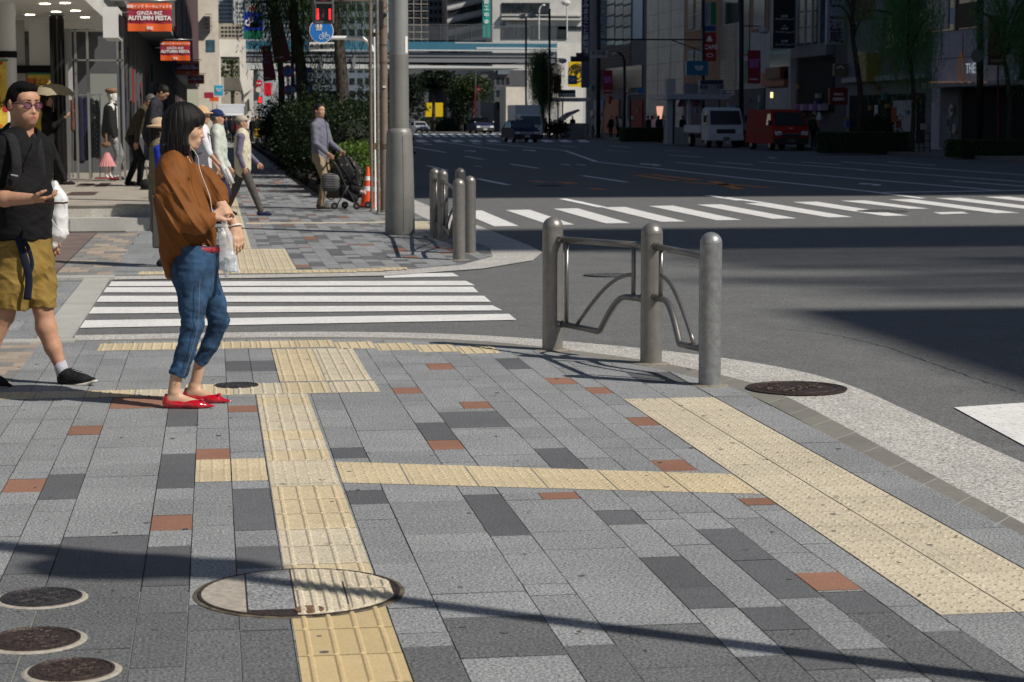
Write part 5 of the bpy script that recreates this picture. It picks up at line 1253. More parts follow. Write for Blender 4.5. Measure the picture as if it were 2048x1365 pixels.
# pushchair
def pushchair():
    p = V(697, 422, 33.8); p.z = 0; e = empty('pushchair', p, 'black patterned pushchair with a sun cover and baby feet showing', 'pushchair', rz=-YAW); W = Wf(e); Mi = None
    frm = mat('pushchair_frame', (.03, .03, .033), .4, .4); fab = cloth('pushchair_fabric', (.012, .012, .014), na=.3, ns=40)
    pat = mat('patterned_black', (.012, .011, .011), .8); n = pat.node_tree
    tc = n.nodes.new('ShaderNodeTexCoord'); vo = n.nodes.new('ShaderNodeTexVoronoi'); vo.inputs['Scale'].default_value = 17; rp = n.nodes.new('ShaderNodeValToRGB')
    rp.color_ramp.elements[0].position = .17; rp.color_ramp.elements[0].color = (.30, .26, .24, 1); rp.color_ramp.elements[1].position = .21; rp.color_ramp.elements[1].color = (.010, .010, .011, 1)
    n.links.new(tc.outputs['Object'], vo.inputs['Vector']); n.links.new(vo.outputs['Distance'], rp.inputs[0]); n.links.new(rp.outputs[0], n.nodes['Principled BSDF'].inputs['Base Color'])
    S = [('c', W(690, 328, 0), W(702, 345, 0), .15, .19, .05, Y_, .9), ('c', W(680, 338, 0), W(688, 360, 0), .13, .13, .05), ('c', W(700, 350, 0), W(714, 368, 0), .13, .08, .05)]
    mk('sun_cover', sdf(S, .012, wrinkle(.012, 10, (1, .2, .4), .4, 1, 2)), pat, e)
    S = [('c', W(686, 372, 0), W(712, 378, 0), .11, .09, .04), ('c', W(690, 385, 0), W(708, 397, 0), .10, .08, .03)]; mk('seat', sdf(S, .012), fab, e)
    S = [('c', W(687, 388, 0), W(706, 392, 0), .075, .06, .03)]; mk('basket', sdf(S, .012), fab, e)
    for dy in (-.2, .2):
        m = MB(); m.tube(smooth3([W(661, 322, dy), W(672, 330, dy), W(690, 370, dy), W(707, 400, dy), W(713, 418, dy)]), .010, 8); m.build('side_frame', frm, e, True)
        m = MB(); m.tube([W(697, 372, dy), W(680, 400, dy), W(671, 415, dy)], .010, 8); m.build('rear_leg', frm, e, True)
    m = MB(); m.tube([W(662, 322, -.2), W(660, 320, 0), W(662, 322, .2)], .014, 8); m.build('handle', fab, e, True)
    m = MB(); m.tube([W(676, 408, -.2), W(676, 408, .2)], .008, 6); m.build('axle', frm, e, True)
    for x, dy in ((669, -.22), (690, .2), (713, -.22), (736, .18)):
        for o_ in ((-.022, .022) if x > 700 else (0,)):
            c = W(x, 415, dy+o_); c.z = .062; m = MB(); m.tube([c-Y_*.013, c+Y_*.013], .060, 20); t = m.build('wheel', blackm, e, True, angle=40)
            m = MB(); m.tube([c-Y_*.016, c+Y_*.016], .022, 14); m.build('hub', steel, t, True, angle=40)
    for k_, (x, y) in enumerate(((719, 382), (727, 384))):
        mk('baby_foot', sdf([('c', W(x-5, y, .03-.08*k_), W(x+2, y+2, .03-.08*k_), .026, .024, .01), ('c', W(x+2, y-2, .03-.08*k_), W(x+3, y+4, .03-.08*k_), .02, .022, .01)], .006), C('sock_pink', (.55, .38, .38)), e)
    b = empty('striped_handbag', V(660, 370, 33.6), 'black handbag with thin pale stripes hanging from the pushchair', 'bag', rz=-YAW); Wb = Wf(b)
    st = mat('stripe_bag', (.015, .015, .016), .6); n = st.node_tree; tc = n.nodes.new('ShaderNodeTexCoord'); wv = n.nodes.new('ShaderNodeTexWave'); wv.bands_direction = 'Z'; wv.inputs['Scale'].default_value = 11; wv.inputs['Distortion'].default_value = .6
    rp = n.nodes.new('ShaderNodeValToRGB'); rp.color_ramp.elements[0].position = .80; rp.color_ramp.elements[0].color = (.012, .012, .013, 1); rp.color_ramp.elements[1].position = .9; rp.color_ramp.elements[1].color = (.25, .25, .25, 1)
    n.links.new(tc.outputs['Object'], wv.inputs['Vector']); n.links.new(wv.outputs['Fac'], rp.inputs[0]); n.links.new(rp.outputs[0], n.nodes['Principled BSDF'].inputs['Base Color'])
    mk('bag_body', sdf([('c', Wb(655, 358, 0), Wb(668, 360, 0), .10, .10, .04, Y_, .6), ('c', Wb(655, 372, 0), Wb(668, 372, 0), .10, .10, .04, Y_, .6)], .010), st, b)
    m = MB(); m.tube(smooth3([Wb(645, 350, -.02), Wb(648, 385, -.03), Wb(662, 400, -.03), Wb(675, 388, -.03), Wb(679, 360, -.02)]), .008, 6); m.build('loose_strap', fab, b, True)
pushchair()

# ---------------------------------------------------------------- crowds further away (small in the picture)
far_tops = [(.02, .02, .025), (.6, .6, .62), (.03, .03, .05), (.35, .03, .04), (.02, .02, .02), (.10, .10, .12), (.45, .42, .40), (.015, .02, .05), (.2, .2, .22)]
def small(px, y, v, h, label, grp, top, bot=(.015, .015, .02), ang=0.0, **k):
    C_ = lambda c: C('far_%03d_%03d_%03d' % tuple(int(q*999) for q in c), c)
    return fig(px, y, v, h, ang, label, C_(top), C_(bot), grp, vox=.024 if v < 150 else .034, **k)
desc = [('white shirt', (.62, .62, .64)), ('black coat', (.012, .012, .014)), ('dark red top', (.22, .02, .03)), ('pale grey top', (.4, .4, .42)), ('navy jacket', (.012, .018, .05)), ('black dress', (.014, .014, .016)), ('grey suit', (.09, .09, .10))]
g1 = 'pedestrians in the sun at the end of the left pavement'
lst = [(452, 131, 1.62, 4, 'in %s left of the group under the viaduct'), (463, 134, 1.70, 1, 'in %s near the white van'), (472, 128, 1.60, 2, 'in %s seen just right of the navy cap'), (480, 136, 1.68, 5, 'in %s behind the beige cap'), (489, 139, 1.66, 0, 'in %s with back to us beside the viaduct pillar'), (496, 133, 1.72, 0, 'in %s right of the man in beige vest'), (505, 131, 1.62, 1, 'in %s beside the yellow bag'), (513, 127, 1.70, 1, 'in %s with a yellow bag at the planting edge'), (520, 131, 1.66, 5, 'in %s at the right end of the sunlit group'), (457, 145, 1.68, 6, 'in %s at the back of the sunlit group'), (484, 149, 1.58, 2, 'in %s deep in the sunlit group')]
for i, (x, v, h, d, t) in enumerate(lst):
    o = small(x, 285, v, h, 'small figure '+t % desc[d][0], g1, desc[d][1], ang=(i*1.7) % 6, stride=.2*(i % 3), hair='long' if i % 3 == 0 else 'short')
o = empty('yellow_bag', V(514, 266, 126.4), 'small yellow bag carried in the sunlit crowd', 'bag'); mk('bag_body', sdf([('c', Vector((0, 0, .12)), Vector((0, 0, -.12)), .16, .2, .04)], .03), C('yellow', (.75, .45, .02)), o)
g2 = 'pedestrians waiting on the far right corner'
lst = [(1185, 150, 3, 'in %s by the small silver posts'), (1197, 149, 4, 'in %s just right of the tall grey pole'), (1222, 150, 1, 'in %s bending left of the tall pole'), (1234, 149, 6, 'in %s near the shop stairs'), (1240, 152, 0, 'in %s under the round blue sign'), (1252, 151, 0, 'in %s beside the hedge end'), (1296, 133, 1, 'in %s at the left end behind the hedge'), (1303, 134, 4, 'in %s second behind the hedge'), (1309, 132, 0, 'in %s with white collar behind the hedge'), (1317, 131, 1, 'in %s in the middle behind the hedge'), (1324, 133, 5, 'in %s right of middle behind the hedge'), (1331, 131, 3, 'in %s at the right end behind the hedge'), (1365, 128, 1, 'in %s inside the subway shelter')]
for i, (x, v, d, t) in enumerate(lst):
    small(x, 290, v, 1.60+.03*(i*5 % 5), 'shaded figure '+t % desc[d][0], g2, desc[d][1], z0=.12, ang=(i*2.1) % 6, hair='long' if i % 2 else 'short')
small(1145, 275, 168, 1.75, 'man in black T-shirt standing in the strip of sun with folded hands', 'people on the sunlit corner', (.012, .012, .012), ang=-1.4, arms=((.3, 1.5), (.3, 1.5)), sleeve=.5)
small(1092, 276, 160, 1.60, 'woman with an orange bag walking by the willow across the road', 'people on the sunlit corner', (.30, .28, .30), (.05, .03, .03), ang=2.6, skirt=True)
small(1626, 300, 96, 1.62, 'person in dark clothes standing behind the red van', 'people on the sunlit corner', (.02, .02, .02), z0=.12, ang=1)
# ---------------------------------------------------------------- helpers for buildings and planting
def FP(m, x1, x2, y1, y2, v, d=.1, mi=0, M=None):          # box facing the camera side, spanned by photo pixels at street distance v
    p, q = V(x1, y1, v), V(x2, y2, v); return m.box(min(p.x, q.x), max(p.x, q.x), v, v+d, min(p.z, q.z), max(p.z, q.z), mi, M)
def SPc(x1, x2, y1, y2, u=33.0):
    a_, b_ = Uu(x1, 238, u).y, Uu(x2, 238, u).y; vm = (a_+b_)/2; z = lambda y: CAMH+(238-y)*vm/FPX
    return min(a_, b_), max(a_, b_), z(y2), z(y1)
def SP(m, x1, x2, y1, y2, u=33.0, d=.05, mi=0, M=None):    # box on a facade plane that runs along the street
    v0, v1, z0, z1 = SPc(x1, x2, y1, y2, u); return m.box(u-d, u, v0, v1, z0, z1, mi, M)
def thing(name, loc, label, cat, group=None): e = empty(name, loc, label, cat, group); return e, sub(e)
def simple(name, m, mats, label, cat, group=None, **k):     # a thing that is one mesh, origin at its base
    xs = [p[0] for p in m.v]; ys = [p[1] for p in m.v]; zs = [p[2] for p in m.v]; c = Vector(((min(xs)+max(xs))/2, (min(ys)+max(ys))/2, min(zs)))
    m.v = [tuple(Vector(p)-c) for p in m.v]; o = m.build(name, mats, **k); o.location = c; return tag(o, label, cat, group)
glass = mat('glass_dark', (.02, .025, .03), .12, spec=.35, ns=.8, na=.5, bump=.2, bs=.6)
glassb = mat('glass_blue', (.05, .11, .15), .12, spec=.4, ns=.7, na=.5)
clear = mat('shop_glass', (.10, .12, .12), .02, alpha=.05, spec=.5)
frame_m = mat('frame_grey', (.20, .20, .20), .4, .5)
white = mat('panel_white', (.62, .62, .60), .5, ns=2, na=.05); black = mat('panel_black', (.012, .012, .014), .75, spec=.15)
BR = {n: mat('wall_'+n, c, .8, ns=.9, na=.10, bump=.2, bs=9) for n, c in dict(beige=(.42, .37, .28), brown=(.30, .17, .10), greyl=(.45, .44, .44), grey=(.22, .22, .23), darkg=(.085, .085, .095), white=(.50, .49, .46), cream=(.68, .62, .52), blueg=(.12, .15, .18), red=(.25, .06, .04), pale=(.38, .42, .46)).items()}
class Cards:                                                # many small leaf faces as one mesh
    def __init__(s): s.P = []
    def cloud(s, c, r, n, size, asp=.5, droop=0.0, rg=None, shell=.45, lo=None):
        rg = rg or np.random.default_rng(int(abs(c[0]*97+c[1]*13+c[2]*7)*10) % 99991)
        d = rg.normal(size=(n, 3)); d /= np.linalg.norm(d, axis=1)[:, None]; rad = (shell+(1-shell)*rg.random(n)**.6)
        lump = 1+.22*np.sin(d[:, 0]*5+c[0])*np.sin(d[:, 1]*6+c[1])*1.0+.15*np.sin(d[:, 2]*9+c[2]*3)
        p = np.array(c)+d*np.array(r)*(rad*lump)[:, None]; s.leaves(p, n, size, asp, droop, rg); return s
    def leaves(s, p, n, size, asp, droop, rg):
        a_ = rg.normal(size=(n, 3)); a_[:, 2] -= droop*3; a_ /= np.linalg.norm(a_, axis=1)[:, None]
        b_ = np.cross(a_, rg.normal(size=(n, 3))); b_ /= np.linalg.norm(b_, axis=1)[:, None]
        z = (size*(.6+.8*rg.random(n)))[:, None]; a_ = a_*z; b_ = b_*z*asp
        s.P.append(np.stack([p-a_*.5, p+b_*.5, p+a_*.5, p-b_*.5], 1))
    def strands(s, tops, lens, step, size, rg, asp=.13, sway=.1):
        for (x, y, z), L in zip(tops, lens):
            n = max(2, int(L/step)); t = np.arange(n)/n; ph = rg.random()*6
            p = np.stack([x+sway*np.sin(t*3+ph)*t*1.5, y+sway*np.cos(t*2.3+ph)*t, z-L*t], 1)+rg.normal(size=(n, 3))*.035
            s.leaves(p, n, size, asp, 1.1, rg)
    def build(s, name, m, parent=None, M=None):
        P = np.concatenate(s.P); n = len(P); Vt = P.reshape(-1, 3)
        if M is not None: Vt = Vt+np.array(M.translation[:])
        me = bpy.data.meshes.new(name); me.vertices.add(n*4); me.vertices.foreach_set('co', Vt.astype(np.float32).ravel())
        me.loops.add(n*4); me.loops.foreach_set('vertex_index', np.arange(n*4, dtype=np.int32)); me.polygons.add(n); me.polygons.foreach_set('loop_start', np.arange(0, n*4, 4, dtype=np.int32))
        me.materials.append(m); me.update(calc_edges=True); me.validate(); o = bpy.data.objects.new(name, me); COL.objects.link(o)
        if parent: o.parent = parent
        return o
def leafm(name, c, c2=None):
    if name in MATS: return MATS[name]
    m = mat(name, c, .55, ns=3.5, na=.5, spec=.3, col2=c2, detail=6); n = m.node_tree; b = n.nodes['Principled BSDF']
    tr = n.nodes.new('ShaderNodeBsdfTranslucent'); mx = n.nodes.new('ShaderNodeMixShader'); mx.inputs[0].default_value = .3; tr.inputs[0].default_value = (c[0]*1.6, c[1]*1.6, c[2], 1)
    out = n.nodes['Material Output']; n.links.new(b.outputs[0], mx.inputs[1]); n.links.new(tr.outputs[0], mx.inputs[2]); n.links.new(mx.outputs[0], out.inputs[0]); return m
Lw = leafm('leaf_willow', (.035, .075, .025), (.075, .13, .04)); Ld = leafm('leaf_dark', (.008, .020, .006), (.022, .045, .012)); Ly = leafm('leaf_bright', (.08, .15, .03), (.16, .25, .05)); Lm = leafm('leaf_mid', (.05, .085, .025), (.10, .14, .04))  # leaf_dark: shade lying on the shrubs is put into the leaf colour
barkm = mat('bark', (.05, .04, .032), .9, ns=12, na=.4, bump=1, bs=18)
def bush(name, c, r, n, size, lm, label, group, cat='bush', boxy=False):
    c = Vector(c); e = empty(name, (c.x, c.y, 0), label, cat, group); K = Cards(); rg = np.random.default_rng(int(c.x*100+c.y*10) & 0xffff)
    if boxy:
        p = (rg.random((n, 3))*2-1); k = rg.integers(0, 3, n); sgn = np.sign(rg.random(n)-.5); p[np.arange(n), k] = sgn*(1-.12*rg.random(n)); p = np.array(c)+p*np.array(r); K.leaves(p, n, size, .6, 0, rg)
    else: K.cloud(c, r, n, size, .5, rg=rg)
    K.build('foliage', lm, e, Matrix.Translation((-c.x, -c.y, 0)))
    m = MB()
    if boxy: m.box(-r[0]*.93, r[0]*.93, -r[1]*.93, r[1]*.93, .05, c.z+r[2]*.92-.0)
    else: m.sph((0, 0, c.z), (r[0]*.55, r[1]*.55, r[2]*.55), 10); m.tube([(0, 0, 0), (0, 0, c.z)], .06, 6)
    m.build('twigs', mat('twigs', (.012, .016, .009), .9), e); return e
def willow(name, base, h, cr, n_str, label, group, trunk_r=.2, lens=(2, 5), lean=(0, 0), size=.22, step=.16, cut=None, lm=None, zc=None):
    base = Vector(base); e = empty(name, base, label, 'tree', group); rg = np.random.default_rng(int(base.x*31+base.y*7) & 0xffff); top = Vector((lean[0], lean[1], h))
    m = MB(); m.tube(smooth3([Vector((0, 0, 0)), top*.35+Vector((.12, 0, 0)), top*.7+Vector((-.08, .1, 0)), top]), [trunk_r*(1-.5*i/15) for i in range(16)], 10); m.build('trunk', barkm, e, True)
    K = Cards(); T = []; Ls = []
    for i in range(9):
        a_ = rg.random()*6.28; q = cr*(.5+.5*rg.random()); t = top*(.62+.35*rg.random()); en = t+Vector((q*math.cos(a_), q*math.sin(a_), .9+rg.random()*1.2))
        m = MB(); m.tube([t, t.lerp(en, .5)+Vector((0, 0, .35)), en], [.07, .045, .02], 6); m.build('branch', barkm, e, True)
        for k in range(n_str//9):
            f_ = rg.random(); c_ = t.lerp(en, .3+.7*f_); a2 = rg.random()*6.28; q2 = cr*.35*rg.random()
            T.append((c_.x+q2*math.cos(a2), c_.y+q2*math.sin(a2), c_.z+.5*rg.random())); Ls.append(lens[0]+(lens[1]-lens[0])*rg.random()**1.3)
    K.strands(T, Ls, step, size, rg); K.build('crown', lm or Lw, e); return e

# ---------------------------------------------------------------- left shop row
def left_shops():
    zf = .35
    st = stone('granite_step', (.40, .385, .345), fine=.3, scale=70, tint=False); stt = stone('granite_top', (.36, .33, .28), fine=.18, scale=60, tint=False)
    e, Mi = thing('shop_steps', (-3, 28, 0), 'two pale granite steps along the front of the corner shop', 'steps')
    for i in range(5): m = MB(); m.box(-6.5+1.14*i+.004, -6.5+1.14*(i+1)-.004, 27.6, 27.95, 0, .178, 0, Mi); m.build('kerb_stone', kerbs_l, e)
    m = MB(); m.box(-6.5, -.84, 27.955, 60, 0, zf-.02, 0, Mi); m.build('riser', st, e)
    m = MB(); m.box(-6.5, -.80, 27.93, 60, zf-.018, zf, 0, Mi); m.build('tread', stt, e)
    m = MB(); m.box(-.795, -.52, 27.95, 33, 0, .17, 0, Mi); m.build('side_step', kerbs_l, e)
    for (x1, x2, y1, y2) in ((130, 198, 384, 391), (188, 224, 366, 374), (150, 190, 367, 373)):
        p, q = G(x1, y2, zf+.004), G(x2, y1, zf+.004); m = MB(); m.quad((p.x, p.y, zf+.004), (q.x, p.y, zf+.004), (q.x+.25*0, q.y, zf+.004), (p.x, q.y, zf+.004), 0); simple('floor_mat', m, mat('mat_brown', (.07, .045, .04), .9), 'dark floor mat lying on the shop step at photo column %d' % ((x1+x2)//2), 'mat', 'dark mats on the shop step')
    e, Mi = thing('shop_building', (-8, 60, 0), 'arcade of shops with white canopy ceiling running down the left side', 'building')
    m = MB(); m.box(-20, -1.02, 44, 158, 3.95, 24, 0, Mi); m.build('upper_wall', BR['darkg'], e)
    m = MB(); m.box(-20, -1.95, 28, 43.99, 3.37, 3.9, 0, Mi); m.build('canopy', white, e)
    m = MB(); m.box(-20, -1.95, 27.9, 28, 3.3, 4.6, 0, Mi); m.build('canopy_fascia', white, e)
    m = MB(); m.box(-20, -1.75, 37.7, 43.9, 3.9, 24, 0, Mi); m.build('corner_upper_wall', BR['grey'], e)
    m = MB(); m.box(-20, -3.05, 44.2, 44.4, zf, 3.36, 0, Mi); m.build('back_wall', mat('shop_back', (.13, .125, .11), .8, ns=3, na=.4), e)
    m = MB(); m.box(-20, -2.0, 44.4, 158, 0, 3.94, 0, Mi); m.build('lower_wall', BR['darkg'], e)
    rg = random.Random(5); cols = [(.30, .02, .02), (.015, .015, .02), (.02, .02, .03), (.12, .10, .09), (.02, .03, .08), (.05, .03, .025), (.35, .34, .33)]
    v = 44.6
    while v < 156:                         # shopfront bays: glass, posts and hanging goods
        L = rg.uniform(1.2, 2.6); m = MB(); m.box(-2.0, -1.96, v, v+L-.12, zf+.1, 3.0, 0, Mi); m.build('shop_window', glass, e)
        m = MB(); m.box(-2.0, -1.90, v+L-.12, v+L, 0, 3.9, 0, Mi); m.build('mullion', frame_m, e)
        for k in range(4 if v < 90 else 2):
            c = cols[rg.randrange(7)]; vv = v+rg.random()*L*.6; z0 = rg.uniform(.6, 2.0); m = MB(); m.box(-1.93, -1.88, vv, vv+rg.uniform(.1, .4), z0, z0+rg.uniform(.4, 1.4), 0, Mi); m.build('display_panel', mat('disp_%d' % int(sum(c)*1000), c, .6), e)
        v += L
    for i in range(37):                    # ribs and window slots of the overhanging storey
        v = 45+3*i
        m = MB(); m.box(-1.02, -.94, v, v+.18, 3.95, 24, 0, Mi); m.build('facade_rib', frame_m if i % 4 else mat('rib_red', (.22, .03, .03), .5), e)
        for z in (4.3, 6.1, 8.0, 10.0):
            m = MB(); m.box(-1.02, -.99, v+.25, v+2.9, z, z+1.5, 0, Mi); m.build('window', glass if (i+int(z)) % 3 else glassb, e)
    m = MB(); m.box(-1.9, -1.05, 44.2, 158, 3.80, 3.94, 0, Mi); m.build('soffit', BR['grey'], e)
    lamp = mat('lamp_warm', (1, .93, .78), emit=6)
    for (x, y) in ((130, 6.5), (151, 22), (170, 35), (112, 24), (90, 8), (60, 30)):
        p = G(x, y, 3.365); m = MB(); m.lathe([(.085, 0), (.085, .004)], c=tuple(Mi @ Vector((p.x, p.y, 3.358))), n=20); m.build('downlight', lamp, e)
    # glass corner front
    m = MB(); FP(m, 57, 106, 45, 131, 37.5, .15, 0, Mi); m.build('lightbox_panel', white, e)
    m = MB(); FP(m, 20, 106, 131, 147, 37.5, .15, 0, Mi); m.build('dark_band', black, e)
    m = MB(); FP(m, -60, 56, 40, 366, 37.6, .1, 0, Mi); m.build('front_wall', BR['greyl'], e)
    p = V(121, 366, 36.6); m = MB(); m.lathe([(.130, 0), (.130, 3.0)], c=tuple(Mi @ Vector((p.x, p.y, zf))), n=28); m.build('polished_column', mat('column_black', (.03, .028, .028), .12, .6), e, True, angle=30)
    fm = mat('alu', (.35, .35, .34), .35, .7)
    m = MB()
    for x in (134, 152, 176, 236, 246): FP(m, x, x+2.2, 58, 362, 38.0, .05, 0, Mi)
    FP(m, 134, 246, 119, 123, 38.0, .05, 0, Mi); FP(m, 134, 246, 58, 61, 38, .05, 0, Mi); m.build('glazing_frame', fm, e)
    m = MB(); FP(m, 135, 246, 60, 360, 38.02, .012, 0, Mi); m.build('glazing', clear, e)
    m = MB(); FP(m, 133, 146, 60, 200, 39.5, .06, 0, Mi); m.build('tiled_pier', BR['greyl'], e)
    m = MB(); FP(m, 180, 236, 148, 250, 41.5, .06, 0, Mi); m.build('interior_panel', mat('interior_grey', (.25, .27, .25), .7), e)
    # sign box under the canopy
    e2, M2 = thing('projecting_sign_box', V(222, 50, 35.2), 'white box with black screen hanging from the canopy edge', 'sign box')
    m = MB(); FP(m, 205, 237, 14, 76, 35.2, 1.6, 0, M2); m.build('casing', white, e2)
    p, q = V(237, 16, 35.2), V(237, 76, 35.2); m = MB(); m.box(p.x+.002, p.x+.02, 35.3, 37.0, q.z+.06, p.z-.1, 0, M2); m.build('screen', black, e2)
    # white pillar and posters
    e3, M3 = thing('white_pillar', V(18, 300, 33.4), 'glossy white round pillar with black band behind the man in glasses', 'pillar')
    p = V(18, 300, 33.4); gw = mat('gloss_white', (.70, .70, .68), .25); zb = V(0, 116, 33.4).z; zt = V(0, 103, 33.4).z
    m = MB(); m.lathe([(.16, zf), (.16, zb)], c=tuple(M3 @ Vector((p.x, p.y, 0))), n=28); m.build('lower_shaft', gw, e3, True, angle=30)
    m = MB(); m.lathe([(.172, zb), (.172, zt)], c=tuple(M3 @ Vector((p.x, p.y, 0))), n=28); m.build('black_band', black, e3, True, angle=30)
    m = MB(); m.lathe([(.16, zt), (.16, 4.5)], c=tuple(M3 @ Vector((p.x, p.y, 0))), n=28); m.build('upper_shaft', gw, e3, True, angle=30)
    m = MB(); FP(m, -60, 15, -30, 103, 33.3, .2); simple('white_fascia', m, white, 'white cladding panel left of the glossy pillar', 'panel')
    def poster(x1, x2, y1, y2, v, label, words):
        e, M = thing('poster', V((x1+x2)/2, y2, v), label, 'poster', None); ye = mat('poster_yellow', (.72, .50, .06), .5, ns=6, na=.2)
        m = MB(); FP(m, x1, x2, y1, y2, v, .03, 0, M); m.build('sheet', ye, e); rr = random.Random(int(x2)); m = MB()
        for _ in range(26):
            p = V(rr.uniform(x1+3, x2-3), rr.uniform(y1+4, y2-4), v-.006); r = rr.uniform(.015, .055); c = tuple(M @ p); m.tube([Vector(c), Vector(c)+Vector((0, .003, 0))], r, 12, mi=rr.randrange(3))
        m.build('printed_dots', [mat('dot_orange', (.70, .16, .03), .6), mat('dot_red', (.45, .03, .03), .6), mat('dot_cream', (.8, .7, .45), .6)], e)
        m = MB(); FP(m, x1, x2, y1, y1+4, v-.01, .01, 0, M); m.build('green_edge', mat('poster_green', (.05, .22, .10), .5), e)
        for w_, sz, x, y, mt in words: text(w_, sz, faceM(M @ V(x, y, v-.012), (1, 0, 0), (0, 0, 1)), mt, e, bold=.002)
    rdm = mat('text_red', (.55, .06, .03), .6)
    poster(-40, 16, 119, 262, 33.1, 'yellow poster with coloured dots left of the glossy white pillar', [('SCHIS', .14, 0, 207, black)])
    poster(55, 105, 146, 330, 37.3, 'yellow SPECIAL poster behind the parasol beside the black column', [('銀座インズ', .10, 80, 163, rdm), ('SPECIAL', .13, 78, 173, black)])
    # clothes rack
    e, M = thing('clothes_rack', V(165, 350, 39.2), 'steel clothes rack behind the shop glass', 'clothes rack'); P = lambda x, y, dv=0: M @ V(x, y, 39.2+dv)
    m = MB(); m.tube([P(141, 192), P(204, 189)], .012, 8); m.build('bar', fm, e)
    for x in (146, 184, 200): m = MB(); m.tube([P(x, 192), P(x, 356)], .010, 8); m.build('stand', fm, e)
    for i, (x, y1, y2, wd, c, lb) in enumerate(((146, 200, 262, 4, (.30, .12, .08), 'brown blouse at the left end of the rack'), (152, 198, 318, 7, (.012, .012, .016), 'long black dress on the rack'), (163, 198, 322, 8, (.018, .015, .06), 'navy dress in the middle of the rack'), (174, 198, 316, 8, (.022, .018, .085), 'long indigo dress right of middle on the rack'), (186, 200, 312, 7, (.012, .012, .02), 'near-black dress towards the right of the rack'), (196, 202, 315, 6, (.015, .015, .05), 'navy dress with white dots at the right end of the rack'))):
        s = PXM(39); c0 = V(x, y2, 39.2+.05*(i % 2)); o = empty('hanging_dress' if i else 'hanging_blouse', c0, lb, 'dress' if i else 'blouse', None); H = (y2-y1)*s
        mk('fabric', sdf([('c', Vector((0, 0, H-.05)), Vector((0, 0, H*.6)), wd*s*.7, wd*s*.8, .03), ('c', Vector((0, 0, H*.6)), Vector((0, 0, .03)), wd*s*.8, wd*s*1.05, .03)], .012, wrinkle(.010, 22, (1, .3, 0), .12, i, 1.2)), C('dress%d' % i, tuple(q*.5 for q in c)), o)
        m = MB(); m.tube([(0, 0, H), (0, 0, H+.04), (.01, 0, H+.055)], .004, 5); m.build('hanger', fm, o)
        if i == 5:
            m = MB()
            for k in range(24): m.sph((.02*(k % 2)-.04, -.09, H-.08-.045*k), .009, 6)
            m.build('white_dots', white, o)
    # mannequins
    wsk = mat('mannequin_white', (.70, .69, .66), .35)
    r_, k, A, D = fig(228, 357, 39.0, 1.72, -.1, 'white mannequin in black cardigan, white top and brown beret in the window', C('top_white', (.66, .65, .62)), C('trouser_lightgrey', (.22, .23, .24)), z0=zf, hair=None, hat='beret', hatcol=(.26, .15, .09), name='mannequin', skm=wsk, vox=.0105, arms=((.05, .2), (-.05, .1)), girth=.85)
    mk('cardigan', sdf([('c', (D['sho']+Vector((-.02, 0, -.08)))*k, (D['pel']+Vector((-.05, 0, .0)))*k, .15*k, .17*k, .04)]+[q for s0, e_, w_, u2, sy in A for q in (('c', s0, e_, .066*k, .06*k, .02), ('c', e_, w_, .055*k, .05*k, .02))]+[('-c', (D['sho']+Vector((.17, 0, -.03)))*k, (D['pel']+Vector((.19, 0, .1)))*k, .095*k, .095*k, .02)], .0105), C('cardigan_black', (.012, .012, .013)), r_)
    e = empty('skirt_stand', V(216, 358, 38.7), 'display stand with pleated pink skirt and white legs in the window', 'mannequin'); W = Wf(e); e.rotation_euler = (0, 0, -YAW); W = Wf(e)
    m = MB(); c_ = W(214, 333); n_ = 40; vs = []; fs = []
    for j, (r, z) in enumerate(((.045, .26), (.09, .16), (.155, .0))):
        for i in range(n_): t = 2*math.pi*i/n_; q = r*(1+.06*(i % 2)*j); vs.append((c_.x+q*math.cos(t), c_.y+q*math.sin(t), c_.z+z))
    for j in range(2):
        for i in range(n_): fs.append((j*n_+i, j*n_+(i+1) % n_, (j+1)*n_+(i+1) % n_, (j+1)*n_+i))
    m.add(vs, fs); m.build('pink_skirt', C('pink', (.62, .27, .28)), e)
    mk('legs', sdf([('c', W(213, 330), W(212, 352), .035, .022, .01), ('c', W(212, 352), W(218, 358), .02, .018, .01), ('c', W(219, 330, .05), W(220, 350, .05), .035, .022, .01), ('c', W(220, 350, .05), W(226, 357, .05), .02, .018, .01)], .006), wsk, e)
    mk('basket', sdf([('e', W(212, 290), (.09, .07, .05), .02), ('c', W(212, 283), W(212, 270), .03, .025, .01)], .006), C('basket_brown', (.20, .11, .05), ns=80, na=.5), e)
    m = MB(); m.tube([W(212, 310), W(212, 290)], .012, 8); m.build('stem', fm, e)
    m = MB(); m.box(*(lambda a_, b_: (a_.x, b_.x))(W(192, 358), W(236, 358)), -.12, .12, -.0, .025); m.build('red_base', mat('base_red', (.3, .02, .03), .5), e)
kerbs_l = stone('kerb_light_plain', (.44, .43, .40), fine=.10, scale=120, blot=.08, rough=.8, tint=False)
left_shops()
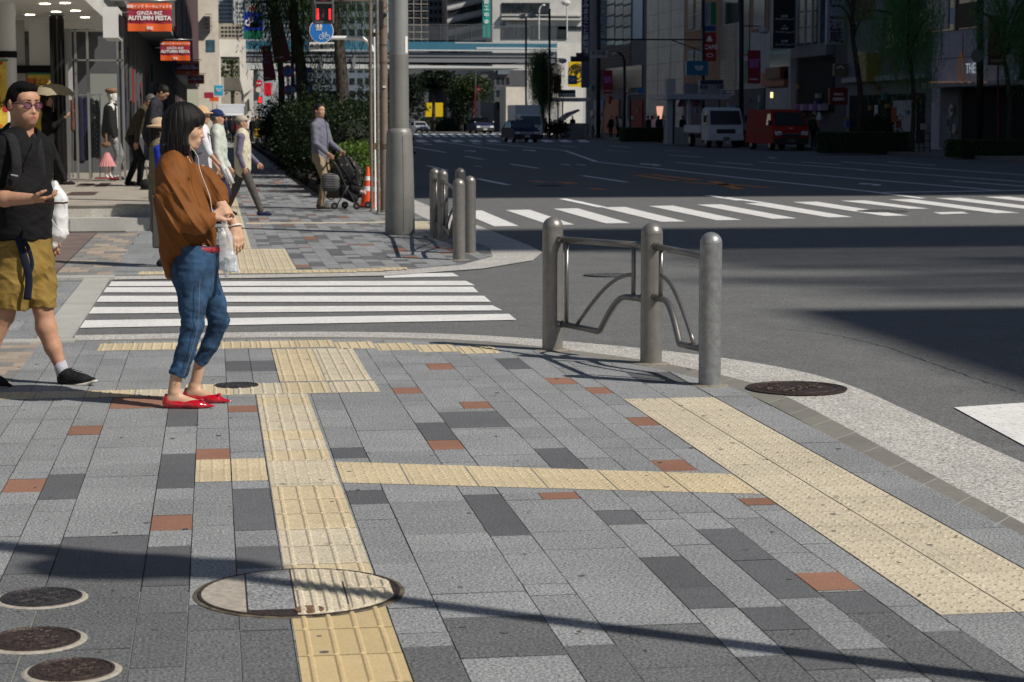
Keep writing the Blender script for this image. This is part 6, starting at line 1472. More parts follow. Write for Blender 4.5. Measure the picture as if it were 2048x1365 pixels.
# hanging festival banners
ora = mat('banner_orange', (.80, .12, .015), .6); mar = mat('banner_maroon', (.34, .018, .05), .6); wt = mat('text_white', (.85, .82, .80), .6); rod = mat('rod_steel', (.35, .35, .34), .3, .8)
def banner(x1, x2, y1, y2, v, label, full=True, rodx=None):
    s = PXM(v); c = V((x1+x2)/2, (y1+y2)/2, v); e = empty('hanging_banner', c, label, 'banner', 'orange and maroon festival banners on the left arcade', rz=-YAW*.4); w_, h_ = (x2-x1)*s/2, (y2-y1)*s/2
    def sheet(z0, z1, mt, nm):
        m = MB(); n_ = 12; vs = []; fs = []
        for i in range(n_+1):
            x = -w_+2*w_*i/n_; d = .010*math.sin(i*1.1+z0*3)
            vs += [(x, d, z0), (x, d, z1), (x, d+.006, z0), (x, d+.006, z1)]
        for i in range(n_): a_ = i*4; fs += [(a_, a_+4, a_+5, a_+1), (a_+2, a_+3, a_+7, a_+6), (a_+1, a_+5, a_+7, a_+3), (a_, a_+2, a_+6, a_+4)]
        m.add(vs, fs); m.build(nm, mt, e, True, angle=30)
    sheet(h_*.56, h_, ora, 'top_band'); sheet(-h_*.45, h_*.56-.001, mar, 'middle_band'); sheet(-h_, -h_*.451, ora, 'bottom_band')
    Mf = lambda z, x=0: faceM((x, -.022, z), (1, 0, 0), (0, 0, 1))
    text('銀座インズ オータムフェスタ', w_*.155, Mf(h_*.76), wt, e, bold=.001)
    text('GINZA INZ', w_*.23, Mf(h_*.29), wt, e, bold=.002); text('AUTUMN FESTA', w_*.27, Mf(-h_*.07), wt, e, bold=.004)
    text('inz', w_*.26, Mf(-h_*.74), wt, e, bold=.003)
    m = MB(); m.tube([(-w_-.30, 0, h_+.05), (w_+.08, 0, h_+.05)], .014, 8); m.build('hanging_rod', rod, e, True)
    for sx in (-1, 1): m = MB(); m.tube([(sx*w_*.93, 0, h_+.05), (sx*w_*.95, 0, h_-.01)], .006, 6); m.build('hook', rod, e)
    m = MB(); m.tube([(-w_-.14, 0, h_*.33), (-w_+.04, -.01, h_*.36)], .008, 6); m.build('side_clip', rod, e)
banner(257, 342, 8, 62, 37.3, 'largest AUTUMN FESTA banner, nearest the camera and in the sun'); banner(322, 379, 84, 121, 54, 'second sunlit AUTUMN FESTA banner from the camera')
banner(355, 398, 123, 149, 76, 'third AUTUMN FESTA banner, hanging in shade'); banner(376, 408, 150, 168, 100, 'fourth and smallest AUTUMN FESTA banner in the row, deep in shade')
m = MB(); FP(m, 408, 427, 185, 197, 118, .1); simple('shop_sign', m, mar, 'small maroon sign at the far end of the arcade', 'sign')
m = MB(); FP(m, 419, 437, 192, 203, 122, .1); simple('shop_sign', m, ora, 'small orange-red sign beneath the metro sign', 'sign')
cyan = mat('metro_cyan', (.03, .38, .62), .4)
def metro(x1, x2, y1, y2, v, label, border=True, mt=cyan):
    s = PXM(v); c = V((x1+x2)/2, (y1+y2)/2, v); e = empty('metro_sign', c, label, 'metro sign', 'blue metro station signs'); w_, h_ = (x2-x1)*s/2, (y2-y1)*s/2
    if border: m = MB(); m.box(-w_, w_, .02, .14, -h_*1.1, h_); m.build('casing', white, e)
    m = MB(); m.box(-w_*.86, w_*.86, -.0, .019, -h_*.75, h_*.86); m.build('blue_face', mt, e)
    m = MB(); P = [(-.45, .0), (-.55, .3), (-.3, .35), (0, -.05), (.3, .35), (.55, .3), (.45, 0), (.12, -.25), (0, -.05), (-.12, -.25), (-.45, 0)]
    m.tube([(x*w_, -.012, z*h_+.05*h_) for x, z in P], w_*.075, 6); m.build('white_emblem', wt, e)
metro(428, 447, 170, 193, 120, 'light blue metro sign at the far end of the left arcade')
m = MB(); FP(m, 424, 426, 185, 240, 119.5, .06); simple('sign_post', m, frame_m, 'thin post under the metro sign at the arcade end', 'pole')

# ---------------------------------------------------------------- far left: buildings, viaduct
def windows(e, M, x1, x2, y1, y2, nx, ny, v, fx=.7, fy=.55, mt=None, nm='window', d=.03):
    for i in range(nx):
        for j in range(ny):
            a_ = x1+(x2-x1)*(i+.5-fx/2)/nx; b_ = x1+(x2-x1)*(i+.5+fx/2)/nx; c_ = y1+(y2-y1)*(j+.5-fy/2)/ny; d_ = y1+(y2-y1)*(j+.5+fy/2)/ny
            m = MB(); FP(m, a_, b_, c_, d_, v-d, d-.002, 0, M); m.build(nm, mt or glass, e)
def tower(name, x1, x2, ytop, v, depth, wall, label, grid=None, mt=None, ybot=238, fx=.7, fy=.55):
    c = V((x1+x2)/2, 238, v); e, M = thing(name, (c.x, v, 0), label, 'building'); a_, b_ = V(x1, 238, v).x, V(x2, 238, v).x; zt = V(0, ytop, v).z
    m = MB(); m.box(a_, b_, v, v+depth, 0, zt, 0, M); m.build('wall', wall, e)
    if grid: windows(e, M, *grid[:6], v, fx, fy, mt)
    return e, M
e, M = tower('beige_building', 398, 440, -60, 160, 14, BR['cream'], 'beige building closing the far end of the left arcade')
m = MB()
for y in range(28, 62, 8): FP(m, 410, 424, y, y+1, 159.5, .4, 0, M)
for x in (410, 416, 423): FP(m, x, x+1, 28, 60, 159.5, .4, 0, M)
m.build('fire_escape', frame_m, e)
m = MB(); FP(m, 412, 430, 80, 104, 159.96, .03, 0, M); m.build('glass_brick_panel', glassb, e)
tower('glass_tower', 436, 470, -50, 420, 30, BR['pale'], 'pale glass tower behind the viaduct at the top left', (438, 468, 0, 74, 7, 9), glassb)
tower('glass_tower', 470, 500, -40, 400, 30, BR['white'], 'white tower block right of the pale glass tower', (472, 498, 4, 74, 5, 8), glassb)
tower('office_block', 440, 486, 44, 330, 20, BR['beige'], 'low beige office behind the viaduct deck', (441, 485, 52, 76, 6, 3), glass)
e, M = thing('viaduct', V(470, 235, 172), 'white concrete viaduct with square opening at the end of the left pavement', 'viaduct'); M = sub(e)
vc = mat('viaduct_white', (.62, .61, .57), .8, ns=.8, na=.08)
m = MB(); FP(m, 438, 492, 79, 114, 172, 8, 0, M); m.build('parapet_beam', vc, e)
m = MB(); FP(m, 438, 443, 114, 235, 172, 6, 0, M); m.build('left_pier', vc, e)
def polyp(m, px, v, d, M=None, mi=0):
    P = [V(x, y, v) for x, y in px]; P2 = [q+Vector((0, d, 0)) for q in P]; n_ = len(P); vs = P+P2; m.add(vs, [tuple(range(n_)), tuple(range(2*n_-1, n_-1, -1))]+[(i, n_+i, n_+(i+1) % n_, (i+1) % n_) for i in range(n_)], mi, M)
m = MB(); polyp(m, [(479, 114), (492, 114), (492, 138), (507, 142), (505, 178), (488, 190), (480, 160)], 172, 6, M); m.build('bracket', vc, e)
m = MB(); FP(m, 441, 489, 155, 181, 173, 5, 0, M); m.build('cross_beam', conc, e)
m = MB(); polyp(m, [(488, 190), (507, 172), (507, 240), (488, 240)], 172.5, 4, M); m.build('right_pier', vc, e)
m = MB(); polyp(m, [(494, 200), (498, 198), (500, 222), (495, 225)], 172.3, .1, M); m.build('graffiti', mat('graffiti', (.03, .03, .03), .8), e)
tower('brick_building', 441, 480, 118, 260, 15, BR['beige'], 'building with tree in front, seen through the viaduct opening', (443, 478, 118, 150, 4, 3), glass)
e = empty('far_tree', V(466, 235, 220), 'round tree seen through and under the viaduct', 'tree', 'trees around the expressway'); K = Cards(); b_ = V(466, 235, 220)
K.cloud((0, 0, V(0, 190, 220).z), (2.8, 2, 1.6), 900, .35); K.cloud((-.2, 0, V(0, 145, 220).z), (.9, 1, .9), 300, .3); K.build('crown', Lm, e); m = MB(); m.tube([(0, 0, 0), (0, 0, 6)], .2, 8); m.build('trunk', barkm, e)
# billboard with the letters di
e, M = thing('billboard', V(506, 80, 240), 'blue and green rooftop billboard with white letters di', 'billboard')
m = MB(); FP(m, 488, 526, 25, 62, 240, .5, 0, M); m.build('blue_panel', mat('bill_blue', (.012, .045, .42), .4), e)
m = MB(); FP(m, 488, 526, 62, 79, 240, .5, 0, M); m.build('green_panel', mat('bill_green', (.01, .16, .09), .4), e)
text('di', 1.5, faceM(M @ V(498, 44, 239.9), (1, 0, 0), (0, 0, 1)), wt, e, bold=.03)
e, M = tower('pale_building', 494, 600, -30, 300, 20, BR['pale'], 'pale building with red sign above the blue billboard', (500, 598, 0, 78, 14, 9), glassb)
m = MB(); FP(m, 494, 516, 8, 23, 299, .3, 0, M); m.build('white_sign', white, e); m = MB(); polyp(m, [(500, 17), (506, 12), (512, 18), (506, 22)], 298.9, .08, M); m.build('red_emblem', mat('sign_red', (.55, .02, .03), .4), e)

# ---------------------------------------------------------------- expressway
def expressway():
    v = 200; e, M = thing('expressway_bridge', (20, v, 0), 'blue and white expressway bridge crossing above the street', 'bridge')
    tb = mat('bridge_blue', (.045, .17, .25), .5, ns=.4, na=.06); wb = mat('bridge_white', (.60, .62, .60), .5); gb = mat('bridge_grey', (.20, .21, .23), .6)
    m = MB(); FP(m, 488, 1114, 82, 103.5, v, .25, 0, M); m.build('blue_parapet', tb, e)
    m = MB(); FP(m, 812, 1114, 99.5, 103.5, v-.02, .019, 0, M); FP(m, 488, 735, 99.5, 101.5, v-.02, .019, 0, M); m.build('white_stripe', wb, e, sep=True)
    m = MB(); FP(m, 910, 1113, 85, 88, v-.02, .019, 0, M); FP(m, 1016, 1113, 82, 84.9, v-.03, .03, 0, M); m.build('white_stripe', wb, e, sep=True)
    m = MB(); FP(m, 953, 1114, 95, 99.4, v-.022, .021, 0, M); m.build('lower_stripe', wb, e)
    m = MB(); FP(m, 488, 1110, 103.6, 126, v+.25, 8, 0, M); m.build('girder', gb, e)
    m = MB(); FP(m, 488, 1110, 114, 115.2, v+.2, .05, 0, M); m.build('girder_line', black, e)
    m = MB(); polyp(m, [(488, 126), (1046, 134), (1046, 136.5), (860, 136.5), (488, 139)], v+.1, 8.2, M); m.build('soffit_edge', wb, e)
    m = MB()
    for x in range(818, 1114, 31): m = MB(); FP(m, x, x+1.2, 50, 82, v+.3, .06, 0, M); m.build('fence_post', frame_m, e)
    m = MB(); FP(m, 815, 1114, 49.5, 50.5, v+.3, .06, 0, M); m.build('fence_rail', frame_m, e)
    m = MB(); FP(m, 815, 1114, 51, 82, v+.34, .02, 0, M); m.build('fence_glass', mat('fence_glass', (.2, .22, .24), .4, alpha=.15, spec=.2), e)
    for x in (500, 1100): p = V(x, 238, v+4); m = MB(); m.box(p.x-.8, p.x+.8, v+2, v+6, 0, V(0, 126, v).z, 0, M); m.build('pier', conc, e)
    for x in (560, 640, 705): m = MB(); FP(m, x, x+6, 110, 135, v-.05, .04, 0, M); m.build('panel_joint', gb, e)
expressway()
for i, (x1, x2, yt, v, wl, lb) in enumerate(((-400, 300, -20, 470, 'grey', 'grey block far behind the shops on the left'), (600, 760, -30, 420, 'blueg', 'bluish block far behind the willow trunks'), (760, 900, 60, 480, 'grey', 'grey block in the far distance behind the bridge girder'), (900, 1120, 40, 500, 'greyl', 'long pale block in the far distance behind the bridge'), (1120, 1700, 0, 460, 'greyl', 'wide pale block far behind the right side row'))):
    tower('distant_building', x1, x2, yt, v, 30, BR[wl], lb, (x1, x2, max(yt, 0)+4, 225, 10, 9), glass)
# ---------------------------------------------------------------- planting bed, left trees
soil = mat('soil', (.03, .022, .015), .95, ns=20, na=.4)
e, M = thing('planting_bed', (2.75, 72, 0), 'long raised bed of shrubs between the pavement and the road', 'planting bed')
m = MB(); m.box(2.08, 2.18, 38.5, 118, 0, .16, 0, M); m.box(2.18, 3.4, 38.5, 38.6, 0, .16, 0, M); m.build('kerb_edge', kerbm, e); m = MB(); m.box(2.18, 3.5, 38.6, 118, 0, .12, 0, M); m.build('soil', soil, e)
gB = 'shrubs in the roadside bed'
bd = ['dark shrub directly behind the man with the pushchair', 'tall dark shrub left of the pushchair man', 'wide dark shrub under the left tree trunk', 'dark shrub at the left foot of the bed', 'loose shrub between the two trunks', 'deep green shrub behind the second trunk', 'shrub far down the bed', 'last shrub at the far end of the bed']
for i, (x, v, zt, r) in enumerate(((700, 41.5, 1.9, 1.0), (640, 45, 2.2, 1.0), (608, 52, 2.25, 1.1), (585, 60, 2.0, 1.1), (650, 58, 2.6, 1.2), (745, 44, 2.3, 1.0), (580, 75, 2.3, 1.3), (556, 97, 2.6, 1.4))):
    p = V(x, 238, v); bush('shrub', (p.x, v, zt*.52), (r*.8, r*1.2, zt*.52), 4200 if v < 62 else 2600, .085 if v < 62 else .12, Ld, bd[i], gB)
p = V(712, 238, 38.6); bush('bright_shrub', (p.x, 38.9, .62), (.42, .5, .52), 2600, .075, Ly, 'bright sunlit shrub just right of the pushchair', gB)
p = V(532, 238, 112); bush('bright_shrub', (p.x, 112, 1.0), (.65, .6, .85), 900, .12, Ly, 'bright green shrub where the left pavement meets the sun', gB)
willow('street_tree', (V(675, 238, 45).x, 45, 0), 6.3, 1.7, 620, 'tall willow whose brown trunk stands behind the pedestrian signal', 'willows along the left bed', .17, (1.4, 2.9), (.0, .1), .13, .07)
willow('street_tree', (V(604, 238, 60).x, 60, 0), 7.5, 2.1, 760, 'broad dark willow trunk left of the pedestrian signal', 'willows along the left bed', .21, (2.0, 4.4), (-.3, .2), .15, .09)
willow('street_tree', (V(560, 238, 82).x, 82, 0), 8.5, 2.0, 520, 'willow further down the bed, strands falling by the maroon flags', 'willows along the left bed', .16, (1.4, 3.4), (-.1, .2), .2, .13)
# maroon street flags on the lamp post, round signs, small signs
e, M = thing('street_lamp', V(548, 245, 78), 'dark street lamp with round head beside the maroon flags', 'street lamp'); dk = mat('lamp_dark', (.02, .02, .022), .5, .4)
m = MB(); m.tube([M @ V(585, 250, 78), M @ V(585, 20, 78)], .07, 10); m.build('post', dk, e); m = MB(); m.tube([M @ V(585, 36, 78), M @ V(520, 36, 78), M @ V(512, 44, 78)], .035, 8); m.build('arm', dk, e); m = MB(); m.sph(tuple(M @ V(510, 50, 78)), (.22, .22, .12), 12); m.build('lamp_head', dk, e)
def flag(px, v, label, grp, words=True):
    e, M = thing('street_flag', V(px[0][0], px[0][1], v), label, 'flag', grp); m = MB(); polyp(m, px, v, .02, M); m.build('cloth', mat('flag_maroon', (.20, .008, .035), .7), e)
    (x0, y0), (x1, y1), (x2, y2), (x3, y3) = px; s = PXM(v); rt = (V(x1, y1, v)-V(x0, y0, v)).normalized(); dn = (V(x3, y3, v)-V(x0, y0, v)); w_ = (V(x1, y1, v)-V(x0, y0, v)).length
    def T(t, q, sz, mt, f_=.5): c = V(x0, y0, v)+dn*f_+rt*w_*.5; text(t, sz*w_, faceM((M @ c)+Vector((0, -.012, 0)), rt, -dn), mt, e, bold=.004*w_)
    gold = mat('text_gold', (.40, .30, .05), .6); vi = mat('text_violet', (.35, .16, .55), .6)
    c = V(x0, y0, v)+dn*.10+rt*w_*.5; m = MB(); k = w_*.2; c = M @ c; m.box(c.x-k, c.x+k, c.y-.012, c.y-.002, c.z-k*.7, c.z+k*.7); m.build('gold_patch', gold, e)
    T('AUTUMN', 0, .19, vi, .26); T('GINZA', 0, .22, vi, .35); T('2015', 0, .34, vi, .45); T('SHISEIDO', 0, .17, wt, .9)
flag([(537, 26), (560, 24), (583, 122), (548, 127)], 78, 'maroon GINZA flag nearest the willow strands', 'maroon festival flags left'); flag([(524, 92), (541, 92), (553, 160), (527, 164)], 92, 'lower maroon GINZA flag further down the left pavement', 'maroon festival flags left')
def disc(x, y, r, v, col, label, rim=None, bar=False, name='round_sign'):
    e, M = thing(name, V(x, y, v), label, 'traffic sign'); m = MB(); m.tube([(0, .03, 0), (0, 0, 0)], r*PXM(v), 24); m.build('disc', rim or col, e)
    if rim: m = MB(); m.tube([(0, -.002, 0), (0, -.008, 0)], r*.74*PXM(v), 24); m.build('disc_centre', col, e)
    if bar: m = MB(); k = r*PXM(v); m.box(-k*.6, k*.6, -.02, -.012, -k*.16, k*.16); m.build('bar', wt, e)
    m = MB(); m.tube([(.0, .06, 0), (.0, .06, -V(x, y, v).z)], .03, 8); m.build('sign_post', frame_m, e)
sr = mat('sign_red', (.55, .02, .03), .4); sb = mat('sign_blue', (.02, .17, .55), .35)
disc(576, 143, 12, 66, sb, 'round blue and red no-stopping sign right of the maroon flags', sr); disc(578, 181, 11, 67, sb, 'second round blue and red sign below the first', sr)
disc(518, 167, 7, 140, sr, 'small red no-entry disc by the far white rail', bar=True); disc(517, 180, 5, 139, white, 'small round white sign under the red disc')
m = MB(); FP(m, 587, 625, 135, 186, 120, .12); e = simple('road_sign', m, mat('road_sign_blue', (.02, .08, .36), .4), 'large blue direction sign half hidden by the left trunk', 'traffic sign')
text('銀座 東京', .8, faceM((0, -.2, .8), (1, 0, 0), (0, 0, 1)), wt, e, bold=.01)
m = MB(); FP(m, 528, 543, 166, 192, 150, .2); simple('red_shop_sign', m, mat('bright_red', (.7, .01, .03), .4), 'bright red shop sign far down the left side', 'sign')
m = MB(); FP(m, 511, 524, 176, 184, 152, .15); simple('orange_shop_sign', m, ora, 'tiny orange and white sign far down the left side', 'sign')
m = MB(); FP(m, 515, 525, 193, 208, 138, .15); o = simple('pedestrian_signal', m, blackm, 'small black pedestrian signal glowing red far down the pavement', 'traffic signal')
m = MB(); m.box(-.10, .10, -.10, -.08, .08, .28); m.box(-.08, .08, -.10, -.08, .32, .46); q = m.build('red_lens', mat('led_red', (1, .02, .02), emit=1.9), o)
m = MB(); FP(m, 544, 554, 165, 260, 136, .2); simple('utility_pole', m, BR['greyl'], 'grey utility pole behind the bright far shrub', 'pole')
e, M = thing('white_railing', V(535, 282, 118), 'low white railing at the sunlit end of the left pavement', 'railing')
for y in (259, 264): m = MB(); FP(m, 524, 545, y, y+1.2, 118, .05, 0, M); m.build('rail', white, e)
for x in (524, 534, 544): m = MB(); FP(m, x, x+1.2, 259, 285, 118, .05, 0, M); m.build('rail_post', white, e)
# ---------------------------------------------------------------- centre background
e, M = tower('office_building', 895, 985, -60, 262, 30, BR['greyl'], 'grey banded office block behind the bridge, left of the green vertical sign')
for k in range(5):
    y0 = -30+26*k
    m = MB(); polyp(m, [(897, y0+26), (985, y0+6), (985, y0+18), (897, y0+38)], 261.8, .15, M); m.build('window', glass, e)
    m = MB(); polyp(m, [(897, y0+22.5), (985, y0+1.5), (985, y0+5), (897, y0+26)], 261.6, .35, M); m.build('ledge', BR['grey'], e)
e, M = tower('lattice_building', 812, 857, -60, 258, 25, BR['darkg'], 'dark building with pale lattice windows right of the lamp post')
m = MB()
for x in range(812, 857, 15): FP(m, x, x+1, -10, 82, 257.8, .2, 0, M)
for y in range(-6, 82, 14): FP(m, 812, 857, y, y+1, 257.8, .2, 0, M)
m.build('pale_lattice', BR['cream'], e); windows(e, M, 812, 857, 0, 82, 3, 6, 258, .8, .8, glass)
e, M = tower('narrow_building', 857, 895, -60, 268, 25, BR['blueg'], 'narrow dark building between the lattice block and the banded block', (858, 894, 0, 80, 4, 5), glass)
m = MB(); FP(m, 884, 893, 0, 82, 267.5, .3, 0, M); m.build('pale_strip', BR['pale'], e)
e, M = tower('cream_building', 985, 1170, -60, 255, 30, BR['white'], 'sunlit white building with window bands and a green vertical sign')
for (x1, x2, y1, y2) in ((1003, 1100, 6, 27), (1060, 1135, 53, 79), (1003, 1058, 55, 78), (1115, 1165, 53, 60), (1003, 1030, -30, -8), (1040, 1165, -30, -8)):
    n_ = max(2, int((x2-x1)/17))
    for i in range(n_): m = MB(); FP(m, x1+(x2-x1)*i/n_+.6, x1+(x2-x1)*(i+1)/n_-.6, y1, y2, 254.85, .12, 0, M); m.build('window', glass, e)
m = MB(); FP(m, 1003, 1165, 29, 33, 254.3, .7, 0, M); FP(m, 1003, 1165, 36, 41, 254.3, .7, 0, M); m.build('ledge', BR['white'], e, sep=True)
e, M = thing('vertical_sign', V(973, 75, 250), 'tall green vertical sign with white Japanese characters', 'sign'); m = MB(); FP(m, 965.5, 981, -30, 75.5, 250, .5, 0, M); m.build('green_panel', mat('sign_green', (.01, .30, .24), .4), e)
for ch, y in (('商', 5), ('工', 17), ('中', 31), ('金', 45)): text(ch, .68, faceM(M @ V(973, y, 249.9), (1, 0, 0), (0, 0, 1)), wt, e, bold=.01)
e, M = tower('white_annex', 1114, 1166, 79, 203, 6, vc, 'plain white wall block at the right end of the expressway bridge')
# yellow round-emblem sign
e, M = thing('gym_sign', V(1153, 172, 196), 'yellow sign with a black ring emblem beside the purple vertical sign', 'sign'); m = MB(); FP(m, 1138, 1168, 124, 174, 196, .3, 0, M); m.build('yellow_panel', mat('sign_yellow', (.75, .50, .01), .4), e)
c_ = M @ V(1154, 146, 195.9); m = MB()
for r, w_ in ((.86, .05), (.55, .05)): m.tube([c_+Vector((r*math.cos(t*math.pi/14), 0, r*math.sin(t*math.pi/14))) for t in range(29)], w_, 5)
for k in range(11): a_ = .5+k*.21*1.0; m.box(*[q for q in (c_.x+.70*math.cos(a_)-.04, c_.x+.70*math.cos(a_)+.04, c_.y-.03, c_.y, c_.z+.70*math.sin(a_)-.07, c_.z+.70*math.sin(a_)+.07)])
m.sph(tuple(c_+Vector((0, 0, .05))), (.16, .03, .30), 8); m.tube([c_+Vector((-.4, 0, .22)), c_+Vector((.4, 0, .22))], .05, 6); m.build('black_emblem', blackm, e)
# trees and things under the bridge
gT = 'trees around the expressway'
def roundtree(x, v, zc, r, n, size, lm, label, tr=.25):
    p = V(x, 238, v); e = empty('round_tree', (p.x, v, 0), label, 'tree', gT); K = Cards(); rg = np.random.default_rng(int(x))
    for k in range(7):
        a_ = rg.random()*6.28; q = .45*rg.random(); K.cloud((q*r[0]*math.cos(a_), q*r[1]*math.sin(a_), zc+r[2]*(rg.random()-.5)*.8), tuple(.62*t for t in r), n//7, size, rg=rg)
    K.build('crown', lm, e); m = MB(); m.tube([(0, 0, 0), (.1, 0, zc*.5), (0, 0, zc)], [tr, tr*.8, tr*.4], 8); m.build('trunk', barkm, e); return e
for x, v, zc, r, lb in ((806, 225, 5.2, (2.4, 3, 2.4), 'dark tree just right of the lamp post under the bridge'), (866, 232, 7.0, (3.2, 2.6, 1.35), 'dark tree above the yellow vehicle'), (922, 228, 5.0, (1.9, 2.4, 2.2), 'dark tree left of the sunlit tree under the bridge')): roundtree(x, v, zc-1.3, (r[0]*1.15, r[1], r[2]*1.25), 3400, .42, leafm('leaf_shade', (.006, .014, .006), (.014, .028, .01)), lb)  # near-black leaf colour stands in for the shade around the bridge
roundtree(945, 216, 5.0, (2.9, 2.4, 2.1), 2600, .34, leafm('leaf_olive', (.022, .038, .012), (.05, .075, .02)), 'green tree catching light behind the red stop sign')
bush('hedge', (V(875, 238, 246).x, 246, .8), (2.0, .8, .8), 1500, .3, Ld, 'low dark hedge under the bridge beside the white car', gT, 'hedge', True)
bush('hedge', (V(980, 238, 243).x, 243, .8), (6.0, .8, .8), 1800, .3, Ld, 'long dark hedge behind the first taxi', gT, 'hedge', True)
e, M = tower('dark_building', 988, 1052, 137, 232, 12, BR['darkg'], 'dark building under the bridge behind the white lorry', (992, 1020, 150, 225, 3, 3), glass)
m = MB(); FP(m, 996, 1018, 138, 149, 231.6, .4, 0, M); m.build('sign_box', BR['blueg'], e)
tower('beige_shed', 1012, 1050, 172, 226, 5, BR['cream'], 'small beige building at the foot of the bridge')
tower('underpass_wall', 812, 1000, 176, 290, 4, BR['darkg'], 'dark wall in the deep shade beyond the bridge')
m = MB(); FP(m, 851, 886, 206, 234, 246, 1.5); simple('yellow_van', m, mat('van_yellow', (.75, .52, .01), .4), 'bright yellow van parked in sun beyond the dark trees', 'van')
e, M = thing('utility_pole', (V(951, 230, 205).x, 205, 0), 'red-based pole with a stop sign in front of the green tree', 'pole'); p = V(951, 238, 205)
m = MB(); m.tube([M @ Vector((p.x, 205, 0)), M @ V(951, 186, 205)], .09, 8); m.build('red_base', sr, e); m = MB(); m.tube([M @ V(951, 186, 205), M @ V(952, 137, 205)], .07, 8); m.build('shaft', BR['greyl'], e)
m = MB(); m.tube([M @ V(952, 152, 205), M @ V(966, 152, 205)], .04, 6); m.build('arm', frame_m, e); m = MB(); m.sph(tuple(M @ V(969, 152, 204.9)), (.38, .2, .2), 10); m.build('lamp_head', white, e)
disc(957, 179, 5.6, 204.6, sr, 'round red stop sign on the red-based pole', bar=True, name='stop_sign')
def lamp(x, ytop, ybase, v, label, arms=((1, 0),), w=.09, head=True, hm=None):
    p = V(x, 238, v); e, M = thing('street_lamp', (p.x, v, 0), label, 'street lamp', 'tall dark street lamps'); m = MB(); m.tube([M @ Vector((p.x, v, 0)), M @ V(x, ytop, v)], w, 8); m.build('post', dk, e)
    for (dx, y) in arms:
        m = MB(); m.tube([M @ V(x, y, v), M @ V(x+dx, y, v)], .04, 6); m.tube([M @ V(x, y+4, v), M @ V(x+dx*.8, y+4, v)], .025, 6); m.build('arm', dk, e, sep=True)
        if head: m = MB(); c = M @ V(x+dx, y+4, v); m.sph(tuple(c), (.34, .34, .2), 10); m.build('lamp_head', hm or BR['greyl'], e)
lamp(1052, 36, 110, 178, 'dark lamp post at the left end of the far kerb', ((-47, 44), (-8, 30)))
lamp(1099, 18, 245, 150, 'tall dark pole in front of the first willow', ((-36, 28), (26, 118)))
e, M = thing('lamp_hook', V(1078, 75, 202), 'curved white street lamp on the bridge parapet', 'street lamp'); m = MB(); m.tube(smooth3([M @ V(1078, 80, 202), M @ V(1078, 30, 202), M @ V(1080, 16, 202), M @ V(1086, 11, 202)]), .07, 8); m.sph(tuple(M @ V(1087, 11, 202)), (.22, .2, .12), 8); m.build('post', white, e)
e, M = thing('lamp_hook', V(1134, 75, 202), 'white round-headed lamp on the bridge near the purple sign', 'street lamp'); m = MB(); m.tube([M @ V(1134, 78, 202), M @ V(1134, 10, 202)], .07, 8); m.sph(tuple(M @ V(1132, 6, 202)), (.5, .4, .28), 10); m.build('post', white, e)
willow('willow_tree', (V(1083, 238, 158).x, 158, 0), 6.0, 1.9, 900, 'isolated round-topped willow in front of the bridge end', 'willows on the right pavement', .14, (1.8, 3.8), (0, 0), .24, .12, lm=leafm('leaf_willow_far', (.03, .085, .03), (.06, .14, .045)))
bush('bush', (V(1113, 238, 150).x, 150, .8), (1.1, .8, .75), 900, .2, Ld, 'dark bush on the corner by the stone planter', 'planting on the right pavement')
e, M = thing('stone_planter', (V(1148, 238, 153).x, 153, 0), 'dark stone planter wall behind the man in the strip of sun', 'planter'); m = MB(); FP(m, 1128, 1178, 247, 276, 153, 2.5, 0, M); m.build('wall', BR['grey'], e)
# far subway entrance with slanted cover
e, M = thing('subway_entrance', (V(1145, 238, 158).x, 158, 0), 'white subway shelter by the yellow emblem sign', 'subway entrance')
m = MB(); FP(m, 1109, 1180, 196, 203, 157, 5, 0, M); m.build('roof', white, e)
for x in (1115, 1124, 1172): m = MB(); FP(m, x, x+2.5, 203, 252, 157.5, .15, 0, M); m.build('column', white, e)
m = MB(); polyp(m, [(1115, 240), (1135, 226), (1158, 219), (1160, 222), (1140, 233), (1122, 246)], 158, .8, M); m.build('escalator_cover', white, e)
m = MB(); FP(m, 1117, 1151, 180, 195, 157.5, .2, 0, M); m.build('name_board', mat('board_navy', (.02, .03, .08), .4), e)
m = MB(); FP(m, 1119, 1149, 187, 194, 157.4, .05, 0, M); m.build('white_board', white, e)
metro(1134, 1156, 150, 172, 156, 'blue metro sign above the far subway shelter', False, mat('metro_blue', (.02, .16, .30), .4))
def pinkflag(px, v, label, words=()):
    e, M = thing('street_flag', V(px[0][0], px[0][1], v), label, 'flag', 'crimson festival flags across the road'); m = MB(); polyp(m, px, v, .02, M); m.build('cloth', mat('flag_crimson', (.32, .012, .04), .7), e)
    (x0, y0), (x1, y1), _, (x3, y3) = px; w_ = V(x1, y0, v).x-V(x0, y0, v).x; ht = V(x0, y0, v).z-V(x3, y3, v).z; vi = mat('text_violet2', (.60, .35, .95), .6)
    cx = (x0+x1)/2
    for t, f_, sz, mt in (('AUTUMN', .30, .20, vi), ('GINZA', .38, .22, vi), ('2015', .48, .36, vi), ('SHISEIDO', .88, .17, wt)):
        c = M @ V(cx, y0+(y3-y0)*f_, v); text(t, sz*w_, faceM(c+Vector((0, -.012, 0)), (1, 0, 0), (0, 0, 1)), mt, e, bold=.004*w_)
pinkflag([(1206, 141), (1225, 141), (1225, 188), (1207, 188)], 140, 'crimson 2015 flag left of the round blue sign'); pinkflag([(1495, 101), (1521, 101), (1521, 167), (1496, 167)], 108, 'crimson 2015 flag behind the tall pole above the red van')
m = MB(); FP(m, 1108, 1122, 150, 188, 160, .05); simple('red_flag_sign', m, mat('flag_red', (.42, .01, .02), .6), 'red upright flag between the willow and the blue metro sign', 'flag')
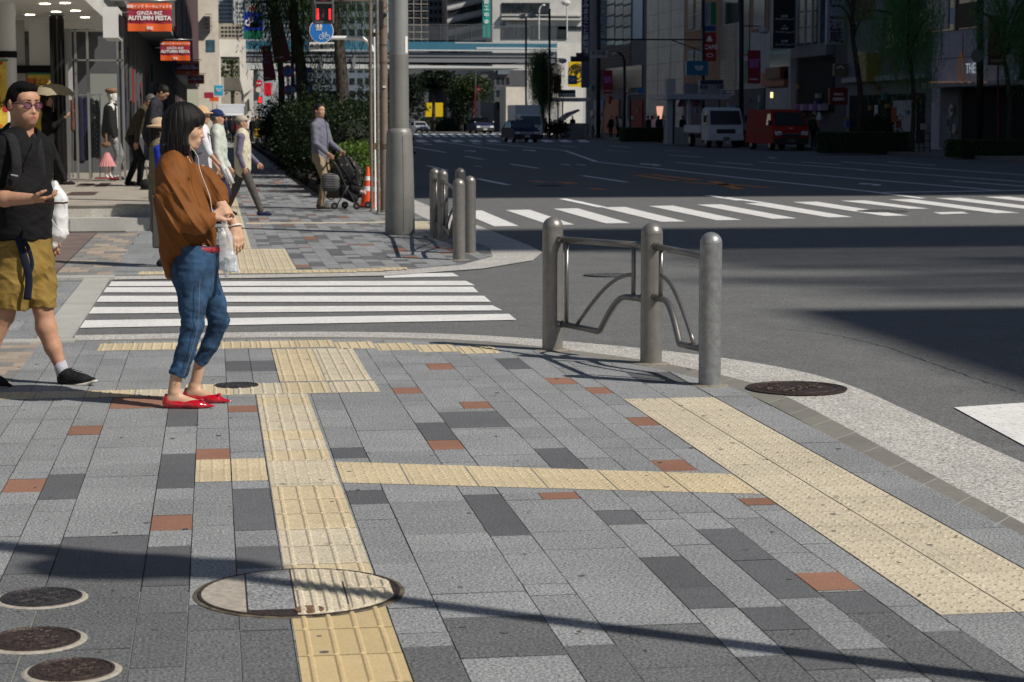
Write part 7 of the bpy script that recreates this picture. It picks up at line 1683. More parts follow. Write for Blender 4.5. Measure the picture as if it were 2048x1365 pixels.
# ---------------------------------------------------------------- right side row
def rbuild(name, x1, x2, h, wall, label):
    v0, v1 = Uu(x2, 238, 33).y, Uu(x1, 238, 33).y; e, M = thing(name, (40, (v0+v1)/2, 0), label, 'building'); m = MB(); m.box(33, 52, v0+.02, v1-.02, 0, h, 0, M); m.build('wall', wall, e); return e, M
def sp(e, M, nm, mt, *a, **k): m = MB(); SP(m, *a, M=M, **k); return m.build(nm, mt, e)
e, M = rbuild('dark_glass_building', 1172, 1292, 30, BR['darkg'], 'dark building with blue glass and metal louvres left of the beige tower')
for i, x in enumerate((1197, 1214, 1231, 1247)):
    for y1, y2 in ((-20, 8), (12, 30), (34, 52), (56, 78), (82, 90), (140, 165)): sp(e, M, 'window', glassb if (i+y1) % 3 else mat('window_teal', (.06, .14, .13), .1, spec=.4), x, x+15, y1, y2, d=.06)
for y in range(92, 135, 6): sp(e, M, 'louvre', mat('louvre_red', (.10, .05, .05), .6), 1200, 1262, y, y+1.5, d=.15)
sp(e, M, 'blue_panel', mat('panel_blue', (.02, .10, .28), .3), 1267, 1286, -10, 78, d=.1); sp(e, M, 'lower_window', glass, 1200, 1285, 135, 178, d=.08)
for k, (x1, x2, c) in enumerate(((1210, 1240, (.30, .10, .04)), (1245, 1262, (.02, .02, .02)), (1190, 1208, (.22, .22, .24)), (1265, 1287, (.28, .015, .02)))): sp(e, M, 'shop_front', mat('front%d' % k, c, .7), x1, x2, 200, 268, d=.12)
e, M = rbuild('beige_stone_tower', 1292, 1366, 34, BR['cream'], 'tall beige stone tower with a blank jointed wall'); 
for y in range(-10, 250, 34): sp(e, M, 'stone_joint', BR['grey'], 1292.5, 1365, y, y+.7, d=.02)
for x in (1315, 1340): sp(e, M, 'stone_joint', BR['grey'], x, x+.5, -20, 262, d=.018)
e, M = rbuild('brown_brick_building', 1366, 1442, 26, BR['brown'], 'brown building with tall windows behind the red cafe sign')
for x in (1375, 1391): sp(e, M, 'window', glass, x, x+11, -10, 58, d=.05); sp(e, M, 'window', glassb, x, x+12, 100, 152, d=.05)
for y in (5, 28, 60, 90): sp(e, M, 'window_bar', frame_m, 1374, 1403, y, y+1.2, d=.09)
sp(e, M, 'shop_front', BR['darkg'], 1370, 1440, 185, 270, d=.1)
e, M = rbuild('striped_building', 1442, 1538, 24, BR['greyl'], 'pale building with horizontal louvres behind the tall grey pole')
for y in range(48, 190, 5): sp(e, M, 'louvre', BR['cream'], 1443, 1472, y, y+2, d=.12)
sp(e, M, 'window', glass, 1450, 1475, -20, 45, d=.06); sp(e, M, 'window', glass, 1478, 1498, -20, 110, d=.06); sp(e, M, 'brown_panel', BR['brown'], 1502, 1536, -20, 60, d=.08); sp(e, M, 'window', glassb, 1508, 1530, -20, 55, d=.12)
sp(e, M, 'shop_front', BR['darkg'], 1445, 1530, 178, 278, d=.1)
for k in range(3): sp(e, M, 'sign_panel', mat('spn%d' % k, ((.5, .5, .5), (.02, .12, .06), (.25, .2, .02))[k], .6), 1480+14*k, 1490+14*k, 120, 165, d=.16)
e, M = rbuild('orange_front_building', 1538, 1592, 26, BR['grey'], 'narrow building with an orange shop board right of the crimson flag')
sp(e, M, 'teal_window', mat('window_teal', (.06, .14, .13), .1, spec=.4), 1540, 1588, 98, 132, d=.06); sp(e, M, 'orange_board', mat('board_orange', (.36, .10, .04), .6), 1530, 1575, 143, 172, d=.25); sp(e, M, 'red_board', mat('board_darkred', (.16, .02, .015), .6), 1545, 1575, 134, 157, d=.5); sp(e, M, 'pale_wall', BR['greyl'], 1535, 1578, 176, 262, d=.1)
sp(e, M, 'drainpipe', BR['greyl'], 1586, 1590, -30, 262, d=.3)
e, M = rbuild('glass_front_building', 1592, 1692, 30, BR['darkg'], 'building with a slanted glass front above a dark shop entrance')
for i, x in enumerate((1597, 1611, 1625, 1639)):
    for y1, y2 in ((-30, 20), (22, 52), (54, 84)): sp(e, M, 'window', glassb if (i+y1) % 2 else glass, x, x+12.5, y1-(x-1597)*.10, y2-(x-1597)*.10, d=.06)
m = MB()
for x in (1594, 1609, 1623, 1637, 1652): SP(m, x, x+1.6, -30, 86, d=.12, M=M)
m.build('window_frame', BR['greyl'], e, sep=True); sp(e, M, 'fascia', BR['grey'], 1593, 1664, 88, 112, d=.4); sp(e, M, 'dark_entrance', black, 1597, 1668, 116, 225, d=.05)
for k in range(9): sp(e, M, 'striped_curtain', mat('curt%d' % (k % 3), ((.4, .1, .3), (.15, .1, .3), (.4, .35, .4))[k % 3], .8), 1605+6*k, 1610+6*k, 208, 221, d=.5)
e, M = rbuild('brown_window_building', 1692, 1862, 38, BR['grey'], 'grey building with brown shutters hidden behind the large willow')
sp(e, M, 'shutter', mat('shutter_brown', (.10, .04, .03), .7), 1706, 1745, -30, 36, d=.06); sp(e, M, 'window', glassb, 1712, 1735, 100, 142, d=.06); sp(e, M, 'ledge', BR['greyl'], 1692, 1860, 150, 160, d=.3); sp(e, M, 'yellow_sign', mat('sign_mustard', (.32, .20, .02), .5), 1741, 1758, 105, 162, d=.7); sp(e, M, 'dark_entrance', black, 1700, 1850, 188, 285, d=.05); sp(e, M, 'white_notice', white, 1752, 1758, 210, 232, d=.1); sp(e, M, 'window', glass, 1770, 1850, 20, 90, d=.06)
sp(e, M, 'pale_pier', BR['greyl'], 1790, 1835, 200, 285, d=.12)
e, M = rbuild('pale_grey_building', 1862, 2140, 38, mat('wall_mauve', (.62, .58, .61), .8, ns=.9, na=.08), 'pale mauve-grey building with a wide lit upper window at the right edge')
sp(e, M, 'upper_window', glass, 1850, 1960, -30, 56, d=.05); sp(e, M, 'pale_blind', BR['cream'], 1862, 1895, -30, 55, d=.1); sp(e, M, 'wicker_screen', mat('wicker', (.13, .09, .05), .8, ns=40, na=.6), 1912, 1950, 0, 50, d=.1)
sp(e, M, 'blue_display', sb, 1900, 1907, 10, 42, d=.12); sp(e, M, 'window_bar', frame_m, 1908, 1911, -30, 56, d=.14)
m = MB()
for x in (1880, 1922, 1965): SP(m, x, x+.6, 60, 108, d=.02, M=M)
SP(m, 1864, 2060, 108, 109, d=.02, M=M); m.build('cladding_joint', BR['darkg'], e, sep=True)
sp(e, M, 'canopy', BR['greyl'], 1880, 2060, 162, 171, d=.9); sp(e, M, 'dark_entrance', black, 1925, 2060, 172, 290, d=.05); sp(e, M, 'grey_pier', BR['grey'], 1885, 1922, 172, 298, d=.14)
for k in range(8): sp(e, M, 'canopy_light', mat('canopy_glow', (.8, .45, .3), emit=.1), 1895+16*k, 1901+16*k, 161, 164, d=.95)
def sidetext(s, x, y, sz, mt, e, M, u=32.84, nm='lettering'): p = Uu(x, y, u); text(s, sz, faceM(M @ p, (0, -1, 0), (0, 0, 1)), mt, e, nm, bold=.004)
gl_ = mat('text_glow', (.7, .8, .9), emit=.35)
sidetext('THE', 1941, 138, .62, gl_, e, M)
m = MB(); c = M @ Uu(1921, 136, 32.8); m.tube([c+Vector((0, .0, .7)), c+Vector((0, .3, 0)), c+Vector((0, 0, -.7)), c+Vector((0, -.3, 0)), c+Vector((0, 0, .7))], .035, 5); m.build('orange_emblem', mat('emblem_glow', (.5, .22, .05), emit=.08), e)
for k, (x, y, r, c) in enumerate(((1903.5, 221, .28, (.6, .62, .66)), (1898, 246, .26, (.06, .05, .06)), (1908.5, 258, .22, (.5, .48, .46)), (1899, 272, .21, (.1, .25, .3)))):
    p = M @ Uu(x, y, 32.80); m = MB(); m.tube([p, p+Vector((-.03, 0, 0))], r, 20); m.build('round_sign_white_rim', white, e); m = MB(); m.tube([p+Vector((-.031, 0, 0)), p+Vector((-.04, 0, 0))], r*.85, 20); q = m.build('round_sign', mat('rs%d' % k, c, .6), e)
    if k == 0: sidetext('銀座', 1903.5, 221, .2, blackm, e, M, 32.73)
e, M = thing('shopfront_notices', (33, 120, 0), 'scatter of small boards and notices along the shaded shop fronts', 'notice boards')
rq = random.Random(21)
for k in range(64):
    x = rq.choice([rq.uniform(1180, 1290), rq.uniform(1370, 1535), rq.uniform(1595, 1660), rq.uniform(1695, 1860)]); y = rq.uniform(165, 255); w_ = rq.uniform(2, 6); h_ = rq.uniform(4, 16); c = rq.choice([(.7, .7, .68), (.5, .06, .05), (.6, .35, .1), (.1, .3, .35), (.65, .6, .5), (.12, .2, .45)])
    sp(e, M, 'notice', mat('notice_%d' % int(sum(c)*100), tuple(q*.6 for q in c), .7), x, x+w_, y, y+h_, d=.20+.02*(k % 6))
# signs that stick out from the row and face us
def vsign(x1, x2, y1, y2, v, mt, label, chars=(), size=.6, tm=None, name='vertical_sign', d=.3, horiz=False):
    e, M = thing(name, V((x1+x2)/2, y2, v), label, 'sign'); m = MB(); FP(m, x1, x2, y1, y2, v, d, 0, M); m.build('panel', mt, e)
    for ch, x, y, sz in chars: text(ch, sz, faceM(M @ V(x, y, v-.02), (1, 0, 0), (0, 0, 1)), tm or wt, e, bold=.006*sz*3)
    return e, M
pur = mat('sign_purple', (.07, .03, .13), .5)
cs = [(c, 1171.5, -2+13*i, .55) for i, c in enumerate('もみまろこと高知館')]
e, M = vsign(1164, 1179, -20, 176, 172, mat('sign_greyviolet', (.13, .13, .20), .5), 'tall purple and grey vertical sign with Japanese characters', cs[:9]); m = MB(); FP(m, 1164.2, 1178.8, -20, 80, 171.98, .015, 0, M); m.build('purple_face', pur, e)
e, M = vsign(1407, 1432, 5, 122, 128, mat('sign_box_white', (.40, .42, .44), .5), 'stacked convenience store and red CAFÉ sign on the brown building', [('FamilyMart', 1413.5, 28, .0)], d=.35)
for (x1, x2, y1, y2, c, nm) in ((1422, 1432, 5, 50, (.02, .20, .06), 'green_stripe'), (1409, 1432, 52, 62, (.03, .06, .25), 'blue_panel'), (1410, 1432, 65, 123, (.36, .02, .02), 'red_panel')): m = MB(); FP(m, x1, x2, y1, y2, 127.97, .025, 0, M); m.build(nm, mat('vs_'+nm, c, .5), e)
c = M @ V(1414, 28, 127.95); text('FamilyMart', .30, faceM(c, (0, 0, -1), (1, 0, 0)), mat('text_blue', (.03, .08, .30), .5), e)
text('CAFÉ', .38, faceM(M @ V(1421, 95, 127.94), (1, 0, 0), (0, 0, 1)), wt, e, bold=.008)
m = MB(); c = M @ V(1420, 111, 127.94); m.tube([c+Vector((.2*math.cos(t*.5236), 0, .1*math.sin(t*.5236))) for t in range(13)], .025, 5); m.sph(tuple(M @ V(1419, 77, 127.94)), (.12, .02, .16), 8); m.sph(tuple(M @ V(1419, 81, 127.94)), (.22, .02, .09), 8); m.build('white_drawing', wt, e)
e, M = vsign(1477, 1511, 30, 100, 124, mat('sign_cream', (.48, .46, .40), .5), 'cream framed sign with brown and pink panels by the tall pole', [('産ビル', 1499, 35, .42)], tm=blackm)
for (y1, y2, c, nm) in ((39, 65, (.20, .09, .015), 'brown_panel'), (68, 82, (.36, .35, .38), 'grey_panel'), (84, 99, (.35, .03, .09), 'pink_panel')): m = MB(); FP(m, 1480, 1509, y1, y2, 123.97, .025, 0, M); m.build(nm, mat('vs_'+nm, c, .5), e)
e, M = vsign(1547, 1589, -20, 97, 109, mat('sign_black', (.012, .014, .022), .4), 'black sign panel listing antenna shops in white Japanese text', [(t, 1569, y, .135) for t, y in (('アンテナショップ', 38.9), ('アンテナショップ', 64.9), ('アンテナショップ', 89.9), ('北川県', 33), ('北川県', 58), ('北川県', 83), ('B.1F', 1558, 75, .2)[:2] if 0 else ('1F', 52))])
e, M = vsign(1655, 1687, -20, 89, 101, mat('sign_palegrey', (.30, .32, .40), .5), 'white vertical sign with large brushed characters', [('萬', 1672, -3, .75), ('薫', 1673, 26, .78), ('酒', 1673, 50, .78), ('蔵', 1673, 74, .78)], tm=blackm)
e, M = vsign(1669, 1694, 127, 152, 101.5, mat('sign_olive', (.14, .12, .06), .5), 'small olive square sign below the brushed white sign')
m = MB(); c = M @ V(1681, 135, 101.4); m.tube([c+Vector((-.2, 0, -.06)), c+Vector((0, 0, .05)), c+Vector((.2, 0, -.06))], .03, 6); m.build('white_roof_mark', wt, e)
e, M = vsign(1660, 1695, 176, 210, 98, mat('sign_crimson', (.18, .012, .02), .5), 'dark red square sign with small lettering left of the willow trunk', [('FANCY', 1677, 189, .16), ('ABMV', 1677, 199, .24)])
e, M = vsign(1373, 1416, 122, 151, 117, mat('metro_blue', (.02, .16, .30), .4), 'large blue metro sign over the near subway shelter', name='metro_sign')
m = MB(); c = M @ V(1398, 137, 116.95); m.tube([c+Vector((x*.42, 0, z*.42)) for x, z in [(-.45, .0), (-.55, .3), (-.3, .35), (0, -.05), (.3, .35), (.55, .3), (.45, 0), (.12, -.25), (0, -.05), (-.12, -.25), (-.45, 0)]], .04, 6); m.build('emblem', wt, e)
# near subway shelter
e, M = thing('subway_entrance', (V(1400, 238, 113).x, 113, 0), 'white-roofed subway entrance behind the small white truck', 'subway entrance'); wg = mat('shelter_white', (.42, .44, .47), .5)
m = MB(); FP(m, 1334, 1462, 188, 199, 112, 5, 0, M); m.build('roof', wg, e)
for x, w_ in ((1334, 17), (1346, 3), (1376, 5), (1457, 3)): m = MB(); FP(m, x, x+w_, 199, 288, 112.3, .3, 0, M); m.build('column', wg, e)
m = MB(); FP(m, 1335, 1351, 158, 187, 112.5, .6, 0, M); m.build('vent_box', BR['greyl'], e)
m = MB(); FP(m, 1400, 1447, 160, 186, 112.2, .3, 0, M); m.build('name_board', wg, e); m = MB(); FP(m, 1401, 1446, 160.5, 169, 112.17, .025, 0, M); m.build('navy_strip', mat('board_navy', (.02, .03, .08), .4), e)
text('銀座一丁目駅', .24, faceM(M @ V(1424, 175, 112.15), (1, 0, 0), (0, 0, 1)), blackm, e, bold=.004); text('Ginza-itchome Sta.', .13, faceM(M @ V(1424, 182, 112.15), (1, 0, 0), (0, 0, 1)), blackm, e)
m = MB(); FP(m, 1370, 1396, 168, 187, 112.4, .1, 0, M); m.build('lattice_screen', BR['grey'], e)
aw = [mat('awning_pink', (.45, .12, .22), .7), mat('awning_white', (.45, .43, .44), .7)]
for k in range(6): m = MB(); polyp(m, [(1354+8*k+6, 200), (1354+8*k+14, 200), (1354+8*k+8, 214), (1354+8*k, 214)], 114, .05, M); m.build('awning_stripe', aw[k % 2], e)
m = MB(); FP(m, 1330, 1372, 255, 288, 113, .3, 0, M); m.build('low_wall', BR['greyl'], e)
# pole, wires, traffic light arm on the right
def tallpole(x, v, w_, label, ytop=-30): p = V(x, 238, v); e, M = thing('utility_pole', (p.x, v, 0), label, 'pole', 'tall dark poles on the right pavement'); m = MB(); m.tube([M @ Vector((p.x, v, .1)), M @ V(x, ytop, v)], w_, 10); m.build('shaft', dk, e, True); return e, M
e, M = tallpole(1483, 104, .13, 'tall dark pole left of the red van'); m = MB(); m.tube([M @ V(1483, 52, 104), M @ V(1523, 53, 104)], .03, 6); m.build('arm', dk, e); m = MB(); m.sph(tuple(M @ V(1528, 62, 104)), (.28, .25, .17), 10); m.build('lamp_head', BR['greyl'], e)
e, M = tallpole(1407, 118, .09, 'thinner pole carrying the blue metro sign')
m = MB(); m.tube([M @ V(1407, 80, 118), M @ V(1196, 79, 118)], .045, 6); m.build('mast_arm', dk, e); m = MB(); m.tube([M @ V(1407, 104, 118), M @ V(1342, 80, 118)], .03, 6); m.build('strut', dk, e)
e, M = tallpole(1197, 146, .16, 'tall grey pole at the left corner with the road name plate')
m = MB(); FP(m, 1180, 1215, 101, 116, 145, .06, 0, M); m.build('name_plate', BR['greyl'], e); text('有楽橋', .36, faceM(M @ V(1197, 107, 144.9), (1, 0, 0), (0, 0, 1)), blackm, e)
m = MB(); FP(m, 1142, 1178, 113, 124, 145, .25, 0, M); FP(m, 1153, 1168, 106, 113.5, 145, .25, 0, M); m.build('signal_head', blackm, e)
e, M = tallpole(1249, 136, .10, 'curved-neck street lamp left of the beige tower', ytop=120); m = MB(); m.tube(smooth3([M @ V(1249, 125, 136), M @ V(1245, 112, 136), M @ V(1236, 106, 136), M @ V(1230, 108, 136)]), .08, 8); m.build('neck', dk, e); m = MB(); m.sph(tuple(M @ V(1230, 109, 136)), (.25, .25, .12), 10); m.build('lamp_head', BR['greyl'], e)
e, M = thing('sign_arm_post', (V(1254, 238, 134).x, 134, 0), 'white bent post with a small round blue sign left of the beige tower', 'traffic sign'); m = MB(); m.tube(smooth3([M @ V(1254, 262, 134), M @ V(1254, 200, 134), M @ V(1258, 189, 134), M @ V(1285, 188, 134)]), .06, 8); m.build('bent_pipe', BR['greyl'], e); m = MB(); c = M @ V(1281, 181, 133.9); m.tube([c, c+Vector((0, .04, 0))], .22, 16); m.build('blue_disc', sb, e)
tallpole(1961, 76, .14, 'dark pole among the trees at the right edge'); 
e, M = thing('ice_cream_sign', V(1638, 262, 93), 'white soft-serve ice cream cone display outside the dark shop', 'shop sign'); m = MB(); c = M @ V(1638, 238, 93)
for k, (r, z) in enumerate(((.16, -.02), (.14, .08), (.11, .17), (.06, .25))): m.sph((c.x, c.y, c.z+z), (r, r, .07), 10)
m.build('ice_cream', white, e); m = MB(); m.lathe([(.03, -.45), (.15, -.05)], c=tuple(c), n=12); m.build('cone', BR['brown'], e); m = MB(); m.tube([c+Vector((0, 0, -.45)), c+Vector((0, 0, -1.3))], .03, 6); m.build('stand', dk, e)
e, M = thing('bus_stop_sign', V(1790, 270, 84), 'red and white bus stop sign on a white post in the hedge', 'bus stop sign'); m = MB(); FP(m, 1785, 1793, 215, 245, 84, .1, 0, M); m.build('panel', mat('red_white', (.5, .12, .08), .5), e); m = MB(); m.tube([M @ V(1790, 245, 84), M @ V(1790, 278, 84)], .03, 6); m.build('post', BR['white'], e)
e, M = thing('vending_lantern', V(1320, 250, 131), 'glowing orange-pink lantern sign at the foot of the beige tower', 'lantern'); m = MB(); polyp(m, [(1315, 213), (1327, 213), (1323, 238), (1318, 238)], 131, .4, M); m.build('lantern', mat('lantern_glow', (1, .5, .35), emit=.8), e)
m = MB(); FP(m, 1542, 1546, 185, 196, 110, .12); simple('wall_lamp', m, mat('wall_lamp_glow', (1, .75, .3), emit=2), 'small warm wall lamp by the orange-fronted shop', 'lamp')
# hedges and trees on the right pavement
gH = 'hedges on the right pavement'
Lh = leafm('leaf_hedge', (.03, .07, .025), (.07, .14, .04))
def hedge(x1, x2, v, z1, label): a_, b_ = V(x1, 238, v).x, V(x2, 238, v).x; bush('hedge', ((a_+b_)/2, v+.6, (.1+z1)/2), ((b_-a_)/2, .7, (z1-.1)/2), int(1300*(b_-a_)), .09, Lh, label, gH, 'hedge', True)
hedge(1246, 1332, 126, .95, 'dark clipped hedge in front of the waiting crowd'); hedge(1650, 1822, 82.5, .95, 'long dark clipped hedge right of the red van'); hedge(1915, 2110, 72.5, .72, 'dark clipped hedge at the right edge of the road')
hedge(1475, 1500, 106, .9, 'short hedge between the truck and the red van')
bush('bush', (V(1765, 238, 84.5).x, 84.8, 1.0), (.9, .8, .85), 2200, .11, Ld, 'pointed dark shrub rising behind the long hedge', gH)
e, M = thing('bamboo_fence', (V(1842, 238, 81).x, 81, 0), 'dark wooden rail fence round the willow trunk', 'fence')
for x in (1817, 1828, 1838, 1848, 1860): m = MB(); m.tube([M @ V(x, 306, 81), M @ V(x, 263, 81)], .03, 6); m.build('fence_post', barkm, e)
for y in (268, 282, 296): m = MB(); m.tube([M @ V(1815, y, 81), M @ V(1862, y, 81)], .02, 6); m.build('fence_rail', barkm, e)
gW = 'willows on the right pavement'; Lr = leafm('leaf_willow_right', (.10, .24, .09), (.20, .40, .14))
willow('willow_tree', (V(1824, 238, 82).x, 82, 0), 7.2, 1.9, 820, 'largest willow on the right with strands hanging over the hedge', gW, .11, (1.6, 4.4), (-.2, 0), .17, .085, lm=Lr)
willow('willow_tree', (V(1722, 238, 86).x, 86, 0), 7.6, 1.5, 150, 'leaning bare-stemmed willow left of the largest one', gW, .16, (.8, 2.4), (-.5, 0), .16, .1, lm=Lr)
willow('willow_tree', (V(2018, 238, 75).x, 75, 0), 6.3, 1.7, 600, 'willow at the right edge with thin trunk', gW, .12, (.8, 2.8), (-.3, 0), .16, .09, lm=Lr)
e, M = thing('red_flag_pole', (V(1996, 238, 77).x, 77, 0), 'dark red flag on a red pole at the right edge', 'flag'); m = MB(); m.tube([M @ V(1996, 282, 77), M @ V(1996, 20, 77)], .04, 6); m.build('red_pole', mat('pole_red', (.22, .02, .015), .6), e)
m = MB(); FP(m, 1978, 2012, 30, 131, 76.9, .03, 0, M); m.build('cloth', mat('flag_maroon', (.20, .008, .035), .7), e); text('SHISEIDO', .14, faceM(M @ V(1995, 122, 76.85), (1, 0, 0), (0, 0, 1)), wt, e)
m = MB(); c = V(1955, 112, 75.5); m.tube([c, c+Vector((0, .03, 0))], .26, 20); simple('round_sign', m, BR['grey'], 'grey round sign seen from behind on the dark pole at the right', 'traffic sign')

# ---------------------------------------------------------------- vehicles
tyre = mat('tyre', (.012, .012, .012), .8); rim = mat('wheel_rim', (.30, .30, .31), .4, .7); wind = mat('windscreen', (.02, .025, .03), .08, spec=.6); hl = mat('headlight', (.65, .68, .72), .1, spec=.4); plate = mat('number_plate', (.55, .55, .52), .5); bumper = mat('bumper_black', (.02, .02, .022), .6); tail = mat('amber', (.6, .2, .02), .3)
def hull(m, prof, wf, mi=0):      # side profile (x,z) skinned across the width with rounded shoulders
    n_ = len(prof); vs = []; fs = []
    cols_ = [(-1, 1), (-.86, 1.0), (0, 1.0), (.86, 1.0), (1, 1)]
    cx = sum(p[0] for p in prof)/n_; cz = sum(p[1] for p in prof)/n_
    for j, (y, _) in enumerate(cols_):
        for x, z in prof:
            k = .965 if abs(y) == 1 else 1; vs.append((cx+(x-cx)*k, y*wf(z), cz+(z-cz)*k))
    for j in range(len(cols_)-1):
        for i in range(n_): a_ = j*n_; fs.append((a_+i, a_+(i+1) % n_, a_+n_+(i+1) % n_, a_+n_+i))
    fs += [tuple(range(n_-1, -1, -1)), tuple(range((len(cols_)-1)*n_, len(cols_)*n_))]; m.add(vs, fs, mi)
def wheels(e, xs, r, hw, wd=.2):
    for x in xs:
        for sy in (-1, 1):
            m = MB(); m.tube([(x, sy*hw, r), (x, sy*(hw-wd), r)], r, 22); t = m.build('wheel', tyre, e, True, angle=40); m = MB(); m.tube([(x, sy*(hw+.012), r), (x, sy*hw, r)], r*.6, 16); m.build('rim', rim, t, True, angle=40)
def sidewin(e, poly, yf, nm='side_window', mt=None):
    for sy in (-1, 1):
        m = MB(); vs = [(x, sy*(yf(z)+.012), z) for x, z in poly]; m.add(vs, [tuple(range(len(vs)))]); m.build(nm, mt or wind, e)
def frontq(e, nm, mt, pts, t=.02): # quad on the nose: points (x,y,z)
    m = MB(); m.plate(*pts, n=(1, 0, .3), t=t); m.build(nm, mt, e)
def place(e, x, y, v, rz): p = V(x, y, v); e.location = (p.x, v, 0); e.rotation_euler = (0, 0, rz)
def van():
    e = empty('red_van', (0, 0, 0), 'red delivery van parked facing us at the far kerb', 'van'); rd = mat('van_red', (.34, .022, .018), .6, spec=.07)
    wf = lambda z: .88 if z < 1.15 else .88-.13*(z-1.15)
    m = MB(); hull(m, [(2.30, .32), (2.38, .50), (2.36, .95), (2.22, 1.16), (1.62, 1.86), (1.30, 1.97), (-2.2, 1.99), (-2.36, 1.85), (-2.40, .45), (-2.36, .30)], wf); m.build('body', rd, e, True, angle=28)
    frontq(e, 'windscreen', wind, [(2.215, -.78, 1.20), (2.215, .78, 1.20), (1.68, .70, 1.83), (1.68, -.70, 1.83)])
    frontq(e, 'front_bumper', bumper, [(2.40, -.86, .30), (2.40, .86, .30), (2.41, .86, .62), (2.41, -.86, .62)], .06); frontq(e, 'grille', bumper, [(2.395, -.45, .66), (2.395, .45, .66), (2.385, .45, .80), (2.385, -.45, .80)], .03)
    m = MB(); m.box(2.385, 2.41, -.72, .72, .80, .835); m.build('chrome_bar', rim, e)
    for sy in (-1, 1): frontq(e, 'headlight', hl, [(2.39, sy*.80, .74), (2.40, sy*.47, .76), (2.375, sy*.50, .92), (2.345, sy*.82, .95)] if sy < 0 else [(2.40, .47, .76), (2.39, .80, .74), (2.345, .82, .95), (2.375, .50, .92)], .03)
    frontq(e, 'number_plate', mat('plate_dark', (.12, .12, .10), .5), [(2.43, -.17, .42), (2.43, .17, .42), (2.43, .17, .56), (2.43, -.17, .56)], .02)
    frontq(e, 'emblem', hl, [(2.30, -.10, 1.03), (2.30, .10, 1.03), (2.285, .10, 1.08), (2.285, -.10, 1.08)], .02)
    sidewin(e, [(1.95, 1.22), (1.12, 1.22), (1.12, 1.75), (1.56, 1.76)], wf); sidewin(e, [(1.09, .45), (1.075, .45), (1.075, 1.85), (1.09, 1.85)], wf, 'door_gap', blackm); sidewin(e, [(.9, .98), (-2.2, .98), (-2.2, 1.0), (.9, 1.0)], wf, 'slide_rail', blackm)
    for sy in (-1, 1): m = MB(); m.bbox(1.95, 2.08, sy*.98-.07, sy*.98+.07, 1.22, 1.45, .02); m.tube([(2.0, sy*.88, 1.25), (2.0, sy*.95, 1.28)], .02, 6); m.build('mirror', bumper, e)
    wheels(e, (1.55, -1.45), .32, .84); return e
v_ = van(); place(v_, 1552, 303, 95.2, -math.pi/2+.03)
def truck(box=False):
    e = empty('white_truck', (0, 0, 0), 'small white flatbed truck parked by the subway entrance' if not box else 'white box lorry following the nearer taxi', 'truck'); wh = mat('truck_white', (.60, .63, .66), .5, spec=.2); gy = mat('truck_chassis', (.04, .04, .045), .6)
    wf = lambda z: .92 if z < 1.1 else .92-.08*(z-1.1)
    m = MB(); hull(m, [(2.40, .34), (2.44, .55), (2.40, 1.12), (2.10, 1.92), (1.95, 2.00), (1.05, 2.02), (.98, 1.9), (.98, .5), (1.1, .34)], wf); m.build('cab', wh, e, True, angle=28)
    frontq(e, 'windscreen', wind, [(2.415, -.82, 1.16), (2.415, .82, 1.16), (2.135, .78, 1.85), (2.135, -.78, 1.85)])
    frontq(e, 'grille', bumper, [(2.45, -.50, .72), (2.45, .50, .72), (2.425, .50, .93), (2.425, -.50, .93)], .03); frontq(e, 'bumper', wh, [(2.50, -.92, .38), (2.50, .92, .38), (2.50, .92, .60), (2.50, -.92, .60)], .08)
    for sy in (-1, 1):
        a_ = [(2.455, -.88, .66), (2.455, -.56, .68), (2.43, -.58, .90), (2.43, -.88, .98)] if sy < 0 else [(2.455, .56, .68), (2.455, .88, .66), (2.43, .88, .98), (2.43, .58, .90)]
        frontq(e, 'headlight', hl, a_, .03)
        m = MB(); m.bbox(2.25, 2.36, sy*1.08-.07, sy*1.08+.07, 1.25, 1.62, .02); m.tube([(2.2, sy*.9, 1.6), (2.3, sy*1.08, 1.6)], .02, 6); m.build('mirror', bumper, e)
    frontq(e, 'number_plate', mat('plate_dark', (.12, .12, .10), .5), [(2.53, -.17, .40), (2.53, .17, .40), (2.53, .17, .54), (2.53, -.17, .54)], .02)
    sidewin(e, [(2.20, 1.16), (1.30, 1.16), (1.30, 1.78), (2.0, 1.80)], wf)
    m = MB(); m.box(-2.3, .95, -.45, .45, .45, .62); m.build('chassis', gy, e)
    if box: m = MB(); m.bbox(-3.2, .90, -1.0, 1.0, .72, 2.75, .04); m.build('cargo_box', wh, e)
    else:
        m = MB(); m.box(-2.35, .92, -.92, .92, .66, .74); m.build('bed_floor', gy, e)
        for q in ((-2.35, .92, -.95, -.91), (-2.35, .92, .91, .95), (-2.39, -2.35, -.95, .95)): m = MB(); m.box(*q, .74, 1.12); m.build('bed_side', wh, e)
        m = MB(); m.box(.90, .95, -.9, .9, .74, 1.75); m.build('headboard_guard', wh, e)
    wheels(e, (1.75, -1.5), .34, .88, .24); return e
t_ = truck(); place(t_, 1426, 297, 105.5, -math.pi/2+.02); t_.scale = (1.05, 1.03, 1.05)
t_ = truck(True); place(t_, 1052, 272, 150, -math.pi/2); t_.scale = (1.0, .96, .93)
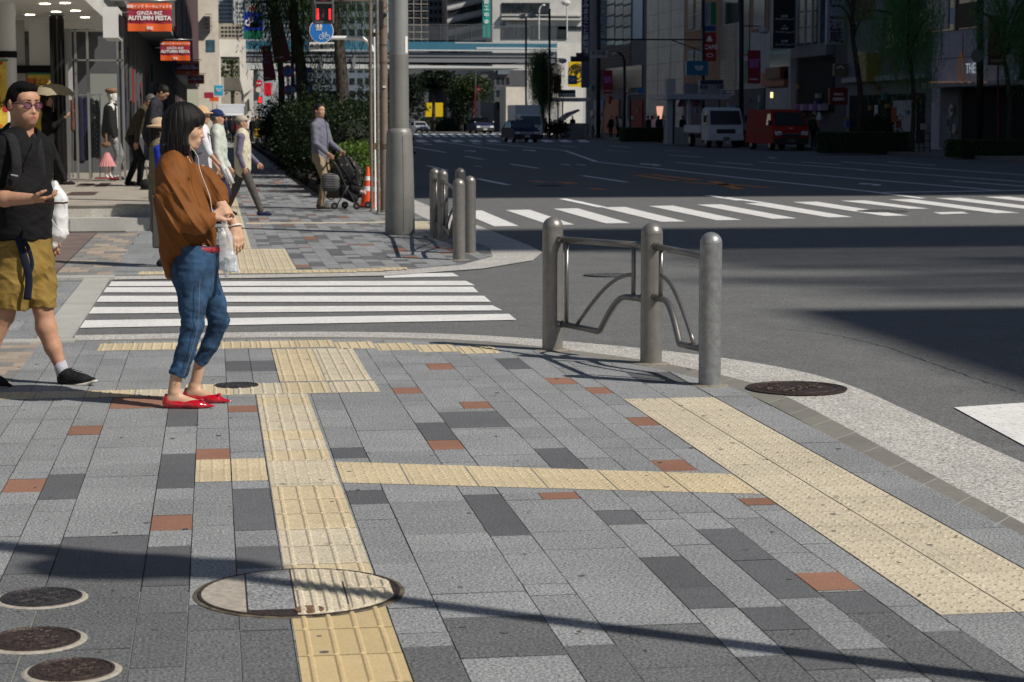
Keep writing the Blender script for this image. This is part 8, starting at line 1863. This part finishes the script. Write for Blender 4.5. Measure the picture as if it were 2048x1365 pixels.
def taxi():
    e = empty('taxi', (0, 0, 0), 'dark blue taxi with a roof lamp, nearer of the two, driving towards us', 'taxi', 'taxis on the road'); bl = mat('taxi_blue', (.012, .018, .06), .6, spec=.08)
    wf = lambda z: .84 if z < .85 else .84-.30*(z-.85)
    m = MB(); hull(m, [(2.26, .26), (2.32, .45), (2.28, .72), (2.20, .80), (1.15, .90), (.45, 1.36), (.2, 1.42), (-.95, 1.41), (-1.35, 1.32), (-1.75, .95), (-2.25, .90), (-2.32, .45), (-2.28, .26)], wf); m.build('body', bl, e, True, angle=25)
    frontq(e, 'windscreen', wind, [(1.12, -.72, .93), (1.12, .72, .93), (.50, .63, 1.35), (.50, -.63, 1.35)]); frontq(e, 'grille', rim, [(2.33, -.42, .52), (2.33, .42, .52), (2.30, .42, .70), (2.30, -.42, .70)], .02); frontq(e, 'bumper', bumper, [(2.38, -.84, .30), (2.38, .84, .30), (2.37, .84, .48), (2.37, -.84, .48)], .08)
    for sy in (-1, 1):
        a_ = [(2.33, -.80, .54), (2.33, -.46, .54), (2.30, -.46, .70), (2.30, -.80, .70)] if sy < 0 else [(2.33, .46, .54), (2.33, .80, .54), (2.30, .80, .70), (2.30, .46, .70)]
        frontq(e, 'headlight', hl, a_, .02)
        m = MB(); m.tube([(1.75, sy*.78, .85), (1.75, sy*.86, 1.0)], .015, 6); m.sph((1.75, sy*.88, 1.04), (.05, .09, .06), 8); m.build('fender_mirror', rim, e)
    frontq(e, 'number_plate', plate, [(2.40, -.17, .34), (2.40, .17, .34), (2.40, .17, .46), (2.40, -.17, .46)], .02)
    sidewin(e, [(1.0, .95), (.0, .95), (.0, 1.33), (.42, 1.33)], wf); sidewin(e, [(-.08, .95), (-1.2, .95), (-1.05, 1.32), (-.08, 1.33)], wf)
    m = MB(); m.bbox(-.05, .12, -.16, .16, 1.42, 1.56, .03); m.build('roof_lamp', hl, e); wheels(e, (1.4, -1.35), .31, .80); return e
x_ = taxi(); place(x_, 1040, 284, 130, -math.pi/2+.05); y_ = copy_tree(x_); place(y_, 960, 263, 205, -math.pi/2+.08); y_['label'] = 'farther dark blue taxi in front of the hedge, left of the other'; y_.scale = (1.1, 1.1, 1.15)
w_ = copy_tree(x_); place(w_, 838, 249, 222, -math.pi/2+.12); w_['label'] = 'white saloon car just right of the big lamp post'; w_['category'] = 'car'; w_.name = 'white_car'; w_['group'] = 'cars beyond the bridge'; w_.scale = (.9, .9, .85)
wb_ = mat('car_white', (.6, .62, .65), .35, coat=.1)
def recolour(t, mt):
    for c in list(t.children):
        if c.name.startswith('body'): c.data = c.data.copy(); c.data.materials[0] = mt
        if c.name.startswith('roof_lamp'): bpy.data.objects.remove(c)
recolour(w_, wb_)
w2 = copy_tree(w_); place(w2, 862, 240, 300, -math.pi/2+.3); w2['label'] = 'pale blue-white car partly behind the white saloon'
b_ = truck(True); b_.name = 'white_bus'; place(b_, 462, 236, 152, -math.pi/2); b_.scale = (1.0, 1.05, .95); b_['label'] = 'white high vehicle standing under the viaduct behind the crowd'; b_['category'] = 'van'
# slim silver posts by the right corner and a shadow-casting street lamp and tree behind the photographer
for i, (x, lb) in enumerate(((1172, 'first slim silver post at the far right corner'), (1183, 'second slim silver post at the far right corner'), (1205, 'slim silver post beside the tall corner pole'))):
    p = V(x, 238, 146); bollard(0, 0, lb, .16, 1.0, 'silver posts on the far corner', loc=Vector((p.x, 146, 0)))
gA, gB2 = G(2100, 1372), G(800, 1203)
dd = (gB2-gA); dd.normalize(); k = 6.0; base = gA-dd*(-.0)+Vector((SUND.x, SUND.y, 0)).normalized()*2.2
e, M = thing('slim_pole', (base.x, base.y, 0), 'slim pole just outside the right edge near the camera', 'pole')
m = MB(); m.tube([(0, 0, 0), (0, 0, 6.3)], .048, 12); m.build('shaft', galv, e, True)
tip = base-Vector((SUND.x, SUND.y, 0))/SUND.z*0
sg = M @ (G(240, 1133)+SUND/SUND.z*6.1); sg2 = M @ (G(560, 1140)+SUND/SUND.z*6.0)
m = MB(); c_ = (sg+sg2)/2; rt = (sg2-sg); L_ = rt.length/2
m.sph((0, 0, 0), (L_*1.12, .16, .10), 16, M=Matrix.Translation(c_) @ rotz(math.atan2(rt.y, rt.x))); m.sph(tuple(sg), (.32, .20, .16), 12); m.build('lamp_head', galv, e, True)
m = MB(); m.tube([(0, 0, 6.2), tuple(sg2)], .04, 8); m.build('lamp_arm', galv, e, True)
